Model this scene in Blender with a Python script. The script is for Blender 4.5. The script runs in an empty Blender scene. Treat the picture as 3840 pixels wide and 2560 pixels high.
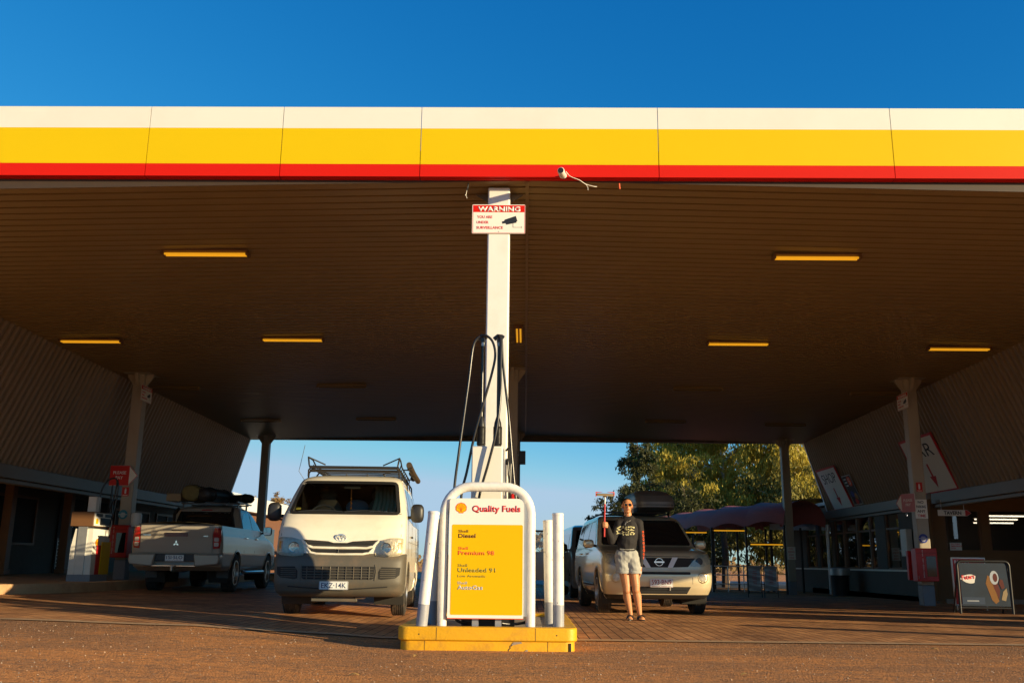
import bpy, bmesh, math, random
from mathutils import Vector, Matrix
from mathutils.geometry import delaunay_2d_cdt
R = math.radians
rnd = random.Random(7)
SC = bpy.context.scene
COL = SC.collection

# ---------------------------------------------------------------- camera
cam_d = bpy.data.cameras.new('camera'); cam = bpy.data.objects.new('camera', cam_d); COL.objects.link(cam)
cam_d.sensor_width = 36; cam_d.lens = 3500/3840*36; cam_d.clip_start = 0.05; cam_d.clip_end = 9000
cam.matrix_world = Matrix.Translation((0, 0, 0.8)) @ Matrix.Rotation(R(0.9), 4, 'Z') @ Matrix.Rotation(R(103.3), 4, 'X') @ Matrix.Rotation(R(0.57), 4, 'Z')
SC.camera = cam
# ---------------------------------------------------------------- sky and sun
SUN_EL, SUN_AZ = 10.6, 120.0          # the sun stands low, behind and to the right of the camera
world = bpy.data.worlds.new('World'); SC.world = world; world.use_nodes = True
wn = world.node_tree.nodes; wl = world.node_tree.links; wn.clear()
wo = wn.new('ShaderNodeOutputWorld'); wb = wn.new('ShaderNodeBackground'); sky = wn.new('ShaderNodeTexSky')
sky.sky_type = 'NISHITA'; sky.sun_disc = False; sky.sun_elevation = R(SUN_EL); sky.sun_rotation = R(SUN_AZ)
sky.altitude = 500; sky.air_density = 1.0; sky.dust_density = 0.0; sky.ozone_density = 5.0
# grade the sky's colour channels (polarised, deep blue overhead, pale at the horizon)
sep = wn.new('ShaderNodeSeparateColor'); com = wn.new('ShaderNodeCombineColor'); wl.new(sky.outputs[0], sep.inputs[0])
for i_, (pw, kk, mxv) in enumerate(((2.4, 8.5, 0.42), (1.03, 1.17, 0.60), (0.68, 0.97, 0.78))):
    a1 = wn.new('ShaderNodeMath'); a1.operation = 'MULTIPLY'; a1.inputs[1].default_value = 0.168; wl.new(sep.outputs[i_], a1.inputs[0])
    a2 = wn.new('ShaderNodeMath'); a2.operation = 'POWER'; a2.inputs[1].default_value = pw; wl.new(a1.outputs[0], a2.inputs[0])
    a3 = wn.new('ShaderNodeMath'); a3.operation = 'MULTIPLY'; a3.inputs[1].default_value = kk; wl.new(a2.outputs[0], a3.inputs[0])
    a4 = wn.new('ShaderNodeMath'); a4.operation = 'MINIMUM'; a4.inputs[1].default_value = mxv; wl.new(a3.outputs[0], a4.inputs[0])
    a5 = wn.new('ShaderNodeMath'); a5.operation = 'DIVIDE'; a5.inputs[1].default_value = 0.168; wl.new(a4.outputs[0], a5.inputs[0]); wl.new(a5.outputs[0], com.inputs[i_])
wl.new(com.outputs[0], wb.inputs['Color']); wl.new(wb.outputs[0], wo.inputs[0])
wb.inputs['Strength'].default_value = 0.10
sd = bpy.data.lights.new('sun', 'SUN'); sd.energy = 4.8; sd.angle = R(0.5); sd.color = (1, 0.79, 0.46)
so = bpy.data.objects.new('sun', sd); COL.objects.link(so)
sdir = Vector((math.sin(R(SUN_AZ))*math.cos(R(SUN_EL)), math.cos(R(SUN_AZ))*math.cos(R(SUN_EL)), math.sin(R(SUN_EL))))
so.rotation_euler = sdir.to_track_quat('Z', 'Y').to_euler(); so.location = (20, -12, 8)
SC.view_settings.view_transform = 'Standard'; SC.view_settings.look = 'None'
SC.view_settings.exposure = 0.75; SC.view_settings.gamma = 1

# ---------------------------------------------------------------- materials
def C(r, g, b):
    f = lambda c: (c/255/12.92) if c/255 <= 0.04045 else ((c/255+0.055)/1.055)**2.4
    return (f(r), f(g), f(b), 1)
def mat(name, col, rough=0.5, metal=0.0, var=0.12, scale=6.0, bump=0.0, bscale=60.0, spec=0.5, coat=0.0, emit=None, estr=0.0, dirt=None, dscale=2.0, damt=0.5, trans=0.0):
    m = bpy.data.materials.new(name); m.use_nodes = True
    n = m.node_tree.nodes; l = m.node_tree.links; p = n['Principled BSDF']
    if len(col) == 3: col = (*col, 1)
    p.inputs['Roughness'].default_value = rough; p.inputs['Metallic'].default_value = metal
    p.inputs['Specular IOR Level'].default_value = spec; p.inputs['Coat Weight'].default_value = coat
    p.inputs['Coat Roughness'].default_value = 0.05
    tc = n.new('ShaderNodeTexCoord'); no = n.new('ShaderNodeTexNoise'); no.inputs['Scale'].default_value = scale; no.inputs['Detail'].default_value = 5
    l.new(tc.outputs['Object'], no.inputs['Vector'])
    mx = n.new('ShaderNodeMix'); mx.data_type = 'RGBA'
    mx.inputs[6].default_value = tuple(c*(1-var) for c in col[:3])+(1,); mx.inputs[7].default_value = tuple(min(1, c*(1+var)) for c in col[:3])+(1,)
    l.new(no.outputs[0], mx.inputs[0]); out = mx.outputs[2]
    if dirt:
        n2 = n.new('ShaderNodeTexNoise'); n2.inputs['Scale'].default_value = dscale; n2.inputs['Detail'].default_value = 8; n2.inputs['Roughness'].default_value = 0.65
        l.new(tc.outputs['Object'], n2.inputs['Vector'])
        rp = n.new('ShaderNodeValToRGB'); rp.color_ramp.elements[0].position = 0.5; rp.color_ramp.elements[1].position = 0.72
        rp.color_ramp.elements[0].color = (0, 0, 0, 1); rp.color_ramp.elements[1].color = (damt, damt, damt, 1)
        l.new(n2.outputs[0], rp.inputs[0]); m2 = n.new('ShaderNodeMix'); m2.data_type = 'RGBA'
        l.new(rp.outputs[0], m2.inputs[0]); l.new(out, m2.inputs[6]); m2.inputs[7].default_value = (*dirt[:3], 1); out = m2.outputs[2]
    l.new(out, p.inputs['Base Color'])
    if bump:
        nb = n.new('ShaderNodeTexNoise'); nb.inputs['Scale'].default_value = bscale; nb.inputs['Detail'].default_value = 4
        l.new(tc.outputs['Object'], nb.inputs['Vector'])
        bp = n.new('ShaderNodeBump'); bp.inputs['Strength'].default_value = bump; bp.inputs['Distance'].default_value = 0.01
        l.new(nb.outputs[0], bp.inputs['Height']); l.new(bp.outputs[0], p.inputs['Normal'])
    if emit:
        p.inputs['Emission Color'].default_value = (*emit[:3], 1); p.inputs['Emission Strength'].default_value = estr
    if trans: p.inputs['Transmission Weight'].default_value = trans
    return m
def glass_mat(name, tint=(0.55, 0.6, 0.6), refl=1.0, base=0.04):
    m = bpy.data.materials.new(name); m.use_nodes = True
    n = m.node_tree.nodes; l = m.node_tree.links; n.clear()
    o = n.new('ShaderNodeOutputMaterial'); t = n.new('ShaderNodeBsdfTransparent'); g = n.new('ShaderNodeBsdfGlossy'); mx = n.new('ShaderNodeMixShader')
    t.inputs[0].default_value = (*tint, 1); g.inputs['Roughness'].default_value = 0.02; g.inputs[0].default_value = (refl, refl, refl, 1)
    lw = n.new('ShaderNodeLayerWeight'); lw.inputs[0].default_value = 0.25
    mp = n.new('ShaderNodeMapRange'); mp.inputs[3].default_value = base; mp.inputs[4].default_value = 0.9
    l.new(lw.outputs['Fresnel'], mp.inputs[0]); l.new(mp.outputs[0], mx.inputs[0])
    l.new(t.outputs[0], mx.inputs[1]); l.new(g.outputs[0], mx.inputs[2]); l.new(mx.outputs[0], o.inputs[0])
    return m

M = {}
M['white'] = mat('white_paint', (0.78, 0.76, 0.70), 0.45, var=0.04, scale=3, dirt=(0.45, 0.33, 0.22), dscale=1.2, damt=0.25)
M['white_shaded'] = mat('shaded_white_paint', (0.40, 0.35, 0.27), 0.5, var=0.08, scale=3, dirt=(0.30, 0.22, 0.15), dscale=1.5, damt=0.4)  # far columns: canopy shade put into a darker white, plus dirt patches
M['closure'] = mat('brown_closure', (0.05, 0.032, 0.018), 0.6)
M['cream'] = mat('cream_paint', (0.74, 0.70, 0.60), 0.42, var=0.03, scale=2)
M['sign_white'] = mat('sign_white', (0.80, 0.78, 0.70), 0.4, var=0.02)
M['sign_yellow'] = mat('sign_yellow', (0.74, 0.44, 0.001), 0.5, spec=0.15, var=0.02, scale=1.5)
M['fascia_white'] = mat('fascia_white', (0.74, 0.73, 0.66), 0.5, var=0.03, scale=1, bump=0.25, bscale=1.2, dirt=(0.5, 0.42, 0.3), dscale=0.8, damt=0.12)
M['fascia_yellow'] = mat('fascia_yellow', (0.68, 0.48, 0.001), 0.5, spec=0.15, var=0.04, scale=0.7, bump=0.25, bscale=1.2)
M['fascia_red'] = mat('fascia_red', (0.60, 0.012, 0.004), 0.5, spec=0.15, var=0.04, scale=0.7)
M['red'] = mat('red_paint', (0.55, 0.012, 0.01), 0.4, var=0.08)
M['ink_red'] = mat('ink_red', (0.62, 0.02, 0.03), 0.5, var=0.02)
M['ink_orange'] = mat('ink_orange', (0.75, 0.09, 0.015), 0.5, var=0.02)
M['ink_brown'] = mat('ink_brown', (0.10, 0.015, 0.008), 0.5, var=0.02)
M['ink_olive'] = mat('ink_olive', (0.22, 0.20, 0.03), 0.5, var=0.02)
M['ink_grey'] = mat('ink_grey', (0.42, 0.46, 0.52), 0.5, var=0.02)
M['ink_black'] = mat('ink_black', (0.012, 0.014, 0.02), 0.5, var=0.02)
M['ink_white'] = mat('ink_white', (0.78, 0.76, 0.72), 0.5, var=0.02)
M['ink_blue'] = mat('ink_blue', (0.02, 0.04, 0.28), 0.5, var=0.02)
M['ink_teal'] = mat('ink_teal', (0.02, 0.22, 0.30), 0.5, var=0.02)
M['yellow_kerb'] = mat('yellow_kerb_paint', (0.72, 0.37, 0.006), 0.5, var=0.10, scale=9, dirt=(0.26, 0.12, 0.04), dscale=6, damt=0.45, bump=0.25, bscale=45)
M['concrete'] = mat('concrete', (0.30, 0.25, 0.20), 0.85, var=0.2, bump=0.3, dirt=(0.2, 0.1, 0.05), dscale=3)
M['grey_band'] = mat('grey_band_paint', (0.20, 0.22, 0.26), 0.5, var=0.1, dirt=(0.3, 0.2, 0.12), dscale=6, damt=0.4)
M['ceiling'] = mat('ceiling_sheet', (0.25, 0.172, 0.075), 0.38, var=0.10, scale=1.2, spec=0.5)
M['wall_sheet'] = mat('wall_sheet', (0.21, 0.155, 0.092), 0.42, var=0.10, scale=1.5, dirt=(0.3, 0.2, 0.12), dscale=0.8, damt=0.3)
M['beam'] = mat('beam_paint', (0.13, 0.10, 0.065), 0.5, var=0.08)
M['galv'] = mat('galvanised', (0.45, 0.46, 0.46), 0.4, 0.7, var=0.15)
M['rubber'] = mat('black_rubber', (0.018, 0.017, 0.016), 0.38, var=0.2)
M['hose'] = mat('hose_rubber', (0.02, 0.019, 0.018), 0.25, var=0.15)
M['blackp'] = mat('black_plastic', (0.02, 0.02, 0.021), 0.45, var=0.15)
M['metal'] = mat('steel', (0.55, 0.54, 0.52), 0.3, 0.9, var=0.1)
M['chrome'] = mat('chrome', (0.8, 0.8, 0.8), 0.08, 1.0, var=0.02)
M['tyre'] = mat('tyre_rubber', (0.030, 0.027, 0.024), 0.85, var=0.25, scale=20, dirt=(0.22, 0.13, 0.07), dscale=8, damt=0.45)
M['rim'] = mat('alloy_rim', (0.42, 0.40, 0.37), 0.35, 0.6, var=0.1, dirt=(0.3, 0.2, 0.12), dscale=10, damt=0.4)
M['tube_on'] = mat('lamp_cover_lit', (0.8, 0.5, 0.05), 0.4, emit=(1.0, 0.44, 0.015), estr=0.38, var=0.02)
M['tube_off'] = mat('lamp_cover_off', (0.20, 0.14, 0.06), 0.4)
M['tube_white'] = mat('tube_white_lit', (0.8, 0.8, 0.8), 0.4, emit=(1.0, 0.92, 0.8), estr=2.2, var=0.02)
M['dark'] = mat('dark_inside', (0.02, 0.018, 0.016), 0.8, var=0.2)
M['brown'] = mat('brown_timber', (0.16, 0.075, 0.030), 0.55, var=0.25, scale=4, bump=0.15, bscale=20)
M['brick'] = mat('block_wall', (0.10, 0.08, 0.06), 0.8, var=0.15, bump=0.2, bscale=30)
M['navy'] = mat('navy_board', (0.03, 0.05, 0.09), 0.5, var=0.1)

# ---------------------------------------------------------------- mesh builder
class MB:
    def __init__(s): s.v = []; s.f = []; s.m = []
    def add(s, vs, fs, mi=0):
        o = len(s.v); s.v += [tuple(v) for v in vs]; s.f += [tuple(i+o for i in f) for f in fs]; s.m += [mi]*len(fs); return s
    def box(s, x0, x1, y0, y1, z0, z1, mi=0):
        x0, x1 = min(x0, x1), max(x0, x1); y0, y1 = min(y0, y1), max(y0, y1); z0, z1 = min(z0, z1), max(z0, z1)
        return s.add([(x0,y0,z0),(x1,y0,z0),(x1,y1,z0),(x0,y1,z0),(x0,y0,z1),(x1,y0,z1),(x1,y1,z1),(x0,y1,z1)],
                     [(0,3,2,1),(4,5,6,7),(0,1,5,4),(1,2,6,5),(2,3,7,6),(3,0,4,7)], mi)
    def xf(s, mtx, start=0):
        for i in range(start, len(s.v)): s.v[i] = tuple(mtx @ Vector(s.v[i]))
        return s
    def prism(s, poly, fn, w0, w1, mi=0, mi_side=None):
        n = len(poly); a = [fn(u, v, w0) for u, v in poly]; b = [fn(u, v, w1) for u, v in poly]
        s.add(a+b, [tuple(range(n))[::-1], tuple(range(n, 2*n))], mi)
        s.add(a+b, [(i, (i+1) % n, n+(i+1) % n, n+i) for i in range(n)], mi if mi_side is None else mi_side); return s
    def lathe(s, prof, origin=(0,0,0), axis='Z', n=24, mi=0, closed=False):
        # prof = [(radius, along)]
        o = Vector(origin); vs = []; k = len(prof)
        for j in range(n):
            a = 2*math.pi*j/n; c, q = math.cos(a), math.sin(a)
            for r, h in prof:
                p = {'Z': (r*c, r*q, h), 'X': (h, r*c, r*q), 'Y': (r*c, h, r*q)}[axis]; vs.append(o+Vector(p))
        fs = []
        kk = k if closed else k-1
        for j in range(n):
            for i in range(kk):
                a = j*k+i; b = j*k+(i+1) % k; c = ((j+1) % n)*k+(i+1) % k; d = ((j+1) % n)*k+i
                fs.append((a, d, c, b))
        if not closed:
            if prof[0][0] > 1e-6: fs.append(tuple(j*k for j in range(n)))
            if prof[-1][0] > 1e-6: fs.append(tuple(j*k+k-1 for j in range(n))[::-1])
        return s.add(vs, fs, mi)
    def tube(s, pts, r, n=8, mi=0, cap=True, flat=1.0):
        pts = [Vector(p) for p in pts]; k = len(pts); rs = r if isinstance(r, (list, tuple)) else [r]*k
        t0 = (pts[1]-pts[0]).normalized(); up = Vector((0,0,1)) if abs(t0.z) < 0.9 else Vector((1,0,0))
        nrm = (up - t0*up.dot(t0)).normalized(); vs = []
        for i in range(k):
            t = ((pts[min(i+1,k-1)]-pts[max(i-1,0)])).normalized()
            nrm = (nrm - t*nrm.dot(t)); nrm = nrm.normalized() if nrm.length > 1e-6 else t.orthogonal().normalized()
            b = t.cross(nrm)
            for j in range(n):
                a = 2*math.pi*j/n; vs.append(pts[i]+nrm*(rs[i]*math.cos(a))+b*(rs[i]*flat*math.sin(a)))
        fs = [(i*n+j, i*n+(j+1) % n, (i+1)*n+(j+1) % n, (i+1)*n+j) for i in range(k-1) for j in range(n)]
        if cap: fs += [tuple(range(n))[::-1], tuple(range((k-1)*n, k*n))]
        return s.add(vs, fs, mi)
    def ball(s, c, r, n=12, m=8, mi=0):
        rx, ry, rz = r if isinstance(r, (list, tuple)) else (r, r, r); c = Vector(c); vs = [c+Vector((0,0,rz))]
        for i in range(1, m):
            a = math.pi*i/m
            for j in range(n):
                b = 2*math.pi*j/n; vs.append(c+Vector((rx*math.sin(a)*math.cos(b), ry*math.sin(a)*math.sin(b), rz*math.cos(a))))
        vs.append(c-Vector((0,0,rz))); fs = [(0, 1+j, 1+(j+1) % n) for j in range(n)]
        for i in range(m-2):
            for j in range(n): fs.append((1+i*n+j, 1+(i+1)*n+j, 1+(i+1)*n+(j+1) % n, 1+i*n+(j+1) % n))
        L = len(vs)-1; fs += [(L, 1+(m-2)*n+(j+1) % n, 1+(m-2)*n+j) for j in range(n)]
        return s.add(vs, fs, mi)
    def build(s, name, mats, parent=None, smooth=35, bevel=0, loc=None):
        me = bpy.data.meshes.new(name); me.from_pydata(s.v, [], s.f); mats = mats if isinstance(mats, (list, tuple)) else [mats]
        for m in mats: me.materials.append(M[m] if isinstance(m, str) else m)
        if len(mats) > 1: me.polygons.foreach_set('material_index', s.m)
        me.validate(); me.update()
        bm = bmesh.new(); bm.from_mesh(me); bmesh.ops.remove_doubles(bm, verts=bm.verts, dist=1e-5) if len(bm.verts) < 60000 else None
        bmesh.ops.recalc_face_normals(bm, faces=bm.faces); bm.to_mesh(me); bm.free()
        if smooth: me.shade_smooth(); me.set_sharp_from_angle(angle=R(smooth))
        o = bpy.data.objects.new(name, me); COL.objects.link(o)
        if parent: o.parent = parent
        if loc: o.location = loc
        if bevel:
            b = o.modifiers.new('bevel', 'BEVEL'); b.width = bevel; b.segments = 2; b.limit_method = 'ANGLE'; b.angle_limit = R(40)
        return o
def tag(o, label=None, cat=None, group=None, kind=None):
    if label: o['label'] = label
    if cat: o['category'] = cat
    if group: o['group'] = group
    if kind: o['kind'] = kind
    return o
def thing(name, label, cat, loc=(0,0,0), rot=0, group=None):
    o = bpy.data.objects.new(name, None); COL.objects.link(o); o.location = loc; o.rotation_euler = (0, 0, R(rot)); o.empty_display_size = 0.2
    return tag(o, label, cat, group)
def copy_tree(src, loc=None, rot=None, label=None):
    kids = {}
    for ob in bpy.data.objects:
        if ob.parent: kids.setdefault(ob.parent, []).append(ob)
    def rec(a, par):
        c = a.copy(); COL.objects.link(c); c.parent = par
        for k in kids.get(a, []): rec(k, c)
        return c
    c = rec(src, None)
    if loc is not None: c.location = loc
    if rot is not None: c.rotation_euler = (0, 0, R(rot))
    if label: c['label'] = label
    return c
_cap = None
def text(s, mtx, cap, mt, parent, width=None, bold=0.0, depth=0.0015, align='LEFT', name='lettering'):
    """lettering standing in the local XY plane of mtx, facing +Z of mtx; cap = capital height"""
    global _cap
    def mk(body, off):
        cu = bpy.data.curves.new('t', 'FONT'); cu.body = body; cu.size = 1; cu.offset = off; cu.extrude = 0.0; cu.resolution_u = 3
        ob = bpy.data.objects.new('t', cu); COL.objects.link(ob); dg = bpy.context.evaluated_depsgraph_get()
        me = bpy.data.meshes.new_from_object(ob.evaluated_get(dg)); bpy.data.objects.remove(ob); bpy.data.curves.remove(cu); return me
    if _cap is None:
        me = mk('H', 0); _cap = max(v.co.y for v in me.vertices)
    me = mk(s, bold)
    xs = [v.co.x for v in me.vertices]; x0, x1 = min(xs), max(xs); k = cap/_cap; kx = k if width is None else width/(x1-x0)
    sh = {'LEFT': x0, 'CENTER': (x0+x1)/2, 'RIGHT': x1}[align]
    for v in me.vertices: v.co = mtx @ Vector(((v.co.x-sh)*kx, v.co.y*k, 0))
    bm = bmesh.new(); bm.from_mesh(me); r = bmesh.ops.extrude_face_region(bm, geom=bm.faces[:])
    nrm = (mtx.to_3x3() @ Vector((0,0,1))).normalized()*depth
    for e in r['geom']:
        if isinstance(e, bmesh.types.BMVert): e.co += nrm
    bmesh.ops.recalc_face_normals(bm, faces=bm.faces); bm.to_mesh(me); bm.free()
    me.materials.clear(); me.materials.append(M[mt] if isinstance(mt, str) else mt); me.name = name
    o = bpy.data.objects.new(name, me); COL.objects.link(o)
    if parent: o.parent = parent
    return o
def front(x, y, z, rz=0):      # frame of a face that looks towards -Y
    return Matrix.Translation((x, y, z)) @ Matrix.Rotation(R(rz), 4, 'Z') @ Matrix.Rotation(R(90), 4, 'X')
FXZ = lambda u, v, w: (u, w, v)         # polygon in X-Z, thickness along Y
def rrect(x0, x1, z0, z1, r, n=5):
    if not isinstance(r, (list, tuple)): r = [r]*4      # bl, br, tr, tl
    out = []
    for (cx, cz, a0, q) in ((x0+r[0], z0+r[0], 180, r[0]), (x1-r[1], z0+r[1], 270, r[1]), (x1-r[2], z1-r[2], 0, r[2]), (x0+r[3], z1-r[3], 90, r[3])):
        for i in range(n+1):
            a = R(a0+90*i/n); out.append((cx+q*math.cos(a), cz+q*math.sin(a)))
    return out
def smoothpath(pts, n=6):
    P = [Vector(p) for p in pts]; P = [P[0]*2-P[1]]+P+[P[-1]*2-P[-2]]; out = []
    for i in range(1, len(P)-2):
        for k in range(n):
            t = k/n; a, b, c, d = P[i-1], P[i], P[i+1], P[i+2]
            out.append(0.5*((2*b)+(c-a)*t+(2*a-5*b+4*c-d)*t*t+(3*b-a-3*c+d)*t**3))
    out.append(P[-2]); return out
def gz(x, y):       # lie of the land: rises to the left, falls slightly away on the right
    pts = [(-60, 0.35), (-9, 0.20), (-5.6, 0.15), (-3.7, 0.11), (-2.5, 0.055), (-1.3, 0.0), (60, 0.0)]
    z = 0.0
    for (a, za), (b, zb) in zip(pts, pts[1:]):
        if a <= x <= b: t = (x-a)/(b-a); t = t*t*(3-2*t); z = za+(zb-za)*t
    if x < -60: z = 0.35
    k = min(max((y-14)/18, 0), 1)
    return z - 0.12*k*min(max((x+2)/6, 0), 1)
# ---------------------------------------------------------------- ground, paving, footpath
def nodes_of(m): return m.node_tree.nodes, m.node_tree.links
def ground_mat():
    m = bpy.data.materials.new('dusty_asphalt'); m.use_nodes = True; n, l = nodes_of(m); p = n['Principled BSDF']
    p.inputs['Roughness'].default_value = 0.85; p.inputs['Specular IOR Level'].default_value = 0.3
    tc = n.new('ShaderNodeTexCoord')
    def noise(sc, det=6, ro=0.6, stretch=None):
        no = n.new('ShaderNodeTexNoise'); no.inputs['Scale'].default_value = sc; no.inputs['Detail'].default_value = det; no.inputs['Roughness'].default_value = ro
        if stretch:
            mp = n.new('ShaderNodeMapping'); mp.inputs['Scale'].default_value = stretch; l.new(tc.outputs['Object'], mp.inputs[0]); l.new(mp.outputs[0], no.inputs['Vector'])
        else: l.new(tc.outputs['Object'], no.inputs['Vector'])
        return no
    def ramp(src, a, b, ca=(0,0,0,1), cb=(1,1,1,1)):
        r = n.new('ShaderNodeValToRGB'); r.color_ramp.elements[0].position = a; r.color_ramp.elements[1].position = b
        r.color_ramp.elements[0].color = ca; r.color_ramp.elements[1].color = cb; l.new(src, r.inputs[0]); return r
    def mix(f, a, b):
        x = n.new('ShaderNodeMix'); x.data_type = 'RGBA'; l.new(f, x.inputs[0])
        for i, c in ((6, a), (7, b)):
            if isinstance(c, tuple): x.inputs[i].default_value = c
            else: l.new(c, x.inputs[i])
        return x.outputs[2]
    v = n.new('ShaderNodeTexVoronoi'); v.inputs['Scale'].default_value = 70; l.new(tc.outputs['Object'], v.inputs['Vector'])
    asp = ramp(v.outputs['Color'], 0.2, 0.95, (0.12, 0.058, 0.028, 1), (0.55, 0.30, 0.15, 1)).outputs[0]
    dust = ramp(noise(30).outputs[0], 0.3, 0.75, (0.55, 0.20, 0.05, 1), (0.90, 0.40, 0.13, 1)).outputs[0]
    f1 = ramp(noise(0.9, 8, 0.62, (0.55, 1.5, 1)).outputs[0], 0.44, 0.66)
    f2 = ramp(noise(11, 6, 0.7).outputs[0], 0.30, 0.62)
    mm = n.new('ShaderNodeMath'); mm.operation = 'MULTIPLY'; l.new(f1.outputs[0], mm.inputs[0]); l.new(f2.outputs[0], mm.inputs[1])
    # more dust towards the camera and on the open ground
    sx = n.new('ShaderNodeSeparateXYZ'); l.new(tc.outputs['Object'], sx.inputs[0])
    mr = n.new('ShaderNodeMapRange'); mr.inputs[1].default_value = 10.5; mr.inputs[2].default_value = 6.5; mr.inputs[3].default_value = 0.15; mr.inputs[4].default_value = 0.95; l.new(sx.outputs['Y'], mr.inputs[0])
    mr2 = n.new('ShaderNodeMapRange'); mr2.inputs[1].default_value = 45; mr2.inputs[2].default_value = 60; l.new(sx.outputs['Y'], mr2.inputs[0])
    mq = n.new('ShaderNodeMath'); mq.operation = 'MULTIPLY'; l.new(mr.outputs[0], mq.inputs[0]); l.new(f2.outputs[0], mq.inputs[1])
    ma = n.new('ShaderNodeMath'); ma.operation = 'ADD'; ma.use_clamp = True; l.new(mm.outputs[0], ma.inputs[0]); l.new(mq.outputs[0], ma.inputs[1])
    mb = n.new('ShaderNodeMath'); mb.operation = 'MAXIMUM'; l.new(ma.outputs[0], mb.inputs[0]); l.new(mr2.outputs[0], mb.inputs[1])
    col = mix(mb.outputs[0], asp, dust)
    l.new(col, p.inputs['Base Color'])
    bp = n.new('ShaderNodeBump'); bp.inputs['Strength'].default_value = 1.0; bp.inputs['Distance'].default_value = 0.018
    v2 = n.new('ShaderNodeTexVoronoi'); v2.inputs['Scale'].default_value = 55; l.new(tc.outputs['Object'], v2.inputs['Vector'])
    nb = noise(120, 3); ad = n.new('ShaderNodeMath'); ad.operation = 'ADD'; l.new(v2.outputs['Distance'], ad.inputs[0]); l.new(nb.outputs[0], ad.inputs[1])
    l.new(ad.outputs[0], bp.inputs['Height']); l.new(bp.outputs[0], p.inputs['Normal'])
    return m
def paver_mat():
    m = bpy.data.materials.new('brick_pavers'); m.use_nodes = True; n, l = nodes_of(m); p = n['Principled BSDF']; p.inputs['Roughness'].default_value = 0.7; p.inputs['Specular IOR Level'].default_value = 0.35
    tc = n.new('ShaderNodeTexCoord'); mp = n.new('ShaderNodeMapping'); mp.inputs['Rotation'].default_value = (0, 0, R(90)); l.new(tc.outputs['Object'], mp.inputs[0])
    b = n.new('ShaderNodeTexBrick'); b.inputs['Scale'].default_value = 1.0; b.inputs['Brick Width'].default_value = 0.23; b.inputs['Row Height'].default_value = 0.118
    b.inputs['Mortar Size'].default_value = 0.007; b.inputs['Mortar Smooth'].default_value = 0.3; b.inputs['Color1'].default_value = (0.42, 0.20, 0.085, 1); b.inputs['Color2'].default_value = (0.62, 0.32, 0.14, 1); b.inputs['Mortar'].default_value = (0.055, 0.03, 0.018, 1)
    l.new(mp.outputs[0], b.inputs['Vector'])
    no = n.new('ShaderNodeTexNoise'); no.inputs['Scale'].default_value = 1.3; no.inputs['Detail'].default_value = 7; l.new(tc.outputs['Object'], no.inputs['Vector'])
    r = n.new('ShaderNodeValToRGB'); r.color_ramp.elements[0].color = (0.55, 0.5, 0.48, 1); r.color_ramp.elements[1].color = (1.25, 1.15, 1.0, 1); r.color_ramp.elements[0].position = 0.3; r.color_ramp.elements[1].position = 0.7; l.new(no.outputs[0], r.inputs[0])
    mx = n.new('ShaderNodeMix'); mx.data_type = 'RGBA'; mx.blend_type = 'MULTIPLY'; mx.inputs[0].default_value = 1; l.new(b.outputs['Color'], mx.inputs[6]); l.new(r.outputs[0], mx.inputs[7]); 
    n3 = n.new('ShaderNodeTexNoise'); n3.inputs['Scale'].default_value = 0.75; n3.inputs['Detail'].default_value = 4; n3.inputs['Distortion'].default_value = 1.2; l.new(tc.outputs['Object'], n3.inputs['Vector'])
    r3 = n.new('ShaderNodeValToRGB'); r3.color_ramp.elements[0].position = 0.60; r3.color_ramp.elements[1].position = 0.72; r3.color_ramp.elements[0].color = (1, 1, 1, 1); r3.color_ramp.elements[1].color = (0.42, 0.38, 0.36, 1); l.new(n3.outputs[0], r3.inputs[0])
    m3 = n.new('ShaderNodeMix'); m3.data_type = 'RGBA'; m3.blend_type = 'MULTIPLY'; m3.inputs[0].default_value = 1; l.new(mx.outputs[2], m3.inputs[6]); l.new(r3.outputs[0], m3.inputs[7]); l.new(m3.outputs[2], p.inputs['Base Color'])
    n2 = n.new('ShaderNodeTexNoise'); n2.inputs['Scale'].default_value = 60; l.new(tc.outputs['Object'], n2.inputs['Vector'])
    ml = n.new('ShaderNodeMath'); ml.operation = 'MULTIPLY_ADD'; ml.inputs[1].default_value = 0.25; l.new(n2.outputs[0], ml.inputs[0])
    inv = n.new('ShaderNodeMath'); inv.operation = 'SUBTRACT'; inv.inputs[0].default_value = 1; l.new(b.outputs['Fac'], inv.inputs[1]); l.new(inv.outputs[0], ml.inputs[2])
    bp = n.new('ShaderNodeBump'); bp.inputs['Strength'].default_value = 0.8; bp.inputs['Distance'].default_value = 0.012; l.new(ml.outputs[0], bp.inputs['Height']); l.new(bp.outputs[0], p.inputs['Normal'])
    return m
M['ground'] = ground_mat(); M['paver'] = paver_mat()
M['border'] = mat('concrete_border', (0.52, 0.32, 0.16), 0.8, var=0.2, scale=8, bump=0.4, bscale=50, dirt=(0.30, 0.13, 0.05), dscale=3)
M['road'] = mat('far_bitumen', (0.075, 0.065, 0.06), 0.6, var=0.2, scale=1.5)
M['scrub'] = mat('dry_scrub_soil', (0.30, 0.17, 0.08), 0.9, var=0.3, scale=0.4)
def sheet(xs, ys, dz, holes=None):
    b = MB(); vs = [(x, y, gz(x, y)+dz) for y in ys for x in xs]; nx = len(xs); fs = []
    for j in range(len(ys)-1):
        for i in range(nx-1): fs.append((j*nx+i, j*nx+i+1, (j+1)*nx+i+1, (j+1)*nx+i))
    return b.add(vs, fs)
def fr(a, b, n): return [a+(b-a)*i/n for i in range(n+1)]
xs = [-4000, -600, -120, -60, -30]+fr(-14, 12, 52)+[30, 60, 120, 600, 4000]; ys = [-400, -60, -10]+fr(0, 36, 36)+[60, 120, 600, 6000]
tag(sheet(xs, ys, 0).build('ground', 'ground'), kind='structure')
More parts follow.
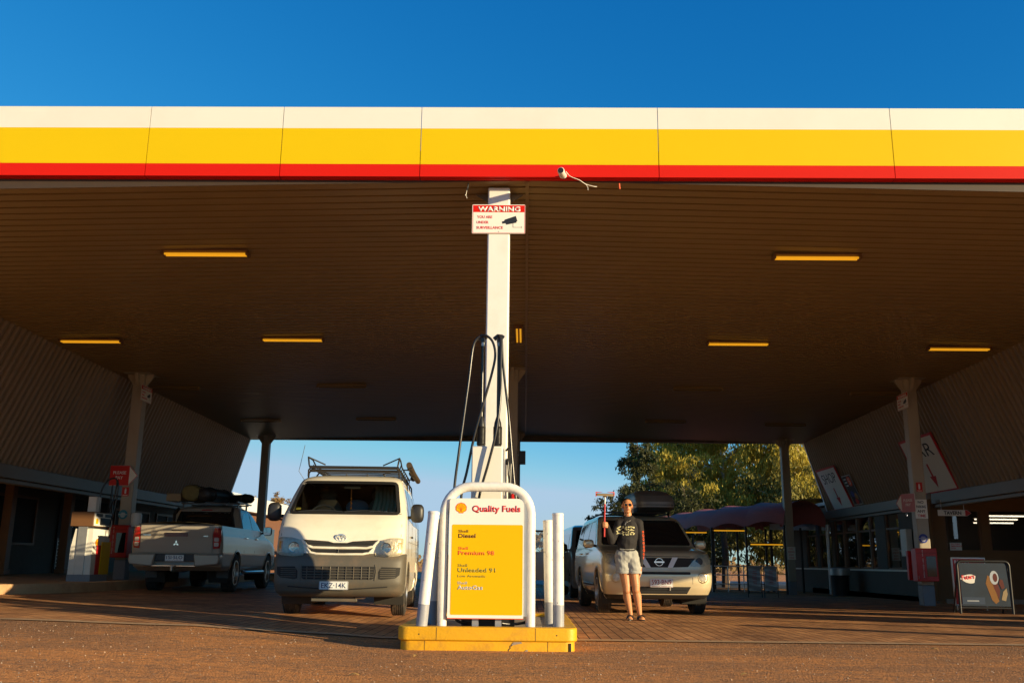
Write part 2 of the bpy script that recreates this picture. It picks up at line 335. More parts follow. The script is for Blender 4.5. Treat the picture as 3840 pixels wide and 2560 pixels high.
tag(sheet(fr(-14, 12, 52), fr(10.47, 33, 23), 0.006).build('paving', 'paver'), kind='structure')
tag(sheet(fr(-14, 12, 52), [10.27, 10.466], 0.010).build('paving_border', 'border'), kind='structure')
tag(sheet([-400, -60]+fr(-14, 12, 26)+[60, 400], [38, 43, 50, 54], 0.02).build('road', 'road'), kind='structure')
# raised footpath on the left with its yellow kerb
fp = [(-14, 14.9), (-10.2, 15.1), (-9.2, 15.4), (-8.6, 15.9), (-8.2, 16.7), (-8.0, 18), (-7.95, 22), (-7.95, 33), (-14, 33)]
b = MB(); b.prism(fp, lambda u, v, w: (u, v, w+(0.10 if u < -13 else 0)), 0.0, 0.36); fo = b.build('footpath', 'border', smooth=0); tag(fo, kind='structure')
k = MB(); kp = smoothpath([(x, y, 0) for x, y in fp[:8]], 4)
for a, c in zip(kp, kp[1:]):
    d = (c-a).normalized(); nn = Vector((d.y, -d.x, 0))*0.02; nn = nn if nn.length else nn; i = -nn*7
    k.add([a+nn+Vector((0,0,0)), c+nn, c+nn+Vector((0,0,0.365)), a+nn+Vector((0,0,0.365)), c+i+Vector((0,0,0.372)), a+i+Vector((0,0,0.372))], [(0,1,2,3), (3,2,4,5)], 0 if a.x < -8.75 else 1)
ko = k.build('kerb', ['yellow_kerb', 'border'], smooth=50); tag(ko, 'worn kerb of the raised left footpath, yellow only at its front corner', 'kerb')
tag(MB().prism([(10.1, 23.3), (24, 23.3), (24, 34), (10.1, 34)], lambda u, v, w: (u, v, w), -0.2, 0.05).build('building_slab', 'concrete', smooth=0), kind='structure')
# loose pale stones and grit
b = MB(); g = random.Random(3)
for i in range(3200):
    y = g.uniform(4.6, 10.3)**1.0; x = g.uniform(-6.5, 6.5)*y/8; r = g.choice([0.002, 0.002, 0.003, 0.004, 0.006]); z = gz(x, y)
    a = g.random()*6.28; c = Vector((x, y, z+r*0.4)); q = [c+Vector((r*math.cos(a+k*2.1), r*1.0*math.sin(a+k*2.1), -r*0.3)) for k in range(3)]+[c+Vector((0, 0, r))]
    b.add(q, [(0,1,3), (1,2,3), (2,0,3)])
M['stone'] = mat('pale_stone', (0.42, 0.33, 0.24), 0.6, var=0.6, scale=40)
tag(b.build('loose_gravel', 'stone', smooth=0), 'scattered pale grit and stones on the dusty forecourt', 'gravel', kind='stuff')
M['leaf_dry'] = mat('dry_leaf', (0.45, 0.26, 0.07), 0.6, var=0.3, scale=30)
for i, (x, y, a, lb) in enumerate(((-1.25, 7.0, 10, 'curled dry yellow leaf on the ground left of the island'), (-0.95, 8.4, 70, 'small dry leaf close to the yellow island base'), (1.6, 7.3, 30, 'dark dry twig leaf lying on the asphalt right of the island'), (4.0, 9.7, -10, 'pale dry leaf near the right edge of the paving'))):
    b = MB(); L = 0.075
    for s in range(6):
        t = s/6; t2 = (s+1)/6; w = 0.012*math.sin(math.pi*t)+0.001; w2 = 0.012*math.sin(math.pi*t2)+0.001; z = 0.012*math.sin(3*t); z2 = 0.012*math.sin(3*t2)
        b.add([(L*t, -w, z), (L*t, w, z+0.004), (L*t2, w2, z2+0.004), (L*t2, -w2, z2)], [(0,1,2,3)])
    b.add([(v[0], v[1], v[2]-0.0015) for v in b.v], [f[::-1] for f in b.f])
    o = b.build('fallen_leaf', 'leaf_dry', loc=(x, y, gz(x, y)+0.006)); o.rotation_euler[2] = R(a); tag(o, lb, 'leaf', 'dry leaves on the forecourt')

# ---------------------------------------------------------------- canopy
cp = thing('canopy', 'large filling station canopy with white, yellow and red fascia over the forecourt', 'canopy', (0, 9.72, 0))
def P(b, name, m, smooth=35, bevel=0, par=None, lab=None):       # part of the canopy, given in world coordinates
    o = b.build(name, m, par or cp, smooth, bevel)
    if par is None: o.location = (0, -9.72, 0)
    if lab: o['label'] = lab
    return o
CY0, CY1, HX = 9.72, 31.6, 9.1
jo = [-9.35, -6.9, -4.301, -2.78, -1.205, 1.47, 4.086, 6.7, 9.35]
for a, c in zip(jo, jo[1:]):
    b = MB(); g = 0.004; y0, y1 = CY0, CY0+0.045
    b.box(a+g, c-g, y0, y1, 5.568, 5.822, 0); b.box(a+g, c-g, y0, y1, 5.133, 5.5675, 1); b.box(a+g, c-g, y0, y1, 4.985, 5.1325, 2)
    b.box(a+g, c-g, y1, y1+0.05, 4.978, 4.984, 2); b.box(a+g, c-g, y0, y0+0.11, 5.8225, 5.83, 0)
    P(b, 'fascia_panel', ['fascia_white', 'fascia_yellow', 'fascia_red'], 30)
# small fittings on the fascia
def ceil_z(x): return 4.98 - 0.020*abs(x)
# ribbed ceiling: ribs run across, pitch 0.2
b = MB(); pr = [(0.0, 0.0), (0.115, 0.0), (0.135, -0.004), (0.150, 0.0), (0.154, 0.05), (0.196, 0.05), (0.2, 0.0)]
ysr = []; y = CY0+0.10
while y < CY1:
    for dy, dz in pr[:-1]: ysr.append((y+dy, dz))
    y += 0.2
for xs2 in ((-HX, -0.012), (0.012, HX)):
    nx = 9; xx = fr(xs2[0]*1.035, xs2[1]*1.035, nx-1); vs = [(x, yy, ceil_z(x)+dz) for yy, dz in ysr for x in xx]; fs = []
    for j in range(len(ysr)-1):
        for i in range(nx-1): fs.append((j*nx+i, j*nx+i+1, (j+1)*nx+i+1, (j+1)*nx+i))
    q = MB(); q.add(vs, fs); P(q, 'ceiling_sheet', 'ceiling', 20)
P(MB().box(-0.02, 0.02, CY0+0.10, CY1, 4.965, 4.974), 'ridge_trim', 'ceiling')
for s in (-1, 1): P(MB().prism([(s*0.02, 5.2), (s*0.02, 4.978), (s*9.4, 4.79), (s*9.4, 5.2)], FXZ, CY0+0.094, CY0+0.099), 'front_closure', 'closure')
P(MB().box(-9.9, 9.9, CY0+0.06, CY1+0.1, 5.25, 5.32), 'roof', 'galv')
P(MB().box(-9.45, 9.45, CY1-0.05, CY1+0.2, 4.80, 5.25), 'end_beam', 'beam')
def wx(z, y=None):
    t = 9.1 if y is None else 8.95+0.45*(y-CY0)/(CY1-CY0)
    return t+(4.8-z)*(10.05-t)/2.25
for s in (-1, 1):
    pts = []; y = CY0; rib = [(0, 0), (0.07, 0), (0.09, 0.055), (0.155, 0.055), (0.175, 0)]
    while y < CY1-0.1:
        for dy, dx in rib: pts.append((y+dy, dx))
        y += 0.2
    zz = fr(2.55, 4.83, 5); vs = [(s*(wx(z, yy)-dx), yy, z) for yy, dx in pts for z in zz]; nz = len(zz)
    fs = [(j*nz+i, j*nz+i+1, (j+1)*nz+i+1, (j+1)*nz+i) for j in range(len(pts)-1) for i in range(nz-1)]
    q = MB(); q.add(vs, fs); P(q, 'side_wall', 'wall_sheet', 20)
    q = MB(); q.prism([(wx(4.9, 31.6), 4.9), (wx(2.55), 2.55), (wx(2.55)+0.1, 2.55), (wx(4.9, 31.6)+0.1, 4.9)], lambda u, v, w: (s*u, w, v), CY1-0.05, CY1+0.12); P(q, 'end_trim', 'white')
    q = MB(); q.box(s*(wx(2.55)-0.06), s*(wx(2.55)+0.14), CY0, CY1+0.1, 2.29, 2.55); P(q, 'eave_beam', 'beam', bevel=0.01)
    q = MB(); q.box(s*(wx(2.55)-0.0), s*(wx(2.55)+0.16), CY0, CY1, 2.20, 2.285); P(q, 'gutter', 'beam', bevel=0.01)
# columns
def column(x, y, w=0.25, base=0.0, top=None, bracket='full', name='column', mt='white'):
    top = top or ceil_z(x)-0.01; h = w/2
    o = MB().box(x-h, x+h, y-h, y+h, base+0.42, top).build(name, mt, cp, bevel=0.018); o.location = (0, -9.72, 0)
    q = MB().box(x-h-0.002, x+h+0.002, y-h-0.002, y+h+0.002, base, base+0.419).build('base_band', 'grey_band', o, bevel=0.018)
    if bracket:
        q = MB(); t = 0.03
        if bracket == 'small':
            for s in (-1, 1): q = MB(); q.prism([(x+s*(h+0.003), top), (x+s*(h+0.15), top), (x+s*(h+0.13), top-0.02), (x+s*(h+0.003), top-0.10)], FXZ, y+0.095, y+0.11); q.build('bracket', 'beam', o)
            return o
        for s in (-1, 1): q.prism([(x+s*(h+0.003), top), (x+s*(h+0.16), top), (x+s*(h+0.16), top-0.05), (x+s*(h+0.003), top-0.27)], FXZ, y-t, y+t)
        for s in (-1, 1): q.prism([(y+s*(h+0.003), top), (y+s*(h+0.16), top), (y+s*(h+0.16), top-0.05), (y+s*(h+0.003), top-0.27)], lambda u, v, w2: (w2, u, v), x-t, x+t)
        q.box(x-h-0.17, x+h+0.17, y-h-0.17, y+h+0.17, top, top+0.008)
        q.build('bracket', mt, o)
    return o
column(-0.32, 10.06, 0.25, 0.2, 4.95, 'small')
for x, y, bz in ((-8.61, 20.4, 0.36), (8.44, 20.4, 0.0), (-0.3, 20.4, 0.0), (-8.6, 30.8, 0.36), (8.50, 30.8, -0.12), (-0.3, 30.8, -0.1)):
    column(x, y, 0.25, bz, mt='white_shaded')
# fluorescent lights
def lamp(x, y, on, rot=0, label=''):
    if y < 18.5 and not rot: k_ = (ceil_z(x)-0.86)/4.15; x, y = x*k_, y*k_
    z = ceil_z(x)-0.004; t = thing('ceiling_light', label, 'light', (x, y, z), rot, 'fluorescent lights on the canopy ceiling')
    b = MB(); b.box(-0.63, 0.63, -0.085, 0.085, -0.03, 0); b.box(-0.64, -0.60, -0.075, 0.075, -0.075, -0.031); b.box(0.60, 0.64, -0.075, 0.075, -0.075, -0.031); b.build('housing', 'brown' if on else 'ceiling', t, bevel=0.006)
    t.scale = (0.93, 1, 1)
    for s in (-1, 1):
        MB().tube([(-0.598, s*0.033, -0.055), (0.598, s*0.033, -0.055)], 0.016, 10).build('tube', 'tube_on' if on else 'tube_off', t)
L = [(-4.50, 12.4, 1, 0, 'lit yellow ceiling light nearest the camera, left of the middle column'), (4.03, 12.43, 1, 0, 'lit yellow ceiling light nearest the camera, right of the middle column'),
     (-8.61, 17.86, 1, 0, 'lit yellow ceiling light beside the left slanted wall'), (-4.54, 17.6, 1, 0, 'lit yellow ceiling light in the second row, above the white van'),
     (4.11, 17.7, 1, 0, 'lit yellow ceiling light in the second row, right half'), (8.52, 18.05, 1, 0, 'lit yellow ceiling light beside the right slanted wall'),
     (-0.14, 16.9, 1, 90, 'lit yellow ceiling light turned lengthwise behind the middle column'),
     (-8.4, 21.9, 0, 0, 'unlit ceiling light by the left wall behind the left column'), (-4.4, 21.9, 0, 0, 'unlit ceiling light in the third row, left half'), (4.1, 22.0, 0, 0, 'unlit ceiling light in the third row, right half'), (8.3, 22.0, 0, 0, 'unlit ceiling light by the right wall near the right column'),
     (-7.8, 27.2, 0, 0, 'unlit ceiling light at the far left end of the canopy'), (-4.4, 27.2, 0, 0, 'unlit ceiling light in the last row, left half'), (4.1, 27.3, 0, 0, 'unlit ceiling light in the last row, right half'), (7.6, 27.3, 0, 0, 'unlit ceiling light at the far right end of the canopy')]
for a in L: lamp(a[0], a[1], a[2], a[3], a[4])
# surveillance camera on the fascia
cc = thing('security_camera', 'small white bullet security camera on the red strip of the fascia', 'camera', (0.405, CY0, 5.0))
MB().lathe([(0.035, 0), (0.035, -0.012), (0.012, -0.016), (0.012, -0.05)], (0, 0, 0), 'Y', 16).build('mount', 'white', cc)
b = MB(); b.lathe([(0.0, -0.30), (0.033, -0.30), (0.038, -0.29), (0.038, -0.10), (0.03, -0.085), (0, -0.08)], (0, 0, 0), 'Y', 20); b.xf(Matrix.Translation((0, 0.03, -0.01)) @ Matrix.Rotation(R(-8), 4, 'Z') @ Matrix.Rotation(R(8), 4, 'X')); b.build('housing', 'white', cc)
b = MB(); b.lathe([(0.0, -0.306), (0.031, -0.306), (0.031, -0.301)], (0, 0, 0), 'Y', 20); b.xf(Matrix.Translation((0, 0.03, -0.01)) @ Matrix.Rotation(R(-8), 4, 'Z') @ Matrix.Rotation(R(8), 4, 'X')); b.build('lens', 'blackp', cc)
MB().tube(smoothpath([(0.02, -0.12, -0.0), (0.07, -0.10, -0.05), (0.17, -0.07, -0.08), (0.24, -0.03, -0.11), (0.33, 0.0, -0.125), (0.37, 0.02, -0.12)], 5), 0.004, 6).build('cable', 'cream', cc)
MB().tube(smoothpath([(0.24, -0.03, -0.11), (0.265, -0.02, -0.14), (0.27, -0.02, -0.18)], 4), 0.003, 6).build('cable', 'cream', cc)
o = MB().tube(smoothpath([(0, 0, 0), (-0.005, -0.01, -0.05), (-0.015, 0, -0.08)], 4), 0.009, 8); o = o.build('dangling_cable', 'blackp', loc=(-0.665, CY0+0.12, 4.955)); tag(o, 'short black cable stub with bare wires hanging below the fascia', 'cable')
b = MB(); b.tube([(-0.015, 0, -0.08), (-0.022, 0, -0.13), (-0.032, -0.01, -0.15)], 0.003, 5); b.tube([(-0.018, 0, -0.10), (-0.026, 0, -0.14), (-0.01, -0.01, -0.185)], 0.003, 5); b.build('bare_wire', 'cream', o)
o = MB().tube([(0, 0, 0), (0, 0, -0.035), (0.004, 0, -0.07)], 0.009, 8).build('cable_stub', 'ink_orange', loc=(1.035, CY0+0.10, 4.955)); tag(o, 'short orange cable end poking out under the fascia', 'cable')

bx_ = MB().box(-0.07, 0.07, -0.10, 0.10, -0.15, 0.13).build('speaker', 'blackp', None, bevel=0.01, loc=(-0.07, 20.3, 3.02)); tag(bx_, 'small black speaker box on the side of the second middle column', 'speaker'); MB().tube([(-0.1, 0, 0.05), (-0.05, 0, 0.05)], 0.012, 6).build('speaker_bracket', 'metal', bx_)
# ---------------------------------------------------------------- pump island
IZ = 0.21
isl = thing('pump_island', 'yellow painted concrete kerb island carrying the price board and bollards', 'island', (-0.35, 9.05, 0))
def I(b, name, m, par=None, **k):
    o = b.build(name, m, par or isl, **k)
    if par is None: o.location = (0.35, -9.05, 0)
    return o
def isl_out(d):
    return rrect(-1.185-d, 0.492+d, 9.05-d, 11.75+d, [0.10, 0.10, 0.25, 0.25], 6)
def ring(b, o, i, z0, z1, jit=0.0):
    n = len(o); g = random.Random(4)
    vs = [(x, y+g.uniform(-jit, jit), z0) for x, y in o]+[(x, y, z1) for x, y in o]+[(x, y, z1) for x, y in i]+[(x, y, z0) for x, y in i]; fs = []
    for k in range(n):
        j = (k+1) % n
        for a in range(4): fs.append((a*n+k, a*n+j, ((a+1) % 4)*n+j, ((a+1) % 4)*n+k))
    b.add(vs, fs)
b = MB(); ring(b, isl_out(0), isl_out(-0.16), 0.088, IZ); I(b, 'kerb_cap', 'yellow_kerb', bevel=0.012, smooth=50)
b = MB(); ring(b, isl_out(-0.022), isl_out(-0.15), -0.02, 0.086); I(b, 'kerb_base', 'yellow_kerb', bevel=0.006, smooth=50)
b = MB(); b.prism(isl_out(-0.162), lambda u, v, w: (u, v, w), 0.0, IZ-0.035); I(b, 'island_fill', 'concrete')
b = MB()
for x in (-0.82, 0.10): b.box(x, x+0.004, 9.0485, 9.06, 0.092, IZ-0.004)
for x in (-0.93, 0.215): b.box(x, x+0.004, 9.0705, 9.08, 0.0, 0.084)
b.box(0.418, 0.434, 9.0695, 9.08, 0.0, 0.075)
for x in (-0.98, 0.30): b.lathe([(0.006, 0), (0.006, -0.002)], (x, 9.0495, 0.145), 'Y', 8)
cr = [(-0.03, 0.083), (-0.055, 0.072), (-0.10, 0.062), (-0.115, 0.05), (-0.135, 0.045), (-0.13, 0.025), (-0.15, 0.012), (-0.145, -0.002)]
for (x, z), (x2, z2) in zip(cr, cr[1:]):
    d = Vector((x2-x, 0, z2-z)).normalized(); q = Vector((-d.z, 0, d.x))*0.0035; a = Vector((x, 9.0698, z)); c = Vector((x2, 9.0698, z2))
    b.add([a-q, c-q, c+q, a+q], [(0,1,2,3)])
I(b, 'crack', 'ink_black', smooth=0)
b = MB(); b.prism([(-0.10, 0.081), (-0.03, 0.083), (-0.02, 0.07), (-0.07, 0.062), (-0.115, 0.05), (-0.12, 0.057)], FXZ, 9.066, 9.0705); b.prism([(0.0, 0.0), (0.02, 0.014), (0.035, 0.01), (0.03, -0.004)], FXZ, 9.066, 9.0705); I(b, 'chipped_patch', 'concrete', smooth=0)
# bollards
def bollard(x, y, tx, label, h=1.10, ty=0):
    t = thing('bollard', label, 'bollard', (x, y, IZ-0.035), 0, 'bollards on the pump island')
    def pt(z): return Vector((tx*z/h, ty*z/h, z))
    MB().tube([pt(0.232), pt(h-0.025)], 0.054, 24).build('post', 'boll', t)
    MB().tube([pt(0), pt(0.231)], 0.0545, 24).build('base_band', 'boll_grey', t)
    MB().tube([pt(h-0.0245), pt(h-0.008), pt(h)], [0.057, 0.057, 0.048], 24).build('cap', 'boll', t)
    b = MB(); g = random.Random(int(x*100))
    for k in range(9):
        a = g.uniform(-1.2, 1.4)+R(0); z = g.uniform(0.25, 1.05); w = g.uniform(0.05, 0.14); hh = g.uniform(0.006, 0.02)
        c = pt(z); b.add([c+Vector((math.sin(aa)*0.0548, -math.cos(aa)*0.0548, dz)) for aa, dz in ((a, 0), (a+w, -hh*0.4), (a+w*0.9, hh*0.7), (a+w*0.3, hh))], [(0,1,2,3)])
    b.build('paint_chip', 'ink_black', t, smooth=0)
    return t
M['boll'] = mat('bollard_white', (0.78, 0.75, 0.68), 0.4, var=0.06, scale=12, bump=0.35, bscale=18, dirt=(0.40, 0.28, 0.2), dscale=5, damt=0.3)
M['boll_grey'] = mat('bollard_grey', (0.30, 0.31, 0.34), 0.45, var=0.1, scale=10, bump=0.3, bscale=18, dirt=(0.5, 0.42, 0.32), dscale=7, damt=0.4)
bollard(-0.975, 9.18, 0.09, 'leaning white bollard with grey foot at the front left of the island')
bollard(0.325, 9.31, -0.004, 'upright white bollard with chipped paint at the front right of the island')
bollard(-0.955, 9.98, 0.02, 'white bollard half hidden behind the leaning one', 1.06)
bollard(0.262, 9.98, -0.02, 'white bollard behind the upright right bollard', 1.06)
# hoop rail
hp = [(-0.79, 9.27, IZ-0.035), (-0.79, 9.27, 0.8), (-0.79, 9.27, 1.22)]
for i in range(1, 9):
    a = R(180-i*90/8); hp.append((-0.79+0.26+0.26*math.cos(a), 9.27, 1.26+0.26*math.sin(a)))
for i in range(0, 9):
    a = R(90-i*90/8); hp.append((0.055-0.26+0.26*math.cos(a), 9.27, 1.26+0.26*math.sin(a)))
hp += [(0.055, 9.27, 0.8), (0.055, 9.27, IZ-0.035)]
o = MB().tube(hp, 0.046, 24).build('hoop_rail', 'boll', smooth=60); tag(o, 'white tubular hoop guard rail standing around the price board', 'guard rail')
# price board
pb = thing('price_board', 'white and yellow fuel board reading Quality Fuels between the hoop legs', 'sign', (-0.37, 9.22, IZ))
def B(b, name, m, par=None, **k):
    o = b.build(name, m, par or pb, **k)
    if par is None: o.location = (0.37, -9.22, -IZ)
    return o
B(MB().prism(rrect(-0.735, -0.012, 0.283, 1.403, [0.006, 0.006, 0.06, 0.03]), FXZ, 9.205, 9.235), 'panel', 'sign_white', smooth=30)
B(MB().prism(rrect(-0.72, 0.032, 0.30, 1.395, 0.01), FXZ, 9.236, 9.33), 'case', 'galv', smooth=30)
B(MB().box(-0.735, -0.012, 9.2015, 9.236, 0.276, 0.2825), 'bottom_trim', 'ink_orange')
B(MB().prism(rrect(-0.708, -0.021, 0.312, 1.153, 0.014), FXZ, 9.2035, 9.2049), 'yellow_field', 'sign_yellow', smooth=30)
for x_ in (-0.5, -0.28): B(MB().box(x_, x_+0.06, 9.25, 9.31, IZ-0.035, 0.30), 'foot', 'galv')
def zs(zy): return 1.403-(zy/2.09+1750-1868)/402
def xsn(zx): return (zx/2.09+1400-1962)/385.0
def line(s, x0, x1, base, cap, m, bold, par, fx=xsn, fz=zs, y=9.2033, off=(0.37, -9.22, -IZ)):
    o = text(s, front(fx(x0), y, fz(base)), cap, m, par, width=fx(x1)-fx(x0), bold=bold); o.location = off; return o
pbT = pb
line('Quality Fuels', 760, 1138, 352, 0.056, 'ink_red', 0.028, pb)
for s, x1, bz, m, cap in (('Shell', 732, 520, 'ink_brown', 0.024), ('Diesel', 790, 562, 'ink_brown', 0.037), ('Shell', 732, 655, 'ink_orange', 0.024), ('Premium 98', 937, 697, 'ink_orange', 0.037),
                          ('Shell', 730, 790, 'ink_olive', 0.024), ('Unleaded 91', 947, 832, 'ink_olive', 0.037), ('Low Aromatic', 873, 872, 'ink_olive', 0.022), ('Shell', 730, 927, 'ink_grey', 0.024), ('AutoGas', 852, 968, 'ink_grey', 0.037)):
    o = line(s, 656, x1, bz, cap, m, 0.02 if cap > 0.03 else 0.008, pb, y=9.2030)
def pecten(cx, cz, r, y, par, off, mtx=None, name='shell_emblem'):
    def outline(rr):
        out = []
        for i in range(0, 85):
            t = i/84; a = R(-38+t*256); sc = 1-0.055*abs(math.cos(math.pi*7*t+math.pi/2))*0 - 0.05*(1-abs(math.sin(math.pi*7*t)))
            sq = 1.0 if 0 < math.sin(a) else 1.0
            out.append((rr*sc*math.cos(a)*1.04, rr*sc*math.sin(a)*sq*0.98))
        out += [(-rr*0.46, -rr*0.72), (-rr*0.40, -rr*0.92), (rr*0.40, -rr*0.92), (rr*0.46, -rr*0.72)]
        return out
    fn = (lambda u, v, w: (cx+u, y+w, cz+v)) if mtx is None else (lambda u, v, w: tuple(mtx @ Vector((cx+u, cz+v, -w))))
    o = MB().prism(outline(r), fn, -0.001, 0.0, 0).build(name, 'ink_orange', par, smooth=0); o.location = off
    b = MB(); b.prism([(x*0.86, z*0.86) for x, z in outline(r)], fn, -0.0022, -0.0011, 0); q = b.build('shell_fan', 'sign_yellow', o, smooth=0)
    b = MB()
    for k in range(-3, 4):
        a = R(90+k*25); d = Vector((math.cos(a), math.sin(a))); s0 = Vector((0.08*r*k, -0.62*r)); s1 = d*r*0.80; n2 = Vector((-(s1-s0).y, (s1-s0).x)).normalized()*r*0.028
        b.prism([tuple(s0-n2*0.6), tuple(s1-n2), tuple(s1+n2), tuple(s0+n2*0.6)], fn, -0.003, -0.0023)
    b.build('shell_rib', 'ink_orange', o, smooth=0)
    return o
pecten(xsn(673), zs(325), 0.054, 9.2045, pb, (0.37, -9.22, -IZ))
# warning sign on the middle column
def warning_sign(x, y, z, rot, label, detail=True):
    t = thing('warning_sign', label, 'sign', (x, y, z), rot, 'camera surveillance warning signs'); W, H = 0.598, 0.345
    fx = lambda zx: (zx-380)/747-W/2; fz = lambda zy: H/2-(zy-347)/710
    MB().prism(rrect(-W/2, W/2, -H/2, H/2, 0.008), FXZ, -0.004, 0.0).build('panel', 'sign_white', t, smooth=30)
    MB().box(fx(390), fx(820), -0.0052, -0.0042, fz(412), fz(353)).build('header_band', 'fascia_red', t)
    b = MB()
    for a in ((385, 388.5, 349, 590), (821.5, 825, 349, 590)): b.box(fx(a[0]), fx(a[1]), -0.005, -0.0042, fz(a[3]), fz(a[2]))
    b.box(fx(389), fx(821), -0.005, -0.0042, fz(589), fz(586)); b.build('border_line', 'ink_red', t)
    text('WARNING', front(fx(427), -0.0054, fz(405)), 0.054, 'ink_white', t, width=fx(785)-fx(427), bold=0.035)
    for s, x0, x1, bz in (('YOU ARE', 421, 549, 463), ('UNDER', 418, 519, 508), ('SURVEILLANCE', 417, 641, 553)):
        text(s, front(fx(x0), -0.0044, fz(bz)), 0.029, 'ink_red', t, width=fx(x1)-fx(x0), bold=0.025)
    b = MB(); b.prism([(fx(u), fz(v)) for u, v in ((632,490),(650,487),(655,475),(748,443),(762,488),(752,490),(755,500),(668,518),(662,505),(635,510))], FXZ, -0.006, -0.0044)
    b.box(fx(723), fx(726), -0.006, -0.0044, fz(542), fz(505)); b.box(fx(726.2), fx(797), -0.006, -0.0044, fz(541), fz(538.5)); b.box(fx(797.2), fx(799), -0.006, -0.0044, fz(546), fz(531)); b.build('camera_symbol', 'ink_black', t, smooth=0)
    b = MB()
    for zy in (359, 576): b.ball((fx(605), -0.005, fz(zy)), (0.006, 0.004, 0.006), 8, 6)
    b.build('rivet', 'metal', t)
    return t
ws = warning_sign(-0.32, 9.928, 4.563, 0, 'warning you are under surveillance sign high on the middle column')
c = copy_tree(ws, (-8.455, 20.4, 4.36), 90, 'shaded surveillance warning sign on the left column, turned towards the drive')
c = copy_tree(ws, (8.285, 20.4, 4.32), -90, 'shaded surveillance warning sign on the right column, turned towards the drive')
# dispenser behind the board
ds = thing('fuel_dispenser', 'white fuel dispenser with tall hose masts behind the price board', 'fuel pump', (-0.36, 9.7, IZ))
def D(b, name, m, par=None, **k):
    o = b.build(name, m, par or ds, **k)
    if par is None: o.location = (0.36, -9.7, -IZ)
    return o
D(MB().box(-0.68, -0.04, 9.46, 9.86, 0.45, 1.22), 'cabinet', 'cream', bevel=0.02)
D(MB().box(-0.62, -0.10, 9.52, 9.82, IZ-0.035, 0.449), 'plinth', 'blackp')
D(MB().box(-0.55, -0.232, 9.54, 9.80, 1.221, 1.955), 'mast_box', 'cream', bevel=0.012)
D(MB().box(-0.2315, -0.222, 9.56, 9.78, 1.3, 1.93), 'side_trim', 'galv')
for mx in (-0.462, -0.292):
    prof = [(0.034, 1.956), (0.040, 1.975)]
    for k in range(14):
        z = 1.985+k*0.0125; prof += [(0.044, z), (0.049, z+0.005), (0.044, z+0.010)]
    prof += [(0.048, 2.165), (0.040, 2.172), (0.036, 2.21), (0.018, 2.27), (0.016, 2.275)]
    mo = D(MB().lathe(prof, (mx, 9.66, 0), 'Z', 20), 'mast_boot', 'rubber')
    MB().tube([(mx, 9.66, 2.276), (mx, 9.66, 3.03)], 0.0145, 12).build('mast', 'metal_dark', mo) if 'metal_dark' in M else MB().tube([(mx, 9.66, 2.276), (mx, 9.66, 3.03)], 0.0145, 12).build('mast', 'hose', mo)
    MB().tube([(mx, 9.66, 3.031), (mx, 9.66, 3.07)], 0.019, 12).build('mast_tip', 'galv', mo)
    b = MB(); b.box(mx-0.022, mx+0.022, 9.635, 9.685, 3.071, 3.12); b.tube([(mx-0.05, 9.655, 3.105), (mx-0.01, 9.655, 3.14), (mx+0.03, 9.655, 3.135), (mx+0.05, 9.655, 3.12)], 0.024, 10); b.build('hose_clamp', 'rubber', mo)
for pts in ([(-0.455,9.64,3.135),(-0.52,9.635,3.11),(-0.565,9.63,3.0),(-0.60,9.62,2.66),(-0.655,9.61,2.17),(-0.69,9.6,1.86),(-0.725,9.6,1.51),(-0.74,9.58,0.95),(-0.70,9.45,0.5)],
            [(-0.47,9.63,3.14),(-0.42,9.60,3.13),(-0.355,9.58,3.06),(-0.325,9.57,2.92),(-0.355,9.57,2.73),(-0.45,9.58,2.37),(-0.53,9.59,2.06),(-0.60,9.6,1.70),(-0.65,9.6,1.46),(-0.69,9.57,0.9)],
            [(-0.292,9.64,3.13),(-0.262,9.63,3.10),(-0.24,9.62,2.79),(-0.18,9.6,2.30),(-0.135,9.6,1.80),(-0.10,9.6,1.46),(-0.04,9.56,0.95)],
            [(-0.292,9.62,3.14),(-0.268,9.56,3.05),(-0.265,9.52,2.75),(-0.262,9.50,2.48),(-0.30,9.49,2.11),(-0.37,9.49,1.80),(-0.46,9.5,1.46),(-0.5,9.44,1.1)]):
    D(MB().tube(smoothpath(pts, 7), 0.0135, 10), 'hose', 'hose', smooth=60)
for pts in ([(-0.21,9.9,1.95),(-0.17,9.88,1.98),(-0.155,9.86,1.9),(-0.16,9.84,1.55),(-0.17,9.84,1.2)], [(-0.21,9.95,1.8),(-0.19,9.93,1.86),(-0.175,9.92,1.7),(-0.13,9.9,1.3)], [(-0.12,9.8,1.62),(-0.08,9.8,1.3),(-0.04,9.8,0.9)]):
    D(MB().tube(smoothpath(pts, 6), 0.011, 8), 'hose', 'hose', smooth=60)
D(MB().box(-0.15, -0.09, 9.86, 9.92, 1.30, 1.50), 'nozzle_holder', 'red', bevel=0.01)
for cx in (-0.50, -0.12):
    pts = [(cx+0.17*math.cos(R(a)), 9.52+0.05*math.sin(R(a*1.7)), 0.262-0.05*math.sin(R(a))) for a in range(0, 181, 15)]
    D(MB().tube(pts, 0.014, 8), 'hose_loop', 'hose', smooth=60)

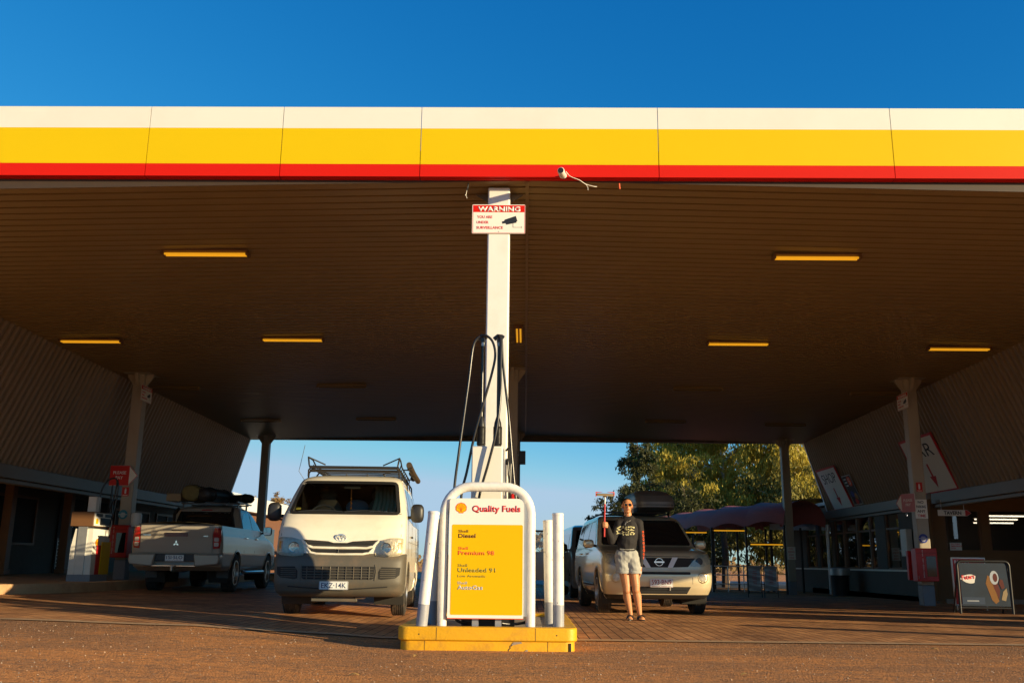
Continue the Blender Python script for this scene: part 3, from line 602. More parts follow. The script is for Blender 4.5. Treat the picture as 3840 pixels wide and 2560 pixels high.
# second dispenser behind the column, mostly hidden
d2 = thing('fuel_dispenser', 'second white dispenser hidden behind the price board and the middle column', 'fuel pump', (-0.36, 10.8, IZ))
def D2(b, name, m, **k): o = b.build(name, m, d2, **k); o.location = (0.36, -10.8, -IZ); return o
D2(MB().box(-0.66, -0.08, 10.62, 11.0, 0.45, 1.22), 'cabinet', 'cream', bevel=0.02)
D2(MB().box(-0.60, -0.14, 10.66, 10.96, IZ-0.035, 0.449), 'plinth', 'blackp')
D2(MB().prism(rrect(-0.56, -0.20, 1.221, 1.86, [0.01, 0.01, 0.12, 0.12]), FXZ, 10.68, 10.95), 'mast_box', 'cream', bevel=0.01)
D2(MB().tube(smoothpath([(-0.2,10.8,1.5),(-0.12,10.8,1.62),(-0.06,10.8,1.45),(-0.05,10.8,1.0)], 6), 0.013, 8), 'hose', 'hose', smooth=60)
# ---------------------------------------------------------------- vehicles
M['van_paint'] = mat('van_white_paint', (0.82, 0.76, 0.62), 0.32, var=0.04, scale=2, coat=0.6, dirt=(0.42, 0.26, 0.14), dscale=2.5, damt=0.18)
M['bumper_grey'] = mat('unpainted_bumper', (0.10, 0.088, 0.068), 0.55, var=0.12, scale=5, dirt=(0.26, 0.16, 0.09), dscale=3, damt=0.4, bump=0.1, bscale=200)
M['suv_paint'] = mat('champagne_paint', (0.72, 0.60, 0.38), 0.32, 0.35, var=0.04, coat=0.8, dirt=(0.36, 0.22, 0.12), dscale=3, damt=0.2)
M['ute_paint'] = mat('silver_ute_paint', (0.37, 0.325, 0.26), 0.35, 0.1, var=0.04, coat=0.3, dirt=(0.34, 0.22, 0.13), dscale=2, damt=0.15)
M['minivan_paint'] = mat('grey_van_paint', (0.34, 0.34, 0.33), 0.3, 0.3, var=0.05, coat=0.8)
M['tint'] = mat('tinted_glass', (0.010, 0.011, 0.012), 0.04, var=0.02, spec=0.5)
M['glass'] = glass_mat('clear_glass', (0.86, 0.88, 0.84), 1.0, 0.03)
M['lamp'] = mat('lamp_reflector', (0.58, 0.53, 0.43), 0.28, 0.2, var=0.45, scale=30, bump=0.8, bscale=34)
M['lampglass'] = glass_mat('lamp_glass', (0.92, 0.90, 0.84), 1.0, 0.05)
M['tail'] = mat('tail_lamp_red', (0.42, 0.012, 0.010), 0.12, var=0.15, coat=1.0)
M['tail_clear'] = mat('tail_lamp_clear', (0.6, 0.6, 0.58), 0.15, 0.5, var=0.1, coat=1.0)
M['amber'] = mat('indicator_amber', (0.6, 0.22, 0.03), 0.2, coat=1.0)
M['plate_white'] = mat('plate_white', (0.75, 0.75, 0.72), 0.4, var=0.03)
M['plate_blue'] = mat('plate_letter_blue', (0.03, 0.05, 0.12), 0.5)
M['plate_maroon'] = mat('plate_letter_maroon', (0.28, 0.01, 0.03), 0.5)
M['lining'] = mat('cabin_lining', (0.030, 0.025, 0.020), 0.8, var=0.2)
M['seat'] = mat('seat_cloth', (0.13, 0.115, 0.08), 0.85, var=0.2)
M['roll_brown'] = mat('dark_roll_cover', (0.055, 0.035, 0.018), 0.7, var=0.3)
M['pillow'] = mat('pillow_cloth', (0.16, 0.20, 0.22), 0.9)
M['curtain'] = mat('curtain_cloth', (0.50, 0.42, 0.26), 0.8, var=0.15)
M['cover'] = mat('tonneau_vinyl', (0.30, 0.22, 0.12), 0.6, var=0.1, bump=0.2, bscale=120)
M['canvas'] = mat('olive_canvas', (0.19, 0.15, 0.05), 0.8, var=0.3, scale=8, bump=0.5, bscale=25)
M['roofbox'] = mat('roof_box_plastic', (0.16, 0.14, 0.12), 0.4, var=0.1)
M['blackpaint'] = mat('black_powder_coat', (0.03, 0.026, 0.022), 0.38, 0.2, var=0.1)
def pip(p, poly):
    c = False; n = len(poly); x, y = p
    for i in range(n):
        (x1, y1), (x2, y2) = poly[i], poly[(i+1) % n]
        if (y1 > y) != (y2 > y) and x < (x2-x1)*(y-y1)/(y2-y1)+x1: c = not c
    return c
def resample(poly, n):
    P_ = [Vector(p) for p in poly]; P_.append(P_[0]); L = [0]
    for a, b in zip(P_, P_[1:]): L.append(L[-1]+(b-a).length)
    out = []; k = 0
    for i in range(n):
        t = L[-1]*i/n
        while L[k+1] < t: k += 1
        out.append(P_[k].lerp(P_[k+1], (t-L[k])/max(L[k+1]-L[k], 1e-9)))
    return out
class Car:
    def __init__(s, lv, root, p=4.0): s.lv = lv; s.p = p; s.root = root
    def par(s, z):
        lv = s.lv
        if z <= lv[0][0]: return lv[0]
        for a, b in zip(lv, lv[1:]):
            if a[0] <= z <= b[0]:
                t = (z-a[0])/max(b[0]-a[0], 1e-9); return tuple(u+(v-u)*t for u, v in zip(a, b))
        return lv[-1]
    def k(s, x, w): q = min(abs(x)/w, 0.9995); return 1-(1-q**s.p)**(1/s.p)
    def fy(s, x, z): _, yf, yr, w, Lf, Lr = s.par(z); return yf+Lf*s.k(x, w)
    def ry(s, x, z): _, yf, yr, w, Lf, Lr = s.par(z); return yr-Lr*s.k(x, w)
    def sx(s, y, z):
        _, yf, yr, w, Lf, Lr = s.par(z); q = 0
        if y < yf+Lf: q = (yf+Lf-y)/Lf
        elif y > yr-Lr: q = (y-yr+Lr)/Lr
        q = min(max(q, 0), 0.9995); return w*(1-q**s.p)**(1/s.p)
    def ringpts(s, z, NF=30, NS=46, NR=18):
        _, yf, yr, w, Lf, Lr = s.par(z); e = 2/s.p; out = []
        for i in range(NF+1):
            th = math.pi*(i/NF-0.5); sn, cs = math.sin(th), math.cos(th)
            out.append((w*math.copysign(abs(sn)**e, sn), yf+Lf-Lf*max(cs, 0)**e, z))
        for i in range(1, NS): out.append((w, yf+Lf+(yr-Lr-yf-Lf)*i/NS, z))
        for i in range(NR+1):
            th = math.pi*(0.5-i/NR); sn, cs = math.sin(th), math.cos(th)
            out.append((w*math.copysign(abs(sn)**e, sn), yr-Lr+Lr*max(cs, 0)**e, z))
        for i in range(1, NS): out.append((-w, yr-Lr+(yf+Lf-yr+Lr)*i/NS, z))
        return out
    def shell(s, parts, classify, dz=0.035, dy=0.07, dome=0.03, capbottom=True):
        zz = []
        for a, b in zip(s.lv, s.lv[1:]):
            n = max(1, math.ceil(max((b[0]-a[0])/dz, abs(b[1]-a[1])/dy, abs(b[2]-a[2])/dy)))
            zz += [a[0]+(b[0]-a[0])*i/n for i in range(n)]
        zz.append(s.lv[-1][0]); rows = [s.ringpts(z) for z in zz]; N = len(rows[0]); top = rows[-1]
        cx = 0; cy = sum(p[1] for p in top)/N; z1 = zz[-1]
        for f in (0.8, 0.55, 0.3, 0.1): rows.append([(p[0]*f, cy+(p[1]-cy)*f, z1+dome*(1-f*f)) for p in top])
        if capbottom:
            bot = rows[0]; rows = [[(p[0]*f, cy+(p[1]-cy)*f, zz[0]) for p in bot] for f in (0.05, 0.75)]+rows
        vs = [p for r in rows for p in r]; B_ = [MB() for _ in parts]; faces = [[] for _ in parts]
        for j in range(len(rows)-1):
            for i in range(N):
                f = (j*N+i, j*N+(i+1) % N, (j+1)*N+(i+1) % N, (j+1)*N+i); c = [sum(vs[q][d] for q in f)/4 for d in range(3)]
                k = classify(c)
                if k is not None: faces[k].append(f)
        faces[0].append(tuple(range((len(rows)-1)*N, len(rows)*N)))
        out = []
        for (nm, mt), fs in zip(parts, faces):
            used = sorted({q for f in fs for q in f}); mp = {q: i for i, q in enumerate(used)}
            b = MB(); b.add([vs[q] for q in used], [tuple(mp[q] for q in f) for f in fs]); out.append(b.build(nm, mt, s.root, smooth=42))
        return out
    def pr(s, kind, u, v, off):
        if kind == 'F': return (u, s.fy(u, v)-off, v)
        if kind == 'B': return (u, s.ry(u, v)+off, v)
        if kind == 'R': return (s.sx(u, v)+off, u, v)
        if kind == 'L': return (-s.sx(u, v)-off, u, v)
    def patch(s, name, mt, kind, poly, off=0.006, thick=0.012, step=0.04, par=None, smooth=40):
        poly = [tuple(p) for p in poly]; R_ = resample(poly, max(len(poly), int(sum((Vector(a)-Vector(b)).length for a, b in zip(poly, poly[1:]+poly[:1]))/step)+4))
        # keep true corners
        pts = []
        for i, a in enumerate(poly):
            b = poly[(i+1) % len(poly)]; n = max(1, int((Vector(b)-Vector(a)).length/step)); pts += [Vector(a).lerp(Vector(b), k/n) for k in range(n)]
        n0 = len(pts); xs_ = [p[0] for p in poly]; zs_ = [p[1] for p in poly]; ins = []
        x = min(xs_)+step/2
        while x < max(xs_):
            z = min(zs_)+step/2
            while z < max(zs_):
                if pip((x, z), poly) and min((Vector((x, z))-q).length for q in pts) > step*0.45: ins.append(Vector((x, z)))
                z += step
            x += step
        r = delaunay_2d_cdt(pts+ins, [], [list(range(n0))], 1, 1e-6); co, fs = r[0], r[2]
        vs = [s.pr(kind, q[0], q[1], off) for q in co]; b = MB(); b.add(vs, fs)
        o1 = [s.pr(kind, q[0], q[1], off) for q in pts]; o2 = [s.pr(kind, q[0], q[1], off-thick) for q in pts]
        b.add(o1+o2, [(i, (i+1) % n0, n0+(i+1) % n0, n0+i) for i in range(n0)])
        return b.build(name, mt, par or s.root, smooth=smooth)
    def frame(s, name, mt, kind, poly, w, off=0.008, par=None, n=80):
        pts = resample(poly, n); c = sum(pts, Vector((0, 0)))/n; b = MB(); vs = []
        for i in range(n):
            t = (pts[(i+1) % n]-pts[i-1]).normalized(); q = Vector((-t.y, t.x))
            if q.dot(c-pts[i]) < 0: q = -q
            inn = pts[i]+q*w; ou = pts[i]-q*w*0.25
            vs += [s.pr(kind, ou[0], ou[1], off-0.02), s.pr(kind, ou[0], ou[1], off), s.pr(kind, inn[0], inn[1], off), s.pr(kind, inn[0], inn[1], off-0.02)]
        fs = [(i*4+k, i*4+k+1, ((i+1) % n)*4+k+1, ((i+1) % n)*4+k) for i in range(n) for k in range(3)]
        return b.add(vs, fs).build(name, mt, par or s.root)
    def curve(s, name, mt, kind, pts, r, off=0.0, par=None, n=6):
        return MB().tube([s.pr(kind, u, v, off) for u, v in pts], r, n).build(name, mt, par or s.root, smooth=60)
def wheel(root, x, y, r, w, side, rim_r=None, spokes=6, rimmat='rim'):
    rim_r = rim_r or r*0.6; h = w/2
    pf = [(rim_r, -h*0.8), (rim_r+0.02, -h*0.95), (r-0.05, -h*1.0), (r-0.015, -h*0.88), (r-0.004, -h*0.78)]
    for k in range(-2, 3):
        a = k*h*0.30; pf += [(r, a-h*0.12), (r-0.001, a+h*0.06), (r-0.010, a+h*0.07), (r-0.010, a+h*0.16)]
    pf += [(r-0.004, h*0.78), (r-0.015, h*0.88), (r-0.05, h*1.0), (rim_r+0.02, h*0.95), (rim_r, h*0.8)]
    t = MB().lathe(pf, (x, y, r), 'X', 48, closed=True).build('wheel', 'tyre', root, smooth=30)
    b = MB(); o = x+side*h*0.55
    b.lathe([(rim_r+0.006, side*0.05), (rim_r-0.01, side*0.05), (rim_r-0.025, 0), (rim_r-0.03, -side*0.08)], (o, y, r), 'X', 36, closed=True)
    b.lathe([(0, side*0.03), (0.045, side*0.03), (0.06, side*0.015), (0.06, -side*0.05), (0, -side*0.05)], (o, y, r), 'X', 20)
    for k in range(spokes):
        a = 2*math.pi*k/spokes; st = len(b.v); b.box(o-0.015, o+0.02, -0.028, 0.028, 0.04, rim_r-0.015)
        for i in range(st, len(b.v)):
            X, Y, Z = b.v[i]; b.v[i] = (X, y+Y*math.cos(a)+Z*math.sin(a), r-Y*math.sin(a)+Z*math.cos(a))
    b.build('rim', rimmat, t, smooth=30)
    MB().lathe([(0, 0), (rim_r-0.02, 0)], (o-side*0.06, y, r), 'X', 24).build('brake_disc', 'dark', t)
    return t
def well(car, y, r, ra, side, lip='dark'):
    b = MB(); n = 20; xo = car.sx(y, r+0.1)
    for i in range(n+1):
        a = R(-25+230*i/n); b.v += [(side*(xo-0.02), y+ra*1.04*math.cos(a), r+ra*1.04*math.sin(a)), (side*(xo-0.42), y+ra*1.04*math.cos(a), r+ra*1.04*math.sin(a))]
    b.f += [(2*i, 2*i+1, 2*i+3, 2*i+2) for i in range(n)]+[tuple(2*i+1 for i in range(n+1))]; b.m = [0]*len(b.f)
    b.build('wheel_well', 'dark', car.root, smooth=60)
    pts = [(y+ra*math.cos(R(a)), max(r+ra*math.sin(R(a)), car.lv[0][0])) for a in range(-30, 211, 8)]
    car.curve('arch_lip', lip, 'R' if side > 0 else 'L', pts, 0.022, -0.008)
def mirror(root, x, y, z, side, w=0.16, h=0.26, arm=0.12, m='blackp', back=None):
    t = MB(); q = [(0, 0)]; t.ball((x+side*(arm+w/2), y, z), (w/2, 0.075, h/2), 16, 10); o = t.build('wing_mirror', m, root, smooth=80)
    # squared-off housing: push the ball towards a box
    for v in o.data.vertices:
        c = Vector((x+side*(arm+w/2), y, z)); d = v.co-c
        e = Vector((d.x/(w/2), d.y/0.075, d.z/(h/2))); f = 1.0/max((abs(e.x)**3.5+abs(e.y)**3.5+abs(e.z)**3.5)**(1/3.5), 1e-3)*1.0 if e.length > 1e-3 else 1
        v.co = c+d*f*0.98
    MB().tube([(x, y+0.02, z-h*0.25), (x+side*(arm+0.03), y+0.01, z-h*0.2)], 0.022, 8).build('mirror_arm', 'blackp', o)
    b = MB(); b.prism(rrect(x+side*(arm+w/2)-w*0.42, x+side*(arm+w/2)+w*0.42, z-h*0.42, z+h*0.42, 0.03), FXZ, y+0.073, y+0.078); b.build('mirror_glass', 'chrome', o)
    return o
def emblem_ring(b, c, rx, rz, r, y, n=28, tilt=0):
    b.tube([(c[0]+rx*math.cos(2*math.pi*i/n), y, c[1]+rz*math.sin(2*math.pi*i/n)) for i in range(n+1)], r, 6, cap=False)
def plate(root, x, y, z, s, letter, w=0.372, h=0.105, rot=0, small=None, name='number_plate', cap=0.062):
    o = MB().prism(rrect(-w/2, w/2, -h/2, h/2, 0.01), FXZ, -0.004, 0.0).build(name, 'plate_white', root, smooth=30); o.location = (x, y, z); o.rotation_euler = (0, 0, R(rot))
    b = MB()
    for a in ((-w/2+0.004, w/2-0.004, h/2-0.007, h/2-0.004), (-w/2+0.004, w/2-0.004, -h/2+0.004, -h/2+0.007), (-w/2+0.004, -w/2+0.007, -h/2+0.0072, h/2-0.0072), (w/2-0.007, w/2-0.004, -h/2+0.0072, h/2-0.0072)): b.box(a[0], a[1], -0.0052, -0.0041, a[2], a[3])
    b.build('plate_border', letter, o)
    text(s, front(0, -0.0041, -cap/2+(0.012 if small else 0)), cap, letter, o, width=w*0.86, bold=0.01, align='CENTER')
    if small: text(small, front(0, -0.0041, -h/2+0.010), 0.009, letter, o, width=w*0.8, align='CENTER')
    return o

# ---- white van
GV = gz(-2.4, 13.5)
vt = thing('van', 'white van with dark grey bumper and black roof rack facing the camera', 'van', (-2.42, 12.42, GV+0.01), 4.0)
V = Car([(0.28,0.12,4.60,0.79,0.35,0.2),(0.34,0.04,4.66,0.825,0.27,0.2),(0.45,0.0,4.69,0.843,0.24,0.2),(0.66,0.0,4.70,0.848,0.23,0.2),(0.74,0.015,4.70,0.848,0.23,0.2),(0.80,0.05,4.70,0.848,0.23,0.2),(0.83,0.075,4.70,0.847,0.24,0.2),(1.00,0.10,4.70,0.847,0.26,0.2),(1.15,0.17,4.70,0.845,0.28,0.2),(1.28,0.27,4.70,0.842,0.30,0.2),(1.34,0.34,4.70,0.835,0.30,0.2),
         (1.40,0.41,4.69,0.826,0.34,0.2),(1.60,0.66,4.66,0.785,0.30,0.2),(1.80,0.92,4.62,0.735,0.27,0.2),(1.86,1.02,4.60,0.715,0.28,0.22),(1.905,1.13,4.56,0.68,0.35,0.25),(1.94,1.30,4.50,0.62,0.4,0.3),(1.958,1.6,4.4,0.52,0.5,0.35)], vt, 4.2)
ws_poly = rrect(-0.75, 0.75, 1.352, 1.835, [0.05, 0.05, 0.06, 0.06]); ws_poly = [(x*(1-(z-1.352)*0.24), z) for x, z in ws_poly]
hole = [(x*0.965, 1.595+(z-1.595)*0.925) for x, z in ws_poly]
FW, RW = 1.06, 3.60
def vclass(c):
    x, y, z = c
    if y < 1.3 and pip((x, z), hole): return None
    if abs(x) > 0.62:
        for yw in (FW, RW):
            if math.hypot(y-yw, z-0.33) < 0.385: return None
    if z < 0.83 and y < 0.62: return 1
    return 0
V.shell([('body', 'van_paint'), ('front_bumper', 'bumper_grey')], vclass, dome=0.02)
V.frame('windscreen_seal', 'blackp', 'F', ws_poly, 0.036, 0.004)
V.patch('windscreen', 'glass', 'F', hole, -0.004, 0.001, 0.05)
MB().box(-0.74, 0.74, 0.62, 0.78, 0.6, 1.30).box(-0.74, 0.74, 2.3, 2.32, 0.6, 1.9).box(-0.79, -0.77, 0.85, 2.3, 0.6, 1.40).box(0.77, 0.79, 0.85, 2.3, 0.6, 1.40).box(-0.76, 0.76, 0.6, 2.3, 0.55, 0.6).box(-0.71, -0.70, 1.2, 2.3, 1.40, 1.86).box(0.70, 0.71, 1.2, 2.3, 1.4, 1.86).box(-0.69, 0.69, 1.2, 2.3, 1.86, 1.88).build('cabin_lining', 'lining', vt)
b = MB(); b.add([(-0.73, 0.62, 1.30), (0.73, 0.62, 1.30), (0.76, 0.40, 1.362), (-0.76, 0.40, 1.362)], [(0,1,2,3)]); b.box(-0.74, 0.74, 0.5, 0.85, 1.25, 1.31); dsh = b.build('dashboard', 'blackp', vt)
b = MB(); b.tube([(-0.36+0.19*math.cos(t*0.2618), 0.90+0.07*math.sin(t*0.2618), 1.33+0.165*math.sin(t*0.2618)) for t in range(25)], 0.016, 8); b.tube([(-0.54, 0.9, 1.33), (-0.36, 0.86, 1.30), (-0.18, 0.9, 1.33)], 0.018, 8); b.build('steering_wheel', 'lampgrey' if 'lampgrey' in M else 'seat', vt, smooth=60)
for sx_, in ((-0.38,), (0.38,)):
    b = MB(); b.ball((sx_, 1.55, 1.25), (0.24, 0.09, 0.42), 14, 10); b.ball((sx_, 1.55, 1.68), (0.13, 0.06, 0.09), 12, 8); b.build('seat', 'seat', vt, smooth=70)
b = MB(); n = 40
vs = []
for i in range(n+1):
    t = i/n; x = 0.30+0.34*t; yy = 1.30+0.025*math.sin(t*38); vs += [(x-0.07*(1-t)*0.4, yy-0.12, 1.36), (x+0.02, yy, 1.60), (x+0.02*(1-t), yy+0.02, 1.80)]
fs = [(3*i+k, 3*i+k+1, 3*i+4+k, 3*i+3+k) for i in range(n) for k in range(2)]; b.add(vs, fs).build('curtain', 'curtain', vt, smooth=60)
o = MB().ball((0.05, 1.5, 1.50), (0.17, 0.07, 0.12), 12, 8).build('pillow', 'pillow', vt, smooth=60)
b = MB(); g = random.Random(5)
for k in range(7): b.ball((0.36+k*0.045, 0.52+g.uniform(-0.02, 0.02), 1.375+g.uniform(0, 0.02)), (0.035, 0.03, 0.018), 7, 5)
b.build('crumpled_map', 'plate_white', vt, smooth=0)
MB().box(-0.10, 0.13, 1.02, 1.045, 1.735, 1.79).build('rear_view_mirror', 'seat', vt, bevel=0.01)
b = MB(); b.tube([(0.01, 1.0, 1.735), (0.01, 1.0, 1.60)], 0.003, 5)
for k in range(7): b.ball((0.01+0.004*(k % 2), 1.0, 1.60-k*0.024), 0.010+0.004*(k % 3 == 0), 8, 6)
b.build('hanging_beads', 'amber', vt)
for yy, n2 in ((-0.60, 1.39),): V.patch('inspection_sticker', 'ink_olive', 'F', rrect(-0.665, -0.60, 1.405, 1.435, 0.004), 0.001, 0.002, 0.05)
b = MB()
for x0, x1 in ((-0.62, -0.02), (0.0, 0.58)): b.tube([V.pr('F', x0+(x1-x0)*t/6, 1.378+0.022*math.sin(t/6*3.1), 0.016) for t in range(7)], 0.008, 6)
b.build('wiper', 'blackp', vt)
# grille, lights, bumper openings
gp = [(-0.50, 1.005), (-0.16, 0.985), (-0.09, 0.965), (0.09, 0.965), (0.16, 0.985), (0.50, 1.005), (0.43, 0.93), (0.36, 0.912), (-0.36, 0.912), (-0.43, 0.93)]
V.patch('grille_opening', 'dark', 'F', gp, 0.004, 0.01, 0.05)
gl = V.patch('grille_opening', 'dark', 'F', [(-0.44, 0.905), (-0.36, 0.888), (0.36, 0.888), (0.44, 0.905), (0.37, 0.838), (0.30, 0.828), (-0.30, 0.828), (-0.37, 0.838)], 0.004, 0.01, 0.05)
for pts, r in (([(-0.50, 0.995), (-0.43, 0.922), (-0.35, 0.90), (0, 0.897), (0.35, 0.90), (0.43, 0.922), (0.50, 0.995)], 0.019), ([(-0.44, 0.90), (-0.38, 0.838), (-0.3, 0.82), (0, 0.817), (0.3, 0.82), (0.38, 0.838), (0.44, 0.90)], 0.016)):
    V.curve('grille_bar', 'van_paint', 'F', [pts[0]]+[tuple(Vector(a).lerp(Vector(c), k/4)) for a, c in zip(pts, pts[1:]) for k in range(1, 5)], r, 0.0)
V.curve('grille_slat', 'blackp', 'F', [(x/10*0.36, 0.857) for x in range(-10, 11)], 0.006, 0.008); V.curve('grille_slat', 'blackp', 'F', [(x/10*0.42, 0.955-0.0*x) for x in range(-10, 11)], 0.007, 0.006)
V.curve('grille_slat', 'blackp', 'F', [(-0.02, 0.835), (-0.02, 0.885)], 0.006, 0.014)
b = MB(); em = (-0.0, 1.03); ye = V.fy(0, 1.03)-0.012
emblem_ring(b, em, 0.070, 0.047, 0.0055, ye); emblem_ring(b, em, 0.026, 0.043, 0.0045, ye-0.001); emblem_ring(b, (em[0], em[1]+0.017), 0.052, 0.021, 0.0045, ye-0.002); b.build('emblem', 'chrome', vt, smooth=60)
for s in (-1, 1):
    hpoly = [(s*0.455, 0.845), (s*0.47, 0.80), (s*0.60, 0.785), (s*0.76, 0.80), (s*0.822, 0.825), (s*0.822, 1.02), (s*0.78, 1.035), (s*0.64, 1.03), (s*0.52, 1.00), (s*0.48, 0.93)]
    h = V.patch('headlight', 'lamp', 'F', hpoly, 0.004, 0.012, 0.03)
    V.patch('lens_cover', 'lampglass', 'F', hpoly, 0.012, 0.010, 0.03, par=h)
    b = MB()
    for cx, cz, rr in ((0.60, 0.905, 0.075),):
        b.lathe([(rr*0.9, 0.0), (rr*0.85, -0.004), (rr*0.78, 0.0)], (s*cx, V.fy(cx, cz)-0.012, cz), 'Y', 20)
    b.build('bulb', 'chrome', h, smooth=60)
    V.patch('indicator', 'amber', 'F', [(s*0.755, 0.85), (s*0.805, 0.86), (s*0.805, 0.98), (s*0.755, 0.98)], 0.008, 0.004, 0.03, par=h)
    f = V.patch('fog_recess', 'dark', 'F', [(s*0.52, 0.51), (s*0.56, 0.50), (s*0.74, 0.52), (s*0.79, 0.56), (s*0.80, 0.655), (s*0.56, 0.66), (s*0.52, 0.60)], 0.003, 0.01, 0.04)
    for zz in (0.53, 0.555, 0.58, 0.605, 0.63): V.curve('mesh_bar', 'bumper_grey', 'F', [(s*(0.54+0.05*k), zz) for k in range(5)], 0.0045, 0.006, par=f)
    V.curve('bumper_slit', 'dark', 'F', [(s*(0.10+0.06*k), 0.375+0.004*k) for k in range(10)], 0.009, 0.0)
    V.curve('bumper_crease', 'bumper_grey', 'F', [(s*0.475, 0.49), (s*0.49, 0.6), (s*0.475, 0.69)], 0.010, 0.0)
f = V.patch('lower_grille', 'dark', 'F', [(-0.46, 0.515), (-0.43, 0.50), (0.43, 0.50), (0.46, 0.515), (0.47, 0.665), (-0.47, 0.665)], 0.003, 0.01, 0.05)
for zz in (0.53, 0.563, 0.596, 0.63): V.curve('grille_slat', 'bumper_grey', 'F', [(x/10*0.455, zz) for x in range(-10, 11)], 0.006, 0.008, par=f)
for k in range(-4, 5): V.curve('grille_slat', 'bumper_grey', 'F', [(k*0.1, 0.505), (k*0.1, 0.58), (k*0.1, 0.66)], 0.006, 0.010, par=f)
plate(vt, -0.045, V.fy(0, 0.43)-0.022, 0.425, 'EKZ·14K', 'plate_blue', rot=0)
MB().box(-0.36, 0.24, 0.20, 0.26, 0.215, 0.30).build('skid_plate', 'bumper_grey', vt, bevel=0.01)
MB().tube([(0.22, 0.20, 0.262), (0.32, 0.19, 0.262), (0.35, 0.19, 0.272)], 0.010, 8).build('tow_eye', 'metal', vt)
V.curve('bonnet_seam', 'dark', 'F', [(-0.76, 1.37), (-0.79, 1.2), (-0.79, 1.05)], 0.004, -0.001); V.curve('bonnet_seam', 'dark', 'F', [(0.76, 1.37), (0.785, 1.2), (0.785, 1.05)], 0.004, -0.001)
for s, kd in ((1, 'R'), (-1, 'L')):
    V.patch('side_window', 'tint', kd, [(0.98, 1.30), (1.06, 1.40), (1.33, 1.76), (1.92, 1.78), (1.92, 1.28)], 0.004, 0.01, 0.08)
    V.patch('side_window', 'tint', kd, rrect(2.02, 3.15, 1.27, 1.78, 0.05), 0.004, 0.01, 0.08)
    V.patch('side_window', 'tint', kd, rrect(3.27, 4.40, 1.27, 1.76, 0.05), 0.004, 0.01, 0.08)
    for yy in (0.93, 1.97, 3.2): V.curve('door_seam', 'dark', kd, [(yy, 0.45), (yy, 0.9), (yy, 1.24)], 0.004, -0.001)
    V.curve('side_seam', 'dark', kd, [(1.0+0.3*k, 1.0) for k in range(12)], 0.003, -0.001)
    V.curve('door_handle', 'blackp', kd, [(1.68, 1.08), (1.76, 1.085), (1.86, 1.08)], 0.014, 0.012)
    V.curve('drip_rail', 'van_paint', kd, [(1.3+0.25*k, 1.868) for k in range(13)], 0.012, 0.0)
    for yw in (FW, RW):
        well(V, yw, 0.33, 0.385, s, 'van_paint' if yw == RW else 'bumper_grey'); wheel(vt, s*0.735, yw, 0.33, 0.20, s, 0.20, 8, 'metal')
    mirror(vt, s*0.80, 0.80, 1.39, s, 0.19, 0.26, 0.07 if s > 0 else 0.12)
for s in (-1, 1): V.patch('tail_lamp', 'tail', 'B', [(s*0.72, 0.85), (s*0.80, 0.85), (s*0.80, 1.25), (s*0.72, 1.25)], 0.004, 0.01, 0.05)
MB().tube([(-0.70, 1.35, 1.85), (-0.80, 1.30, 2.0), (-0.80+0.07, 1.28, 2.38)], 0.004, 6).build('aerial', 'blackp', vt)
rk = MB().tube([(-0.64, 1.25, 2.06), (0.64, 1.25, 2.06)], 0.022, 8).tube([(-0.64, 1.30, 2.01), (0.64, 1.30, 2.01)], 0.018, 8)
for s in (-1, 1):
    rk.tube([(s*0.64, 1.25, 2.07), (s*0.64, 4.4, 2.07)], 0.016, 8); rk.tube([(s*0.64, 1.20, 2.08), (s*0.66, 1.22, 2.20), (s*0.655, 1.5, 2.20), (s*0.655, 1.62, 2.20)], 0.012, 8); rk.tube([(s*0.655, 1.62, 2.20), (s*0.655, 1.95, 2.14), (s*0.65, 4.35, 2.14)], 0.011, 8)
    for k in range(8): rk.tube([(s*0.64, 1.7+k*0.38, 2.07), (s*0.655, 1.7+k*0.38, 2.14)], 0.008, 6)
    for k in range(5): rk.tube([(s*0.70, 1.55+k*0.7, 1.86), (s*0.69, 1.55+k*0.7, 2.0), (s*0.64, 1.55+k*0.7, 2.07)], 0.012, 6)
    rk.tube([(s*0.66, 1.22, 2.20), (s*0.42, 1.30, 2.10)], 0.010, 6); rk.tube([(s*0.66, 1.3, 1.93), (s*0.655, 1.27, 2.02), (s*0.62, 1.26, 2.06)], 0.012, 6); rk.tube([(s*0.655, 1.27, 2.03), (s*0.42, 1.32, 1.975)], 0.010, 6)
rk.build('roof_rack', 'blackpaint', vt, smooth=50)
sl = MB()
for k in range(12): sl.box(-0.63, 0.63, 1.35+k*0.26, 1.42+k*0.26, 2.052, 2.066)
for x in (-0.4, -0.1, 0.2, 0.45): sl.ball((x, 1.25, 1.955), (0.02, 0.02, 0.012), 8, 5)
sl.build('rack_slats', 'blackpaint', vt)
aw = thing('rolled_awning', 'rolled tan and black awning strapped to the right side of the van roof rack', 'awning roll', (-1.73, 13.9, GV+2.08), 4)
MB().tube([(0, 0, 0.06), (0.03, 0.9, 0.0), (0.07, 1.6, -0.05)], 0.042, 14).build('canvas_roll', 'roll_brown', aw, smooth=60)
MB().tube([(-0.09, 0.2, 0.0), (0.0, 0.2, 0.0)], 0.01, 6).tube([(-0.09, 1.2, -0.06), (0.03, 1.2, -0.06)], 0.01, 6).build('mounting_arm', 'blackpaint', aw)
for yy in (0.05, 0.3, 0.8, 1.3): MB().tube([(0.001, yy, 0.057-yy*0.065), (0.004, yy+0.05, 0.054-yy*0.065)], 0.045, 14).build('strap', 'blackp', aw)

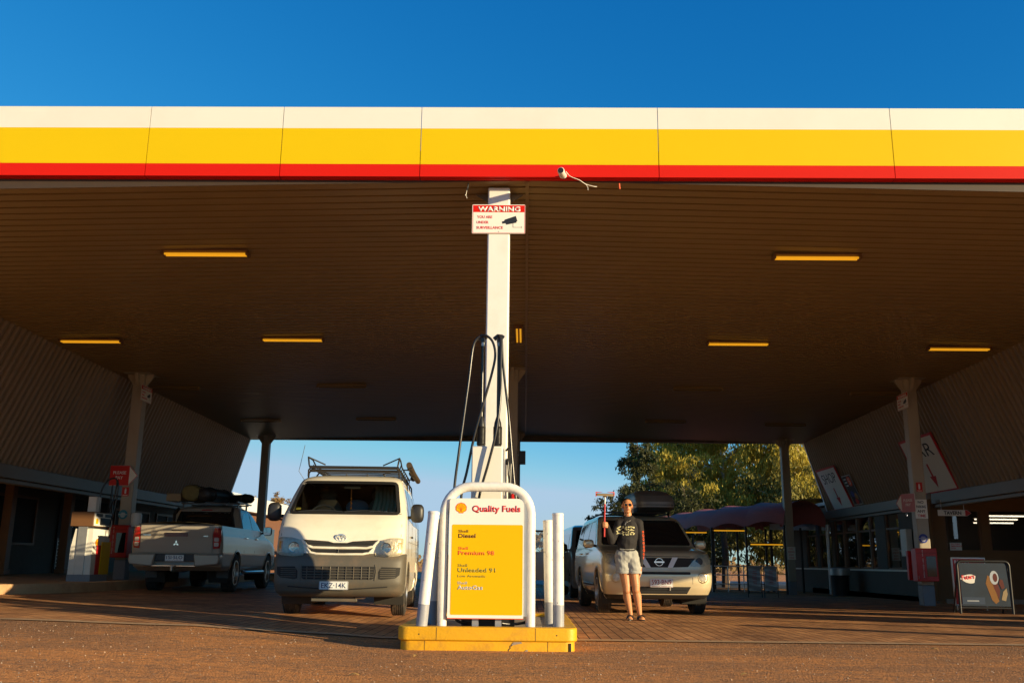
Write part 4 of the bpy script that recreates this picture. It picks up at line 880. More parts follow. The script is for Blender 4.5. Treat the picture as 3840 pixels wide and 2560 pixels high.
# ---- champagne four wheel drive with roof box
GS = gz(2.2, 16)
st = thing('suv', 'champagne coloured four wheel drive parked behind the person, facing the camera', 'car', (2.16, 15.42, GS), 3.0)
S = Car([(0.26,0.14,4.50,0.80,0.36,0.2),(0.33,0.06,4.56,0.84,0.36,0.2),(0.42,0.02,4.6,0.875,0.36,0.2),(0.52,0.0,4.63,0.89,0.36,0.2),(0.64,0.0,4.63,0.895,0.36,0.2),(0.72,0.03,4.62,0.895,0.38,0.2),(0.80,0.05,4.60,0.895,0.40,0.2),(0.90,0.075,4.60,0.893,0.44,0.2),(0.97,0.12,4.60,0.888,0.48,0.2),(1.015,0.26,4.60,0.88,0.46,0.2),(1.06,0.66,4.60,0.865,0.40,0.2),(1.10,1.04,4.59,0.85,0.32,0.2),
         (1.13,1.10,4.58,0.845,0.28,0.2),(1.35,1.42,4.52,0.80,0.26,0.2),(1.55,1.72,4.44,0.745,0.26,0.2),(1.61,1.86,4.40,0.72,0.3,0.25),(1.65,2.05,4.3,0.68,0.35,0.3),(1.672,2.35,4.1,0.60,0.45,0.4)], st, 4.4)
SF, SR = 0.93, 3.56
def sclass(c):
    x, y, z = c
    if abs(x) > 0.6:
        for yw in (SF, SR):
            if math.hypot(y-yw, z-0.35) < 0.405: return None
    if z < 0.335: return 1
    return 0
S.shell([('body', 'suv_paint'), ('lower_bumper', 'blackp')], sclass, dome=0.02)
wsp = rrect(-0.78, 0.78, 1.12, 1.57, [0.05]*2+[0.07]*2); wsp = [(x*(1-(z-1.12)*0.27), z) for x, z in wsp]
S.patch('windscreen', 'tint', 'F', wsp, 0.005, 0.01, 0.05)
for p_ in ([(-0.60,0.90),(-0.30,0.905),(-0.20,0.755),(-0.47,0.765)], [(0.60,0.90),(0.30,0.905),(0.20,0.755),(0.47,0.765)], [(-0.26,0.905),(0.26,0.905),(0.16,0.755),(-0.16,0.755)]): S.patch('grille_mesh', 'dark', 'F', p_, 0.005, 0.012, 0.04)
for s in (-1, 1):
    S.patch('grille_strut', 'plate_white', 'F', [(s*0.225, 0.915), (s*0.315, 0.915), (s*0.215, 0.75), (s*0.135, 0.75)], 0.016, 0.014, 0.05)
    hp_ = [(s*0.50, 0.775), (s*0.70, 0.765), (s*0.85, 0.82), (s*0.87, 0.95), (s*0.82, 1.005), (s*0.66, 0.97), (s*0.56, 0.91)]
    h = S.patch('headlight', 'lamp', 'F', hp_, 0.002, 0.012, 0.03); S.patch('lens_cover', 'lampglass', 'F', hp_, 0.010, 0.01, 0.03, par=h)
    b = MB(); b.lathe([(0.06, 0), (0.045, 0.02), (0, 0.03)], (s*0.66, S.fy(0.66, 0.85)-0.012, 0.85), 'Y', 18); b.build('bulb', 'blackp', h)
    b = MB(); b.lathe([(0.085, -0.005), (0.075, -0.02), (0.07, -0.005)], (s*0.70, S.fy(0.70, 0.595)-0.004, 0.595), 'Y', 24, closed=True); f = b.build('fog_lamp', 'suv_paint', st)
    b = MB(); b.lathe([(0.058, -0.014), (0, -0.022)], (s*0.70, S.fy(0.70, 0.595)-0.002, 0.595), 'Y', 20); b.build('lens', 'lamp', f)
    S.curve('bumper_crease', 'dark', 'F', [(s*0.53, 0.60), (s*0.53, 0.50)], 0.004, 0)
S.patch('bumper_slot', 'dark', 'F', rrect(-0.50, 0.50, 0.645, 0.685, 0.015), 0.004, 0.01, 0.05)
S.patch('lower_mouth', 'dark', 'F', [(-0.44, 0.345), (0.44, 0.345), (0.50, 0.455), (-0.50, 0.455)], 0.006, 0.012, 0.05)
for z_ in (0.37, 0.41): S.curve('mouth_slat', 'blackp', 'F', [(x/10*0.45, z_) for x in range(-10, 11)], 0.009, 0.010)
S.curve('tow_bracket', 'metal', 'F', [(0.16, 0.40), (0.16, 0.47)], 0.016, 0.012)
b = MB(); ye = S.fy(0, 0.84)-0.03; emblem_ring(b, (0, 0.838), 0.062, 0.058, 0.008, ye); b.box(-0.082, 0.082, ye-0.010, ye+0.004, 0.826, 0.850); b.build('emblem', 'chrome', st, smooth=60)
plate(st, 0.02, S.fy(0, 0.52)-0.018, 0.515, '593·BN9', 'plate_maroon', h=0.134, small='QUEENSLAND - SUNSHINE STATE', cap=0.070)
for s, kd in ((1, 'R'), (-1, 'L')):
    S.patch('side_window', 'tint', kd, [(1.45, 1.14), (1.62, 1.30), (2.02, 1.53), (2.58, 1.55), (2.58, 1.12)], 0.004, 0.01, 0.08)
    S.patch('side_window', 'tint', kd, [(2.66, 1.12), (2.66, 1.55), (3.45, 1.54), (3.50, 1.14)], 0.004, 0.01, 0.08)
    S.patch('side_window', 'tint', kd, [(3.62, 1.16), (3.62, 1.53), (4.15, 1.50), (4.32, 1.20)], 0.004, 0.01, 0.08)
    for yy in (1.42, 2.62, 3.5): S.curve('door_seam', 'dark', kd, [(yy, 0.42), (yy, 0.8), (yy, 1.08)], 0.004, -0.001)
    for yy in (2.35, 3.3): S.curve('door_handle', 'suv_paint', kd, [(yy-0.08, 0.98), (yy, 0.985), (yy+0.1, 0.98)], 0.014, 0.014)
    S.curve('side_moulding', 'blackp', kd, [(1.45+0.15*k, 0.46) for k in range(11)], 0.03, -0.012)
    for yw in (SF, SR): well(S, yw, 0.35, 0.405, s, 'suv_paint'); wheel(st, s*0.79, yw, 0.35, 0.215, s, 0.225, 6)
    mirror(st, s*0.83, 1.33, 1.14, s, 0.19, 0.15, 0.06, 'suv_paint')
    MB().tube([(s*0.60, 2.1, 1.66), (s*0.60, 2.2, 1.71), (s*0.58, 4.0, 1.71), (s*0.58, 4.1, 1.66)], 0.018, 8).build('roof_rail', 'blackp', st)
for yy in (2.4, 3.4): MB().box(-0.60, 0.60, yy-0.03, yy+0.03, 1.725, 1.755).build('roof_bar', 'blackp', st, bevel=0.01)
S.curve('bonnet_seam', 'dark', 'F', [(x/10*0.52, 0.925) for x in range(-10, 11)], 0.005, 0.0)
rb = thing('roof_box', 'long dark grey roof box on top of the champagne four wheel drive', 'roof box', (2.42, 17.35, GS+1.76), 3)
bx = Car([(0.0,0.10,2.0,0.30,0.3,0.3),(0.06,0.0,2.06,0.355,0.33,0.3),(0.16,0.0,2.08,0.365,0.34,0.3),(0.28,0.14,2.05,0.35,0.36,0.3),(0.36,0.38,1.98,0.31,0.4,0.3),(0.40,0.62,1.85,0.25,0.4,0.3)], rb, 3.0)
bx.shell([('lid', 'roofbox'), ('tray', 'blackp')], lambda c: 1 if c[2] < 0.06 else 0, dome=0.012)
bx.curve('seam', 'dark', 'F', [(x/10*0.40, 0.10) for x in range(-10, 11)], 0.006, 0.0)

# ---- silver utility with tonneau cover, seen from behind
GU = gz(-6.6, 19)
th = 180+3.2; rc = Vector((-6.67, 18.2)); ox = Matrix.Rotation(R(th), 2) @ Vector((0, 5.32)); ul = (rc.x-ox.x, rc.y-ox.y, GU)
ut = thing('ute', 'silver dual cab utility with tonneau cover parked facing away beside the left pump', 'utility vehicle', ul, th)
U = Car([(0.42,0.15,5.0,0.84,0.4,0.12),(0.50,0.03,5.18,0.88,0.4,0.12),(0.70,0.0,5.22,0.90,0.42,0.12),(0.74,0.0,5.25,0.905,0.42,0.12),(0.92,0.06,5.27,0.905,0.5,0.12),(1.02,0.25,5.28,0.90,0.6,0.12),(1.08,0.55,5.29,0.895,0.6,0.12),(1.13,1.05,5.30,0.885,0.4,0.12),(1.22,1.32,5.31,0.87,0.3,0.12),(1.275,1.42,5.31,0.86,0.3,0.12)], ut, 4.5)
UF, UR = 0.95, 3.98
def uclass(c):
    x, y, z = c
    if abs(x) > 0.6:
        for yw in (UF, UR):
            if math.hypot(y-yw, z-0.38) < 0.435: return None
    return 0
U.shell([('body', 'ute_paint')], uclass, dome=0.0)
U2 = Car([(1.20,1.25,3.52,0.84,0.35,0.25),(1.40,1.58,3.47,0.78,0.3,0.25),(1.60,1.95,3.40,0.715,0.3,0.25),(1.68,2.15,3.34,0.68,0.35,0.25),(1.73,2.35,3.24,0.62,0.4,0.3),(1.755,2.6,3.05,0.52,0.4,0.3)], ut, 4.0)
U2.shell([('cab', 'ute_paint')], lambda c: 0, dome=0.02)
rw = [(-0.66, 1.29), (0.66, 1.29), (0.585, 1.63), (-0.585, 1.63)]
U2.patch('rear_window', 'tint', 'B', rw, 0.006, 0.01, 0.05); U2.patch('windscreen', 'tint', 'F', [(-0.72, 1.24), (0.72, 1.24), (0.6, 1.66), (-0.6, 1.66)], 0.006, 0.01, 0.06)
U2.patch('brake_light', 'tail', 'B', rrect(-0.12, 0.12, 1.655, 1.675, 0.005), 0.006, 0.01, 0.05)
tg = U.patch('tailgate', 'ute_paint', 'B', rrect(-0.715, 0.715, 0.765, 1.29, 0.03), 0.022, 0.02, 0.06)
hd = U.patch('tailgate_handle', 'chrome', 'B', rrect(-0.23, 0.23, 1.06, 1.135, 0.015), 0.036, 0.02, 0.05, par=tg); U.patch('handle_recess', 'dark', 'B', rrect(-0.10, 0.10, 1.17, 1.185, 0.005), 0.026, 0.006, 0.05, par=tg)
MB().box(-0.76, 0.76, 5.318, 5.35, 1.275, 1.30).build('tailgate_cap', 'blackp', ut, bevel=0.006)
b = MB(); ye = U.ry(0, 0.92)+0.024
for a in (90, 210, 330):
    d = Vector((math.cos(R(a)), math.sin(R(a)))); q = Vector((-d.y, d.x)); c0 = Vector((0, 0.93)); P4 = [c0, c0+d*0.030+q*0.018, c0+d*0.062, c0+d*0.030-q*0.018]
    b.prism([(p[0], p[1]) for p in P4], FXZ, ye, ye+0.008)
b.build('emblem', 'chrome', tg)
def back(x, y, z): return Matrix.Translation((x, y, z)) @ Matrix.Rotation(R(180), 4, 'Z') @ Matrix.Rotation(R(90), 4, 'X')
text('TRITON', back(0.665, U.ry(0.55, 1.08)+0.026, 1.075), 0.024, 'chrome', tg, width=0.15)
text('4WD', back(-0.54, U.ry(0.6, 1.08)+0.026, 1.06), 0.022, 'chrome', tg, width=0.09)
for s in (-1, 1):
    lp = [(s*0.735, 0.835), (s*0.86, 0.85), (s*0.885, 1.0), (s*0.87, 1.225), (s*0.755, 1.24), (s*0.725, 1.12)]
    t_ = U.patch('tail_lamp', 'tail', 'B', lp, 0.018, 0.03, 0.03)
    U.patch('reverse_lamp', 'tail_clear', 'B', rrect(min(s*0.75, s*0.84), max(s*0.75, s*0.84), 0.88, 0.955, 0.02), 0.024, 0.006, 0.03, par=t_); U.patch('reverse_lamp', 'tail_clear', 'B', rrect(min(s*0.75, s*0.84), max(s*0.75, s*0.84), 0.975, 1.05, 0.02), 0.024, 0.006, 0.03, par=t_)
    bp = MB(); bp.prism([(s*0.42, 0.50), (s*0.87, 0.54), (s*0.90, 0.60), (s*0.90, 0.735), (s*0.38, 0.735)], FXZ, 5.10, 5.37); bp.build('rear_bumper', 'ute_paint', ut, bevel=0.025)
    kd = 'R' if s > 0 else 'L'
    U2.patch('side_window', 'tint', kd, [(1.62, 1.255), (1.72, 1.36), (2.1, 1.60), (2.42, 1.64), (2.42, 1.235)], 0.004, 0.01, 0.08); U2.patch('side_window', 'tint', kd, [(2.50, 1.235), (2.50, 1.64), (2.95, 1.62), (3.25, 1.45), (3.30, 1.25)], 0.004, 0.01, 0.08)
    for yy in (1.45, 2.46, 3.42): U.curve('door_seam', 'dark', kd, [(yy, 0.48), (yy, 0.8), (yy, 1.17)], 0.005, -0.001)
    for yy in (2.3, 3.25): U.curve('door_handle', 'chrome', kd, [(yy-0.08, 1.08), (yy, 1.085), (yy+0.1, 1.08)], 0.016, 0.014)
    MB().tube([(s*0.88, 1.5, 0.40), (s*0.93, 1.6, 0.38), (s*0.93, 3.3, 0.38), (s*0.88, 3.4, 0.40)], 0.035, 10).build('side_step', 'metal', ut)
    MB().tube([(s*0.66, 3.5, 1.30), (s*0.63, 3.62, 1.55), (s*0.60, 3.45, 1.69)], 0.035, 10).build('sports_bar', 'blackpaint', ut)
    for yw in (UF, UR): well(U, yw, 0.38, 0.435, s, 'ute_paint'); wheel(ut, s*0.78, yw, 0.38, 0.25, s, 0.24, 6)
    mirror(ut, s*0.84, 1.62, 1.28, s, 0.20, 0.20, 0.06, 'blackp')
    MB().box(s*0.62, s*0.86, 4.42, 4.44, 0.28, 0.58).build('mudflap', 'blackp', ut)
MB().box(-0.42, 0.42, 5.05, 5.30, 0.60, 0.735).build('bumper_step', 'blackp', ut, bevel=0.01)
MB().box(-0.50, 0.50, 5.12, 5.34, 0.50, 0.53).build('bumper_bar', 'chrome', ut, bevel=0.01)
MB().tube([(0, 4.9, 0.42), (0, 5.38, 0.42), (0, 5.45, 0.44), (0, 5.45, 0.52)], 0.025, 8).build('tow_ball', 'metal', ut)
pl = plate(ut, 0, 5.32, 0.66, '1SI·5LO', 'plate_blue', rot=180, h=0.12, small='VICTORIA', cap=0.06)
b = MB(); vs = []; nx, ny = 12, 10
for j in range(ny+1):
    for i in range(nx+1):
        x = -0.80+1.6*i/nx; y = 3.60+1.73*j/ny; vs.append((x, y, 1.292+0.05*(1-(x/0.8)**2)*(1 if j else 0.6)+0.004*math.sin(j*3)))
b.add(vs, [(j*(nx+1)+i, j*(nx+1)+i+1, (j+1)*(nx+1)+i+1, (j+1)*(nx+1)+i) for j in range(ny) for i in range(nx)]); b.build('tonneau_cover', 'cover', ut, smooth=60)
MB().box(-0.66, 0.66, 2.3, 2.36, 1.80, 1.83).box(-0.66, 0.66, 3.05, 3.11, 1.80, 1.83).box(-0.66, -0.62, 2.0, 3.3, 1.831, 1.86).box(0.62, 0.66, 2.0, 3.3, 1.831, 1.86).box(-0.6, 0.6, 2.5, 2.56, 1.831, 1.85).build('roof_rack', 'blackpaint', ut)
for s in (-1, 1):
    for yy in (2.3, 3.05): MB().box(s*0.60, s*0.63, yy, yy+0.06, 1.70, 1.80).build('rack_foot', 'blackpaint', ut)
# luggage on the ute roof
def swag(name, label, loc, rot, r, L_, m, sq=0.85):
    t = thing(name, label, 'luggage', loc, rot, 'luggage on the silver ute roof'); b = MB(); n = 22; pts = []
    prof = [(r*0.25, -L_/2-0.02), (r*0.8, -L_/2-0.015), (r, -L_/2+0.04), (r*1.03, -L_/4), (r*0.98, 0), (r*1.03, L_/4), (r, L_/2-0.04), (r*0.8, L_/2+0.015), (r*0.25, L_/2+0.02)]
    b.lathe(prof, (0, 0, r*sq), 'Y', n); g = random.Random(int(r*1000))
    for i, v in enumerate(b.v): q = 1+0.05*math.sin(i*1.7)+g.uniform(-0.03, 0.03); b.v[i] = (v[0]*q, v[1], max(0, r*sq+(v[2]-r*sq)*sq*q))
    b.build('roll', m, t, smooth=60)
    for yy in (-L_*0.28, L_*0.28): MB().tube([(1.06*r*math.cos(a*0.3), yy, r*sq+1.06*r*sq*math.sin(a*0.3)) for a in range(22)], 0.012, 5).build('strap', 'blackp', t)
    b = MB(); sp = [(0.02*t2*math.cos(t2*0.9), -L_/2-0.028, r*sq+0.02*t2*math.sin(t2*0.9)*sq) for t2 in range(1, int(r/0.023))]
    if len(sp) > 3: b.tube(sp, 0.008, 5); b.build('rolled_edge', m, t, smooth=60)
    return t
Rz = Matrix.Rotation(R(th), 2)
def onute(x, y): q = Rz @ Vector((x, y)); return (ul[0]+q.x, ul[1]+q.y)
x_, y_ = onute(0.42, 2.85); swag('rolled_swag', 'large olive canvas swag roll at the left of the ute roof', (x_, y_, GU+1.86), 5, 0.20, 1.0, 'canvas')
x_, y_ = onute(0.02, 2.75); swag('dark_bag', 'black rolled bag in the middle of the ute roof', (x_, y_, GU+1.86), -8, 0.17, 1.2, 'blackp')
x_, y_ = onute(-0.36, 2.3); swag('dark_bag', 'low black bag on the right front of the ute roof', (x_, y_, GU+1.86), 60, 0.12, 0.8, 'rubber')
x_, y_ = onute(0.80, 2.9)
o = MB().box(-0.16, 0.16, -0.25, 0.25, 0, 0.15).box(-0.165, 0.165, -0.255, 0.255, 0.151, 0.165).build('awning_case', 'cover', None, bevel=0.02, loc=(x_, y_, GU+1.86)); tag(o, 'small boxed tan case at the left edge of the ute roof rack', 'case')

# ---- dark minivan behind with its door open
GM = gz(1.6, 23)
mt_ = thing('minivan', 'shaded grey minivan with an open front door behind the four wheel drive', 'van', (1.98, 23.0, GM), 3)
mv = Car([(0.25,0.12,4.3,0.78,0.3,0.2),(0.40,0.0,4.4,0.83,0.3,0.2),(0.80,0.02,4.4,0.845,0.3,0.2),(0.95,0.10,4.4,0.845,0.35,0.2),(1.10,0.28,4.4,0.84,0.35,0.2),(1.18,0.40,4.4,0.83,0.3,0.2),(1.60,0.95,4.35,0.74,0.28,0.2),(1.72,1.15,4.3,0.70,0.3,0.25),(1.78,1.45,4.2,0.62,0.4,0.3)], mt_, 4)
mv.shell([('body', 'minivan_paint')], lambda c: None if abs(c[0]) > 0.62 and any(math.hypot(c[1]-yw, c[2]-0.32) < 0.37 for yw in (0.85, 3.3)) else 0)
mv.patch('windscreen', 'tint', 'F', [(-0.72, 1.21), (0.72, 1.21), (0.63, 1.64), (-0.63, 1.64)], 0.005, 0.01, 0.06); mv.patch('grille', 'dark', 'F', [(-0.35, 0.72), (0.35, 0.72), (0.40, 0.86), (-0.40, 0.86)], 0.005, 0.01, 0.06); mv.patch('lower_grille', 'dark', 'F', rrect(-0.5, 0.5, 0.38, 0.5, 0.02), 0.005, 0.01, 0.06)
for s, kd in ((-1, 'L'), (1, 'R')):
    mv.patch('headlight', 'lamp', 'F', [(s*0.43, 0.73), (s*0.78, 0.75), (s*0.80, 0.90), (s*0.47, 0.87)], 0.005, 0.01, 0.05); mirror(mt_, s*0.80, 0.85, 1.2, s, 0.16, 0.2, 0.08)
    mv.patch('side_window', 'tint', kd, [(1.2, 1.2), (1.4, 1.55), (4.0, 1.6), (4.1, 1.2)], 0.004, 0.01, 0.1)
    for yw in (0.85, 3.3): well(mv, yw, 0.32, 0.37, s, 'minivan_paint'); wheel(mt_, s*0.73, yw, 0.32, 0.2, s, 0.2, 6)
b = MB(); fn = lambda u, v, w: (-0.84-u*0.92, 1.0+w-u*0.25, v)
b.prism([(0, 0.40), (1.0, 0.42), (1.05, 1.1), (0, 1.1)], fn, -0.03, 0.03)
for a, c in (((0.02, 1.1), (0.30, 1.60)), ((0.30, 1.60), (0.95, 1.60)), ((0.95, 1.60), (1.02, 1.1))): b.tube([fn(a[0], a[1], 0), fn(c[0], c[1], 0)], 0.025, 8)
d_ = b.build('open_door', 'minivan_paint', mt_); MB().prism([(0.05, 1.1), (0.32, 1.58), (0.93, 1.58), (1.0, 1.1)], fn, -0.003, 0.003).build('door_glass', 'glass', d_)

ut.scale = (0.95, 1, 1); ut.location.x -= 0.02
# ---------------------------------------------------------------- the person with the squeegee
M['skin'] = mat('skin', (0.56, 0.25, 0.11), 0.5, var=0.08, scale=12)
M['skin'].node_tree.nodes['Principled BSDF'].inputs['Subsurface Weight'].default_value = 0.08
M['hair'] = mat('dark_hair', (0.022, 0.014, 0.009), 0.9, var=0.3, scale=40, spec=0.1)
M['sweater'] = mat('black_sweater', (0.014, 0.012, 0.013), 0.85, var=0.25, scale=8, bump=0.3, bscale=40)
M['denim'] = mat('light_denim', (0.36, 0.36, 0.33), 0.85, var=0.25, scale=14, bump=0.4, bscale=30, dirt=(0.16, 0.17, 0.18), dscale=5, damt=0.4)
M['print'] = mat('pale_print', (0.55, 0.50, 0.25), 0.7, var=0.1)
M['lip'] = mat('lip_skin', (0.36, 0.11, 0.08), 0.45)
PX, PY = 1.50, 14.1
def WP(zx, zy, y=0.0): return Vector((PX+(zx-425)/714, PY+y, 0.8+(815-zy)/714))
class Blob:
    """tapered limbs gathered into one volume, then fused into one continuous surface"""
    def __init__(s): s.b = MB()
    def cone(s, p, q, r0, r1, sy=1.0, n=14):
        p, q = Vector(p), Vector(q); d = q-p; L = d.length; d = d.normalized(); k = 7; pts = []; rs = []
        for i in range(-k, 1): a = R(90*i/k); pts.append(p+d*(r0*math.sin(a))); rs.append(max(r0*math.cos(a), 0.0005))
        for i in range(0, k+1): a = R(90*i/k); pts.append(q+d*(r1*math.sin(a))); rs.append(max(r1*math.cos(a), 0.0005))
        st = len(s.b.v); ax = Vector((1, 0, 0)); ax = (ax-d*ax.dot(d)); ax = ax.normalized() if ax.length > 0.2 else Vector((0, 0, 1)); bx_ = d.cross(ax)
        vs = []
        for c, r in zip(pts, rs):
            for j in range(n): a = 2*math.pi*j/n; vs.append(c+ax*(r*math.cos(a))+bx_*(r*sy*math.sin(a)))
        m = len(pts); s.b.add(vs, [(i*n+j, i*n+(j+1) % n, (i+1)*n+(j+1) % n, (i+1)*n+j) for i in range(m-1) for j in range(n)]+[tuple(range(n))[::-1], tuple(range((m-1)*n, m*n))]); return s
    def ball(s, c, r, n=18, m=12): s.b.ball(c, r, n, m); return s
    def fuse(s, name, m, parent, voxel=0.006, smooth=6, fac=0.5, disp=None):
        o = s.b.build('tmp', m, None, smooth=0); md = o.modifiers.new('r', 'REMESH'); md.mode = 'VOXEL'; md.voxel_size = voxel
        sm = o.modifiers.new('s', 'SMOOTH'); sm.iterations = smooth; sm.factor = fac
        me = bpy.data.meshes.new_from_object(o.evaluated_get(bpy.context.evaluated_depsgraph_get())); bpy.data.objects.remove(o)
        if disp:
            for v in me.vertices: v.co = disp(v.co)
        me.shade_smooth(); me.name = name; q = bpy.data.objects.new(name, me); COL.objects.link(q); q.parent = parent; q.location = (-PX, -PY, 0); return q
per = thing('person', 'person in black printed sweater and cut-off denim shorts holding up a squeegee', 'person', (PX, PY, 0))
hc = WP(437, 222); hc.y = PY-0.01
sh_l = WP(352, 402); sh_r = WP(556, 402); hipL = WP(375, 735); hipR = WP(470, 735)
elL = WP(262, 585, -0.05); wrL = WP(205, 425, -0.20); kneeL = WP(412, 1065, -0.03); ankL = WP(452, 1350, 0.0); kneeR = WP(508, 1060, -0.05); ankR = WP(546, 1350, -0.02); elR = WP(580, 635, 0.03); wrR = WP(562, 835, -0.02)
bd = Blob()
# head: skull, jaw, nose, brow, ears, neck
bd.ball(hc+Vector((0, 0.012, 0.030)), (0.074, 0.092, 0.078)); bd.ball(hc+Vector((0, -0.016, -0.035)), (0.060, 0.070, 0.072)); bd.ball(hc+Vector((0, -0.050, -0.082)), (0.034, 0.030, 0.026)); bd.ball(hc+Vector((0, -0.066, 0.035)), (0.050, 0.022, 0.022))
bd.cone(hc+Vector((0, -0.082, 0.018)), hc+Vector((0, -0.103, -0.020)), 0.009, 0.0135); bd.ball(hc+Vector((-0.009, -0.094, -0.024)), 0.009, 8, 6); bd.ball(hc+Vector((0.009, -0.094, -0.024)), 0.009, 8, 6)
bd.ball(hc+Vector((0, -0.082, -0.046)), (0.024, 0.010, 0.006), 12, 8); bd.ball(hc+Vector((0, -0.081, -0.058)), (0.021, 0.011, 0.008), 12, 8)
for s in (-1, 1): bd.ball(hc+Vector((s*0.077, 0.008, -0.004)), (0.010, 0.020, 0.033), 10, 8); bd.ball(hc+Vector((s*0.040, -0.058, -0.018)), (0.022, 0.020, 0.020), 10, 8)
nb = WP(452, 362); bd.cone(hc+Vector((0.002, 0.018, -0.06)), nb+Vector((0, 0.015, -0.02)), 0.052, 0.058)
bd.cone(nb+Vector((-0.04, 0.01, -0.03)), sh_l+Vector((0.03, 0, -0.01)), 0.052, 0.05); bd.cone(nb+Vector((0.04, 0.01, -0.03)), sh_r+Vector((-0.03, 0, -0.01)), 0.052, 0.05)
bd.cone(WP(450, 440), WP(435, 620), 0.125, 0.105, 0.72); bd.cone(WP(435, 620), WP(422, 720), 0.105, 0.135, 0.75)
# arms
bd.cone(sh_l, elL, 0.046, 0.036); bd.cone(elL, wrL, 0.036, 0.024); bd.cone(sh_r, elR, 0.046, 0.036); bd.cone(elR, wrR, 0.036, 0.023)
# hand on the pole
gp_ = Vector((1.158, PY-0.225, 1.345)); ph = gp_+Vector((0.030, 0.012, -0.005))
bd.cone(wrL, ph+Vector((0.0, 0.01, -0.012)), 0.024, 0.030); bd.ball(ph, (0.024, 0.034, 0.046), 14, 10)
for k in range(4):
    z = 0.033-k*0.0215; ln = (0.95, 1.0, 0.96, 0.84)[k]; r = (0.0092, 0.0095, 0.009, 0.008)[k]
    a = ph+Vector((0.010, -0.026, z)); b1 = gp_+Vector((0.006, -0.030*ln, z+0.002)); c1 = gp_+Vector((-0.026, -0.022*ln, z-0.001)); d1 = gp_+Vector((-0.026*ln, 0.010, z-0.004))
    bd.cone(a, b1, r*1.1, r); bd.cone(b1, c1, r, r*0.95); bd.cone(c1, d1, r*0.95, r*0.8)
bd.cone(ph+Vector((0.004, 0.022, 0.0)), gp_+Vector((0.004, 0.030, 0.030)), 0.012, 0.0105); bd.cone(gp_+Vector((0.004, 0.030, 0.030)), gp_+Vector((-0.014, 0.016, 0.052)), 0.0105, 0.008)
# hanging hand: palm, four fingers, thumb
w2 = wrR+Vector((0.0, -0.006, -0.035)); bd.cone(wrR, w2, 0.023, 0.024, 0.8); bd.ball(w2+Vector((-0.001, -0.004, -0.038)), (0.019, 0.036, 0.045), 14, 10)
for k in range(4):
    yy = -0.030+k*0.018; ln = (0.85, 0.98, 1.0, 0.78)[3-k]; r = 0.0085; a = w2+Vector((0.0, yy, -0.072)); b1 = a+Vector((-0.006, -0.003, -0.030*ln)); c1 = b1+Vector((-0.012, -0.003, -0.022*ln)); d1 = c1+Vector((-0.014, 0.0, -0.014*ln))
    bd.cone(a+Vector((0, 0, 0.02)), b1, r*1.05, r); bd.cone(b1, c1, r, r*0.9); bd.cone(c1, d1, r*0.9, r*0.75)
bd.cone(w2+Vector((-0.006, -0.034, -0.020)), w2+Vector((-0.018, -0.048, -0.050)), 0.011, 0.0095); bd.cone(w2+Vector((-0.018, -0.048, -0.050)), w2+Vector((-0.024, -0.046, -0.076)), 0.0095, 0.0075)
# legs
for h_, k_, a_, s in ((hipL, kneeL, ankL, -1), (hipR, kneeR, ankR, 1)):
    bd.cone(h_, k_+Vector((0, 0.012, 0.03)), 0.100, 0.062); bd.cone(k_+Vector((0, 0.004, 0.03)), k_+Vector((0, 0.0, -0.03)), 0.060, 0.056); mid = k_.lerp(a_, 0.30)+Vector((s*0.004, 0.028, 0))
    bd.cone(k_+Vector((0, 0.012, -0.03)), mid, 0.052, 0.063); bd.cone(mid, a_+Vector((0, 0.015, 0.03)), 0.063, 0.032); bd.cone(a_+Vector((0, 0.015, 0.03)), a_+Vector((0, 0.018, -0.035)), 0.030, 0.030)
    dr = Vector((0.18*s, -1, 0)).normalized(); f0 = Vector((a_.x, a_.y+0.03, 0.040)); bd.cone(f0, f0+dr*0.12+Vector((0, 0, -0.006)), 0.032, 0.034, 0.75); bd.cone(Vector((a_.x, a_.y+0.01, 0.06)), f0+dr*0.10+Vector((0, 0, -0.002)), 0.032, 0.026)
    for k in range(5):
        o_ = Vector((-dr.y, dr.x, 0))*((k-2)*0.0165); ln = (0.150, 0.165, 0.172, 0.178, 0.185)[k if s < 0 else 4-k] if False else 0.172-abs(k-(3 if s < 0 else 1))*0.010; bd.cone(f0+dr*0.11+o_+Vector((0, 0, -0.012)), f0+dr*ln+o_+Vector((0, 0, -0.018)), 0.012, 0.0085)
body = bd.fuse('body', 'skin', per, 0.0052, 3, 0.5)
def PP(b, name, m, **k):
    o = b.build(name, m, per, **k); o.location = (-PX, -PY, 0); return o
# hair: cap hugging the skull, swept back
hb = Blob(); hb.ball(hc+Vector((0, 0.024, 0.040)), (0.0775, 0.088, 0.0775)); hb.ball(hc+Vector((0, 0.065, 0.0)), (0.066, 0.055, 0.070)); hb.ball(hc+Vector((0.0, 0.115, 0.01)), (0.034, 0.03, 0.034))
for s in (-1, 1): hb.cone(hc+Vector((s*0.070, 0.0, 0.050)), hc+Vector((s*0.0735, 0.016, 0.012)), 0.013, 0.008)
hb.fuse('hair', 'hair', per, 0.006, 2)
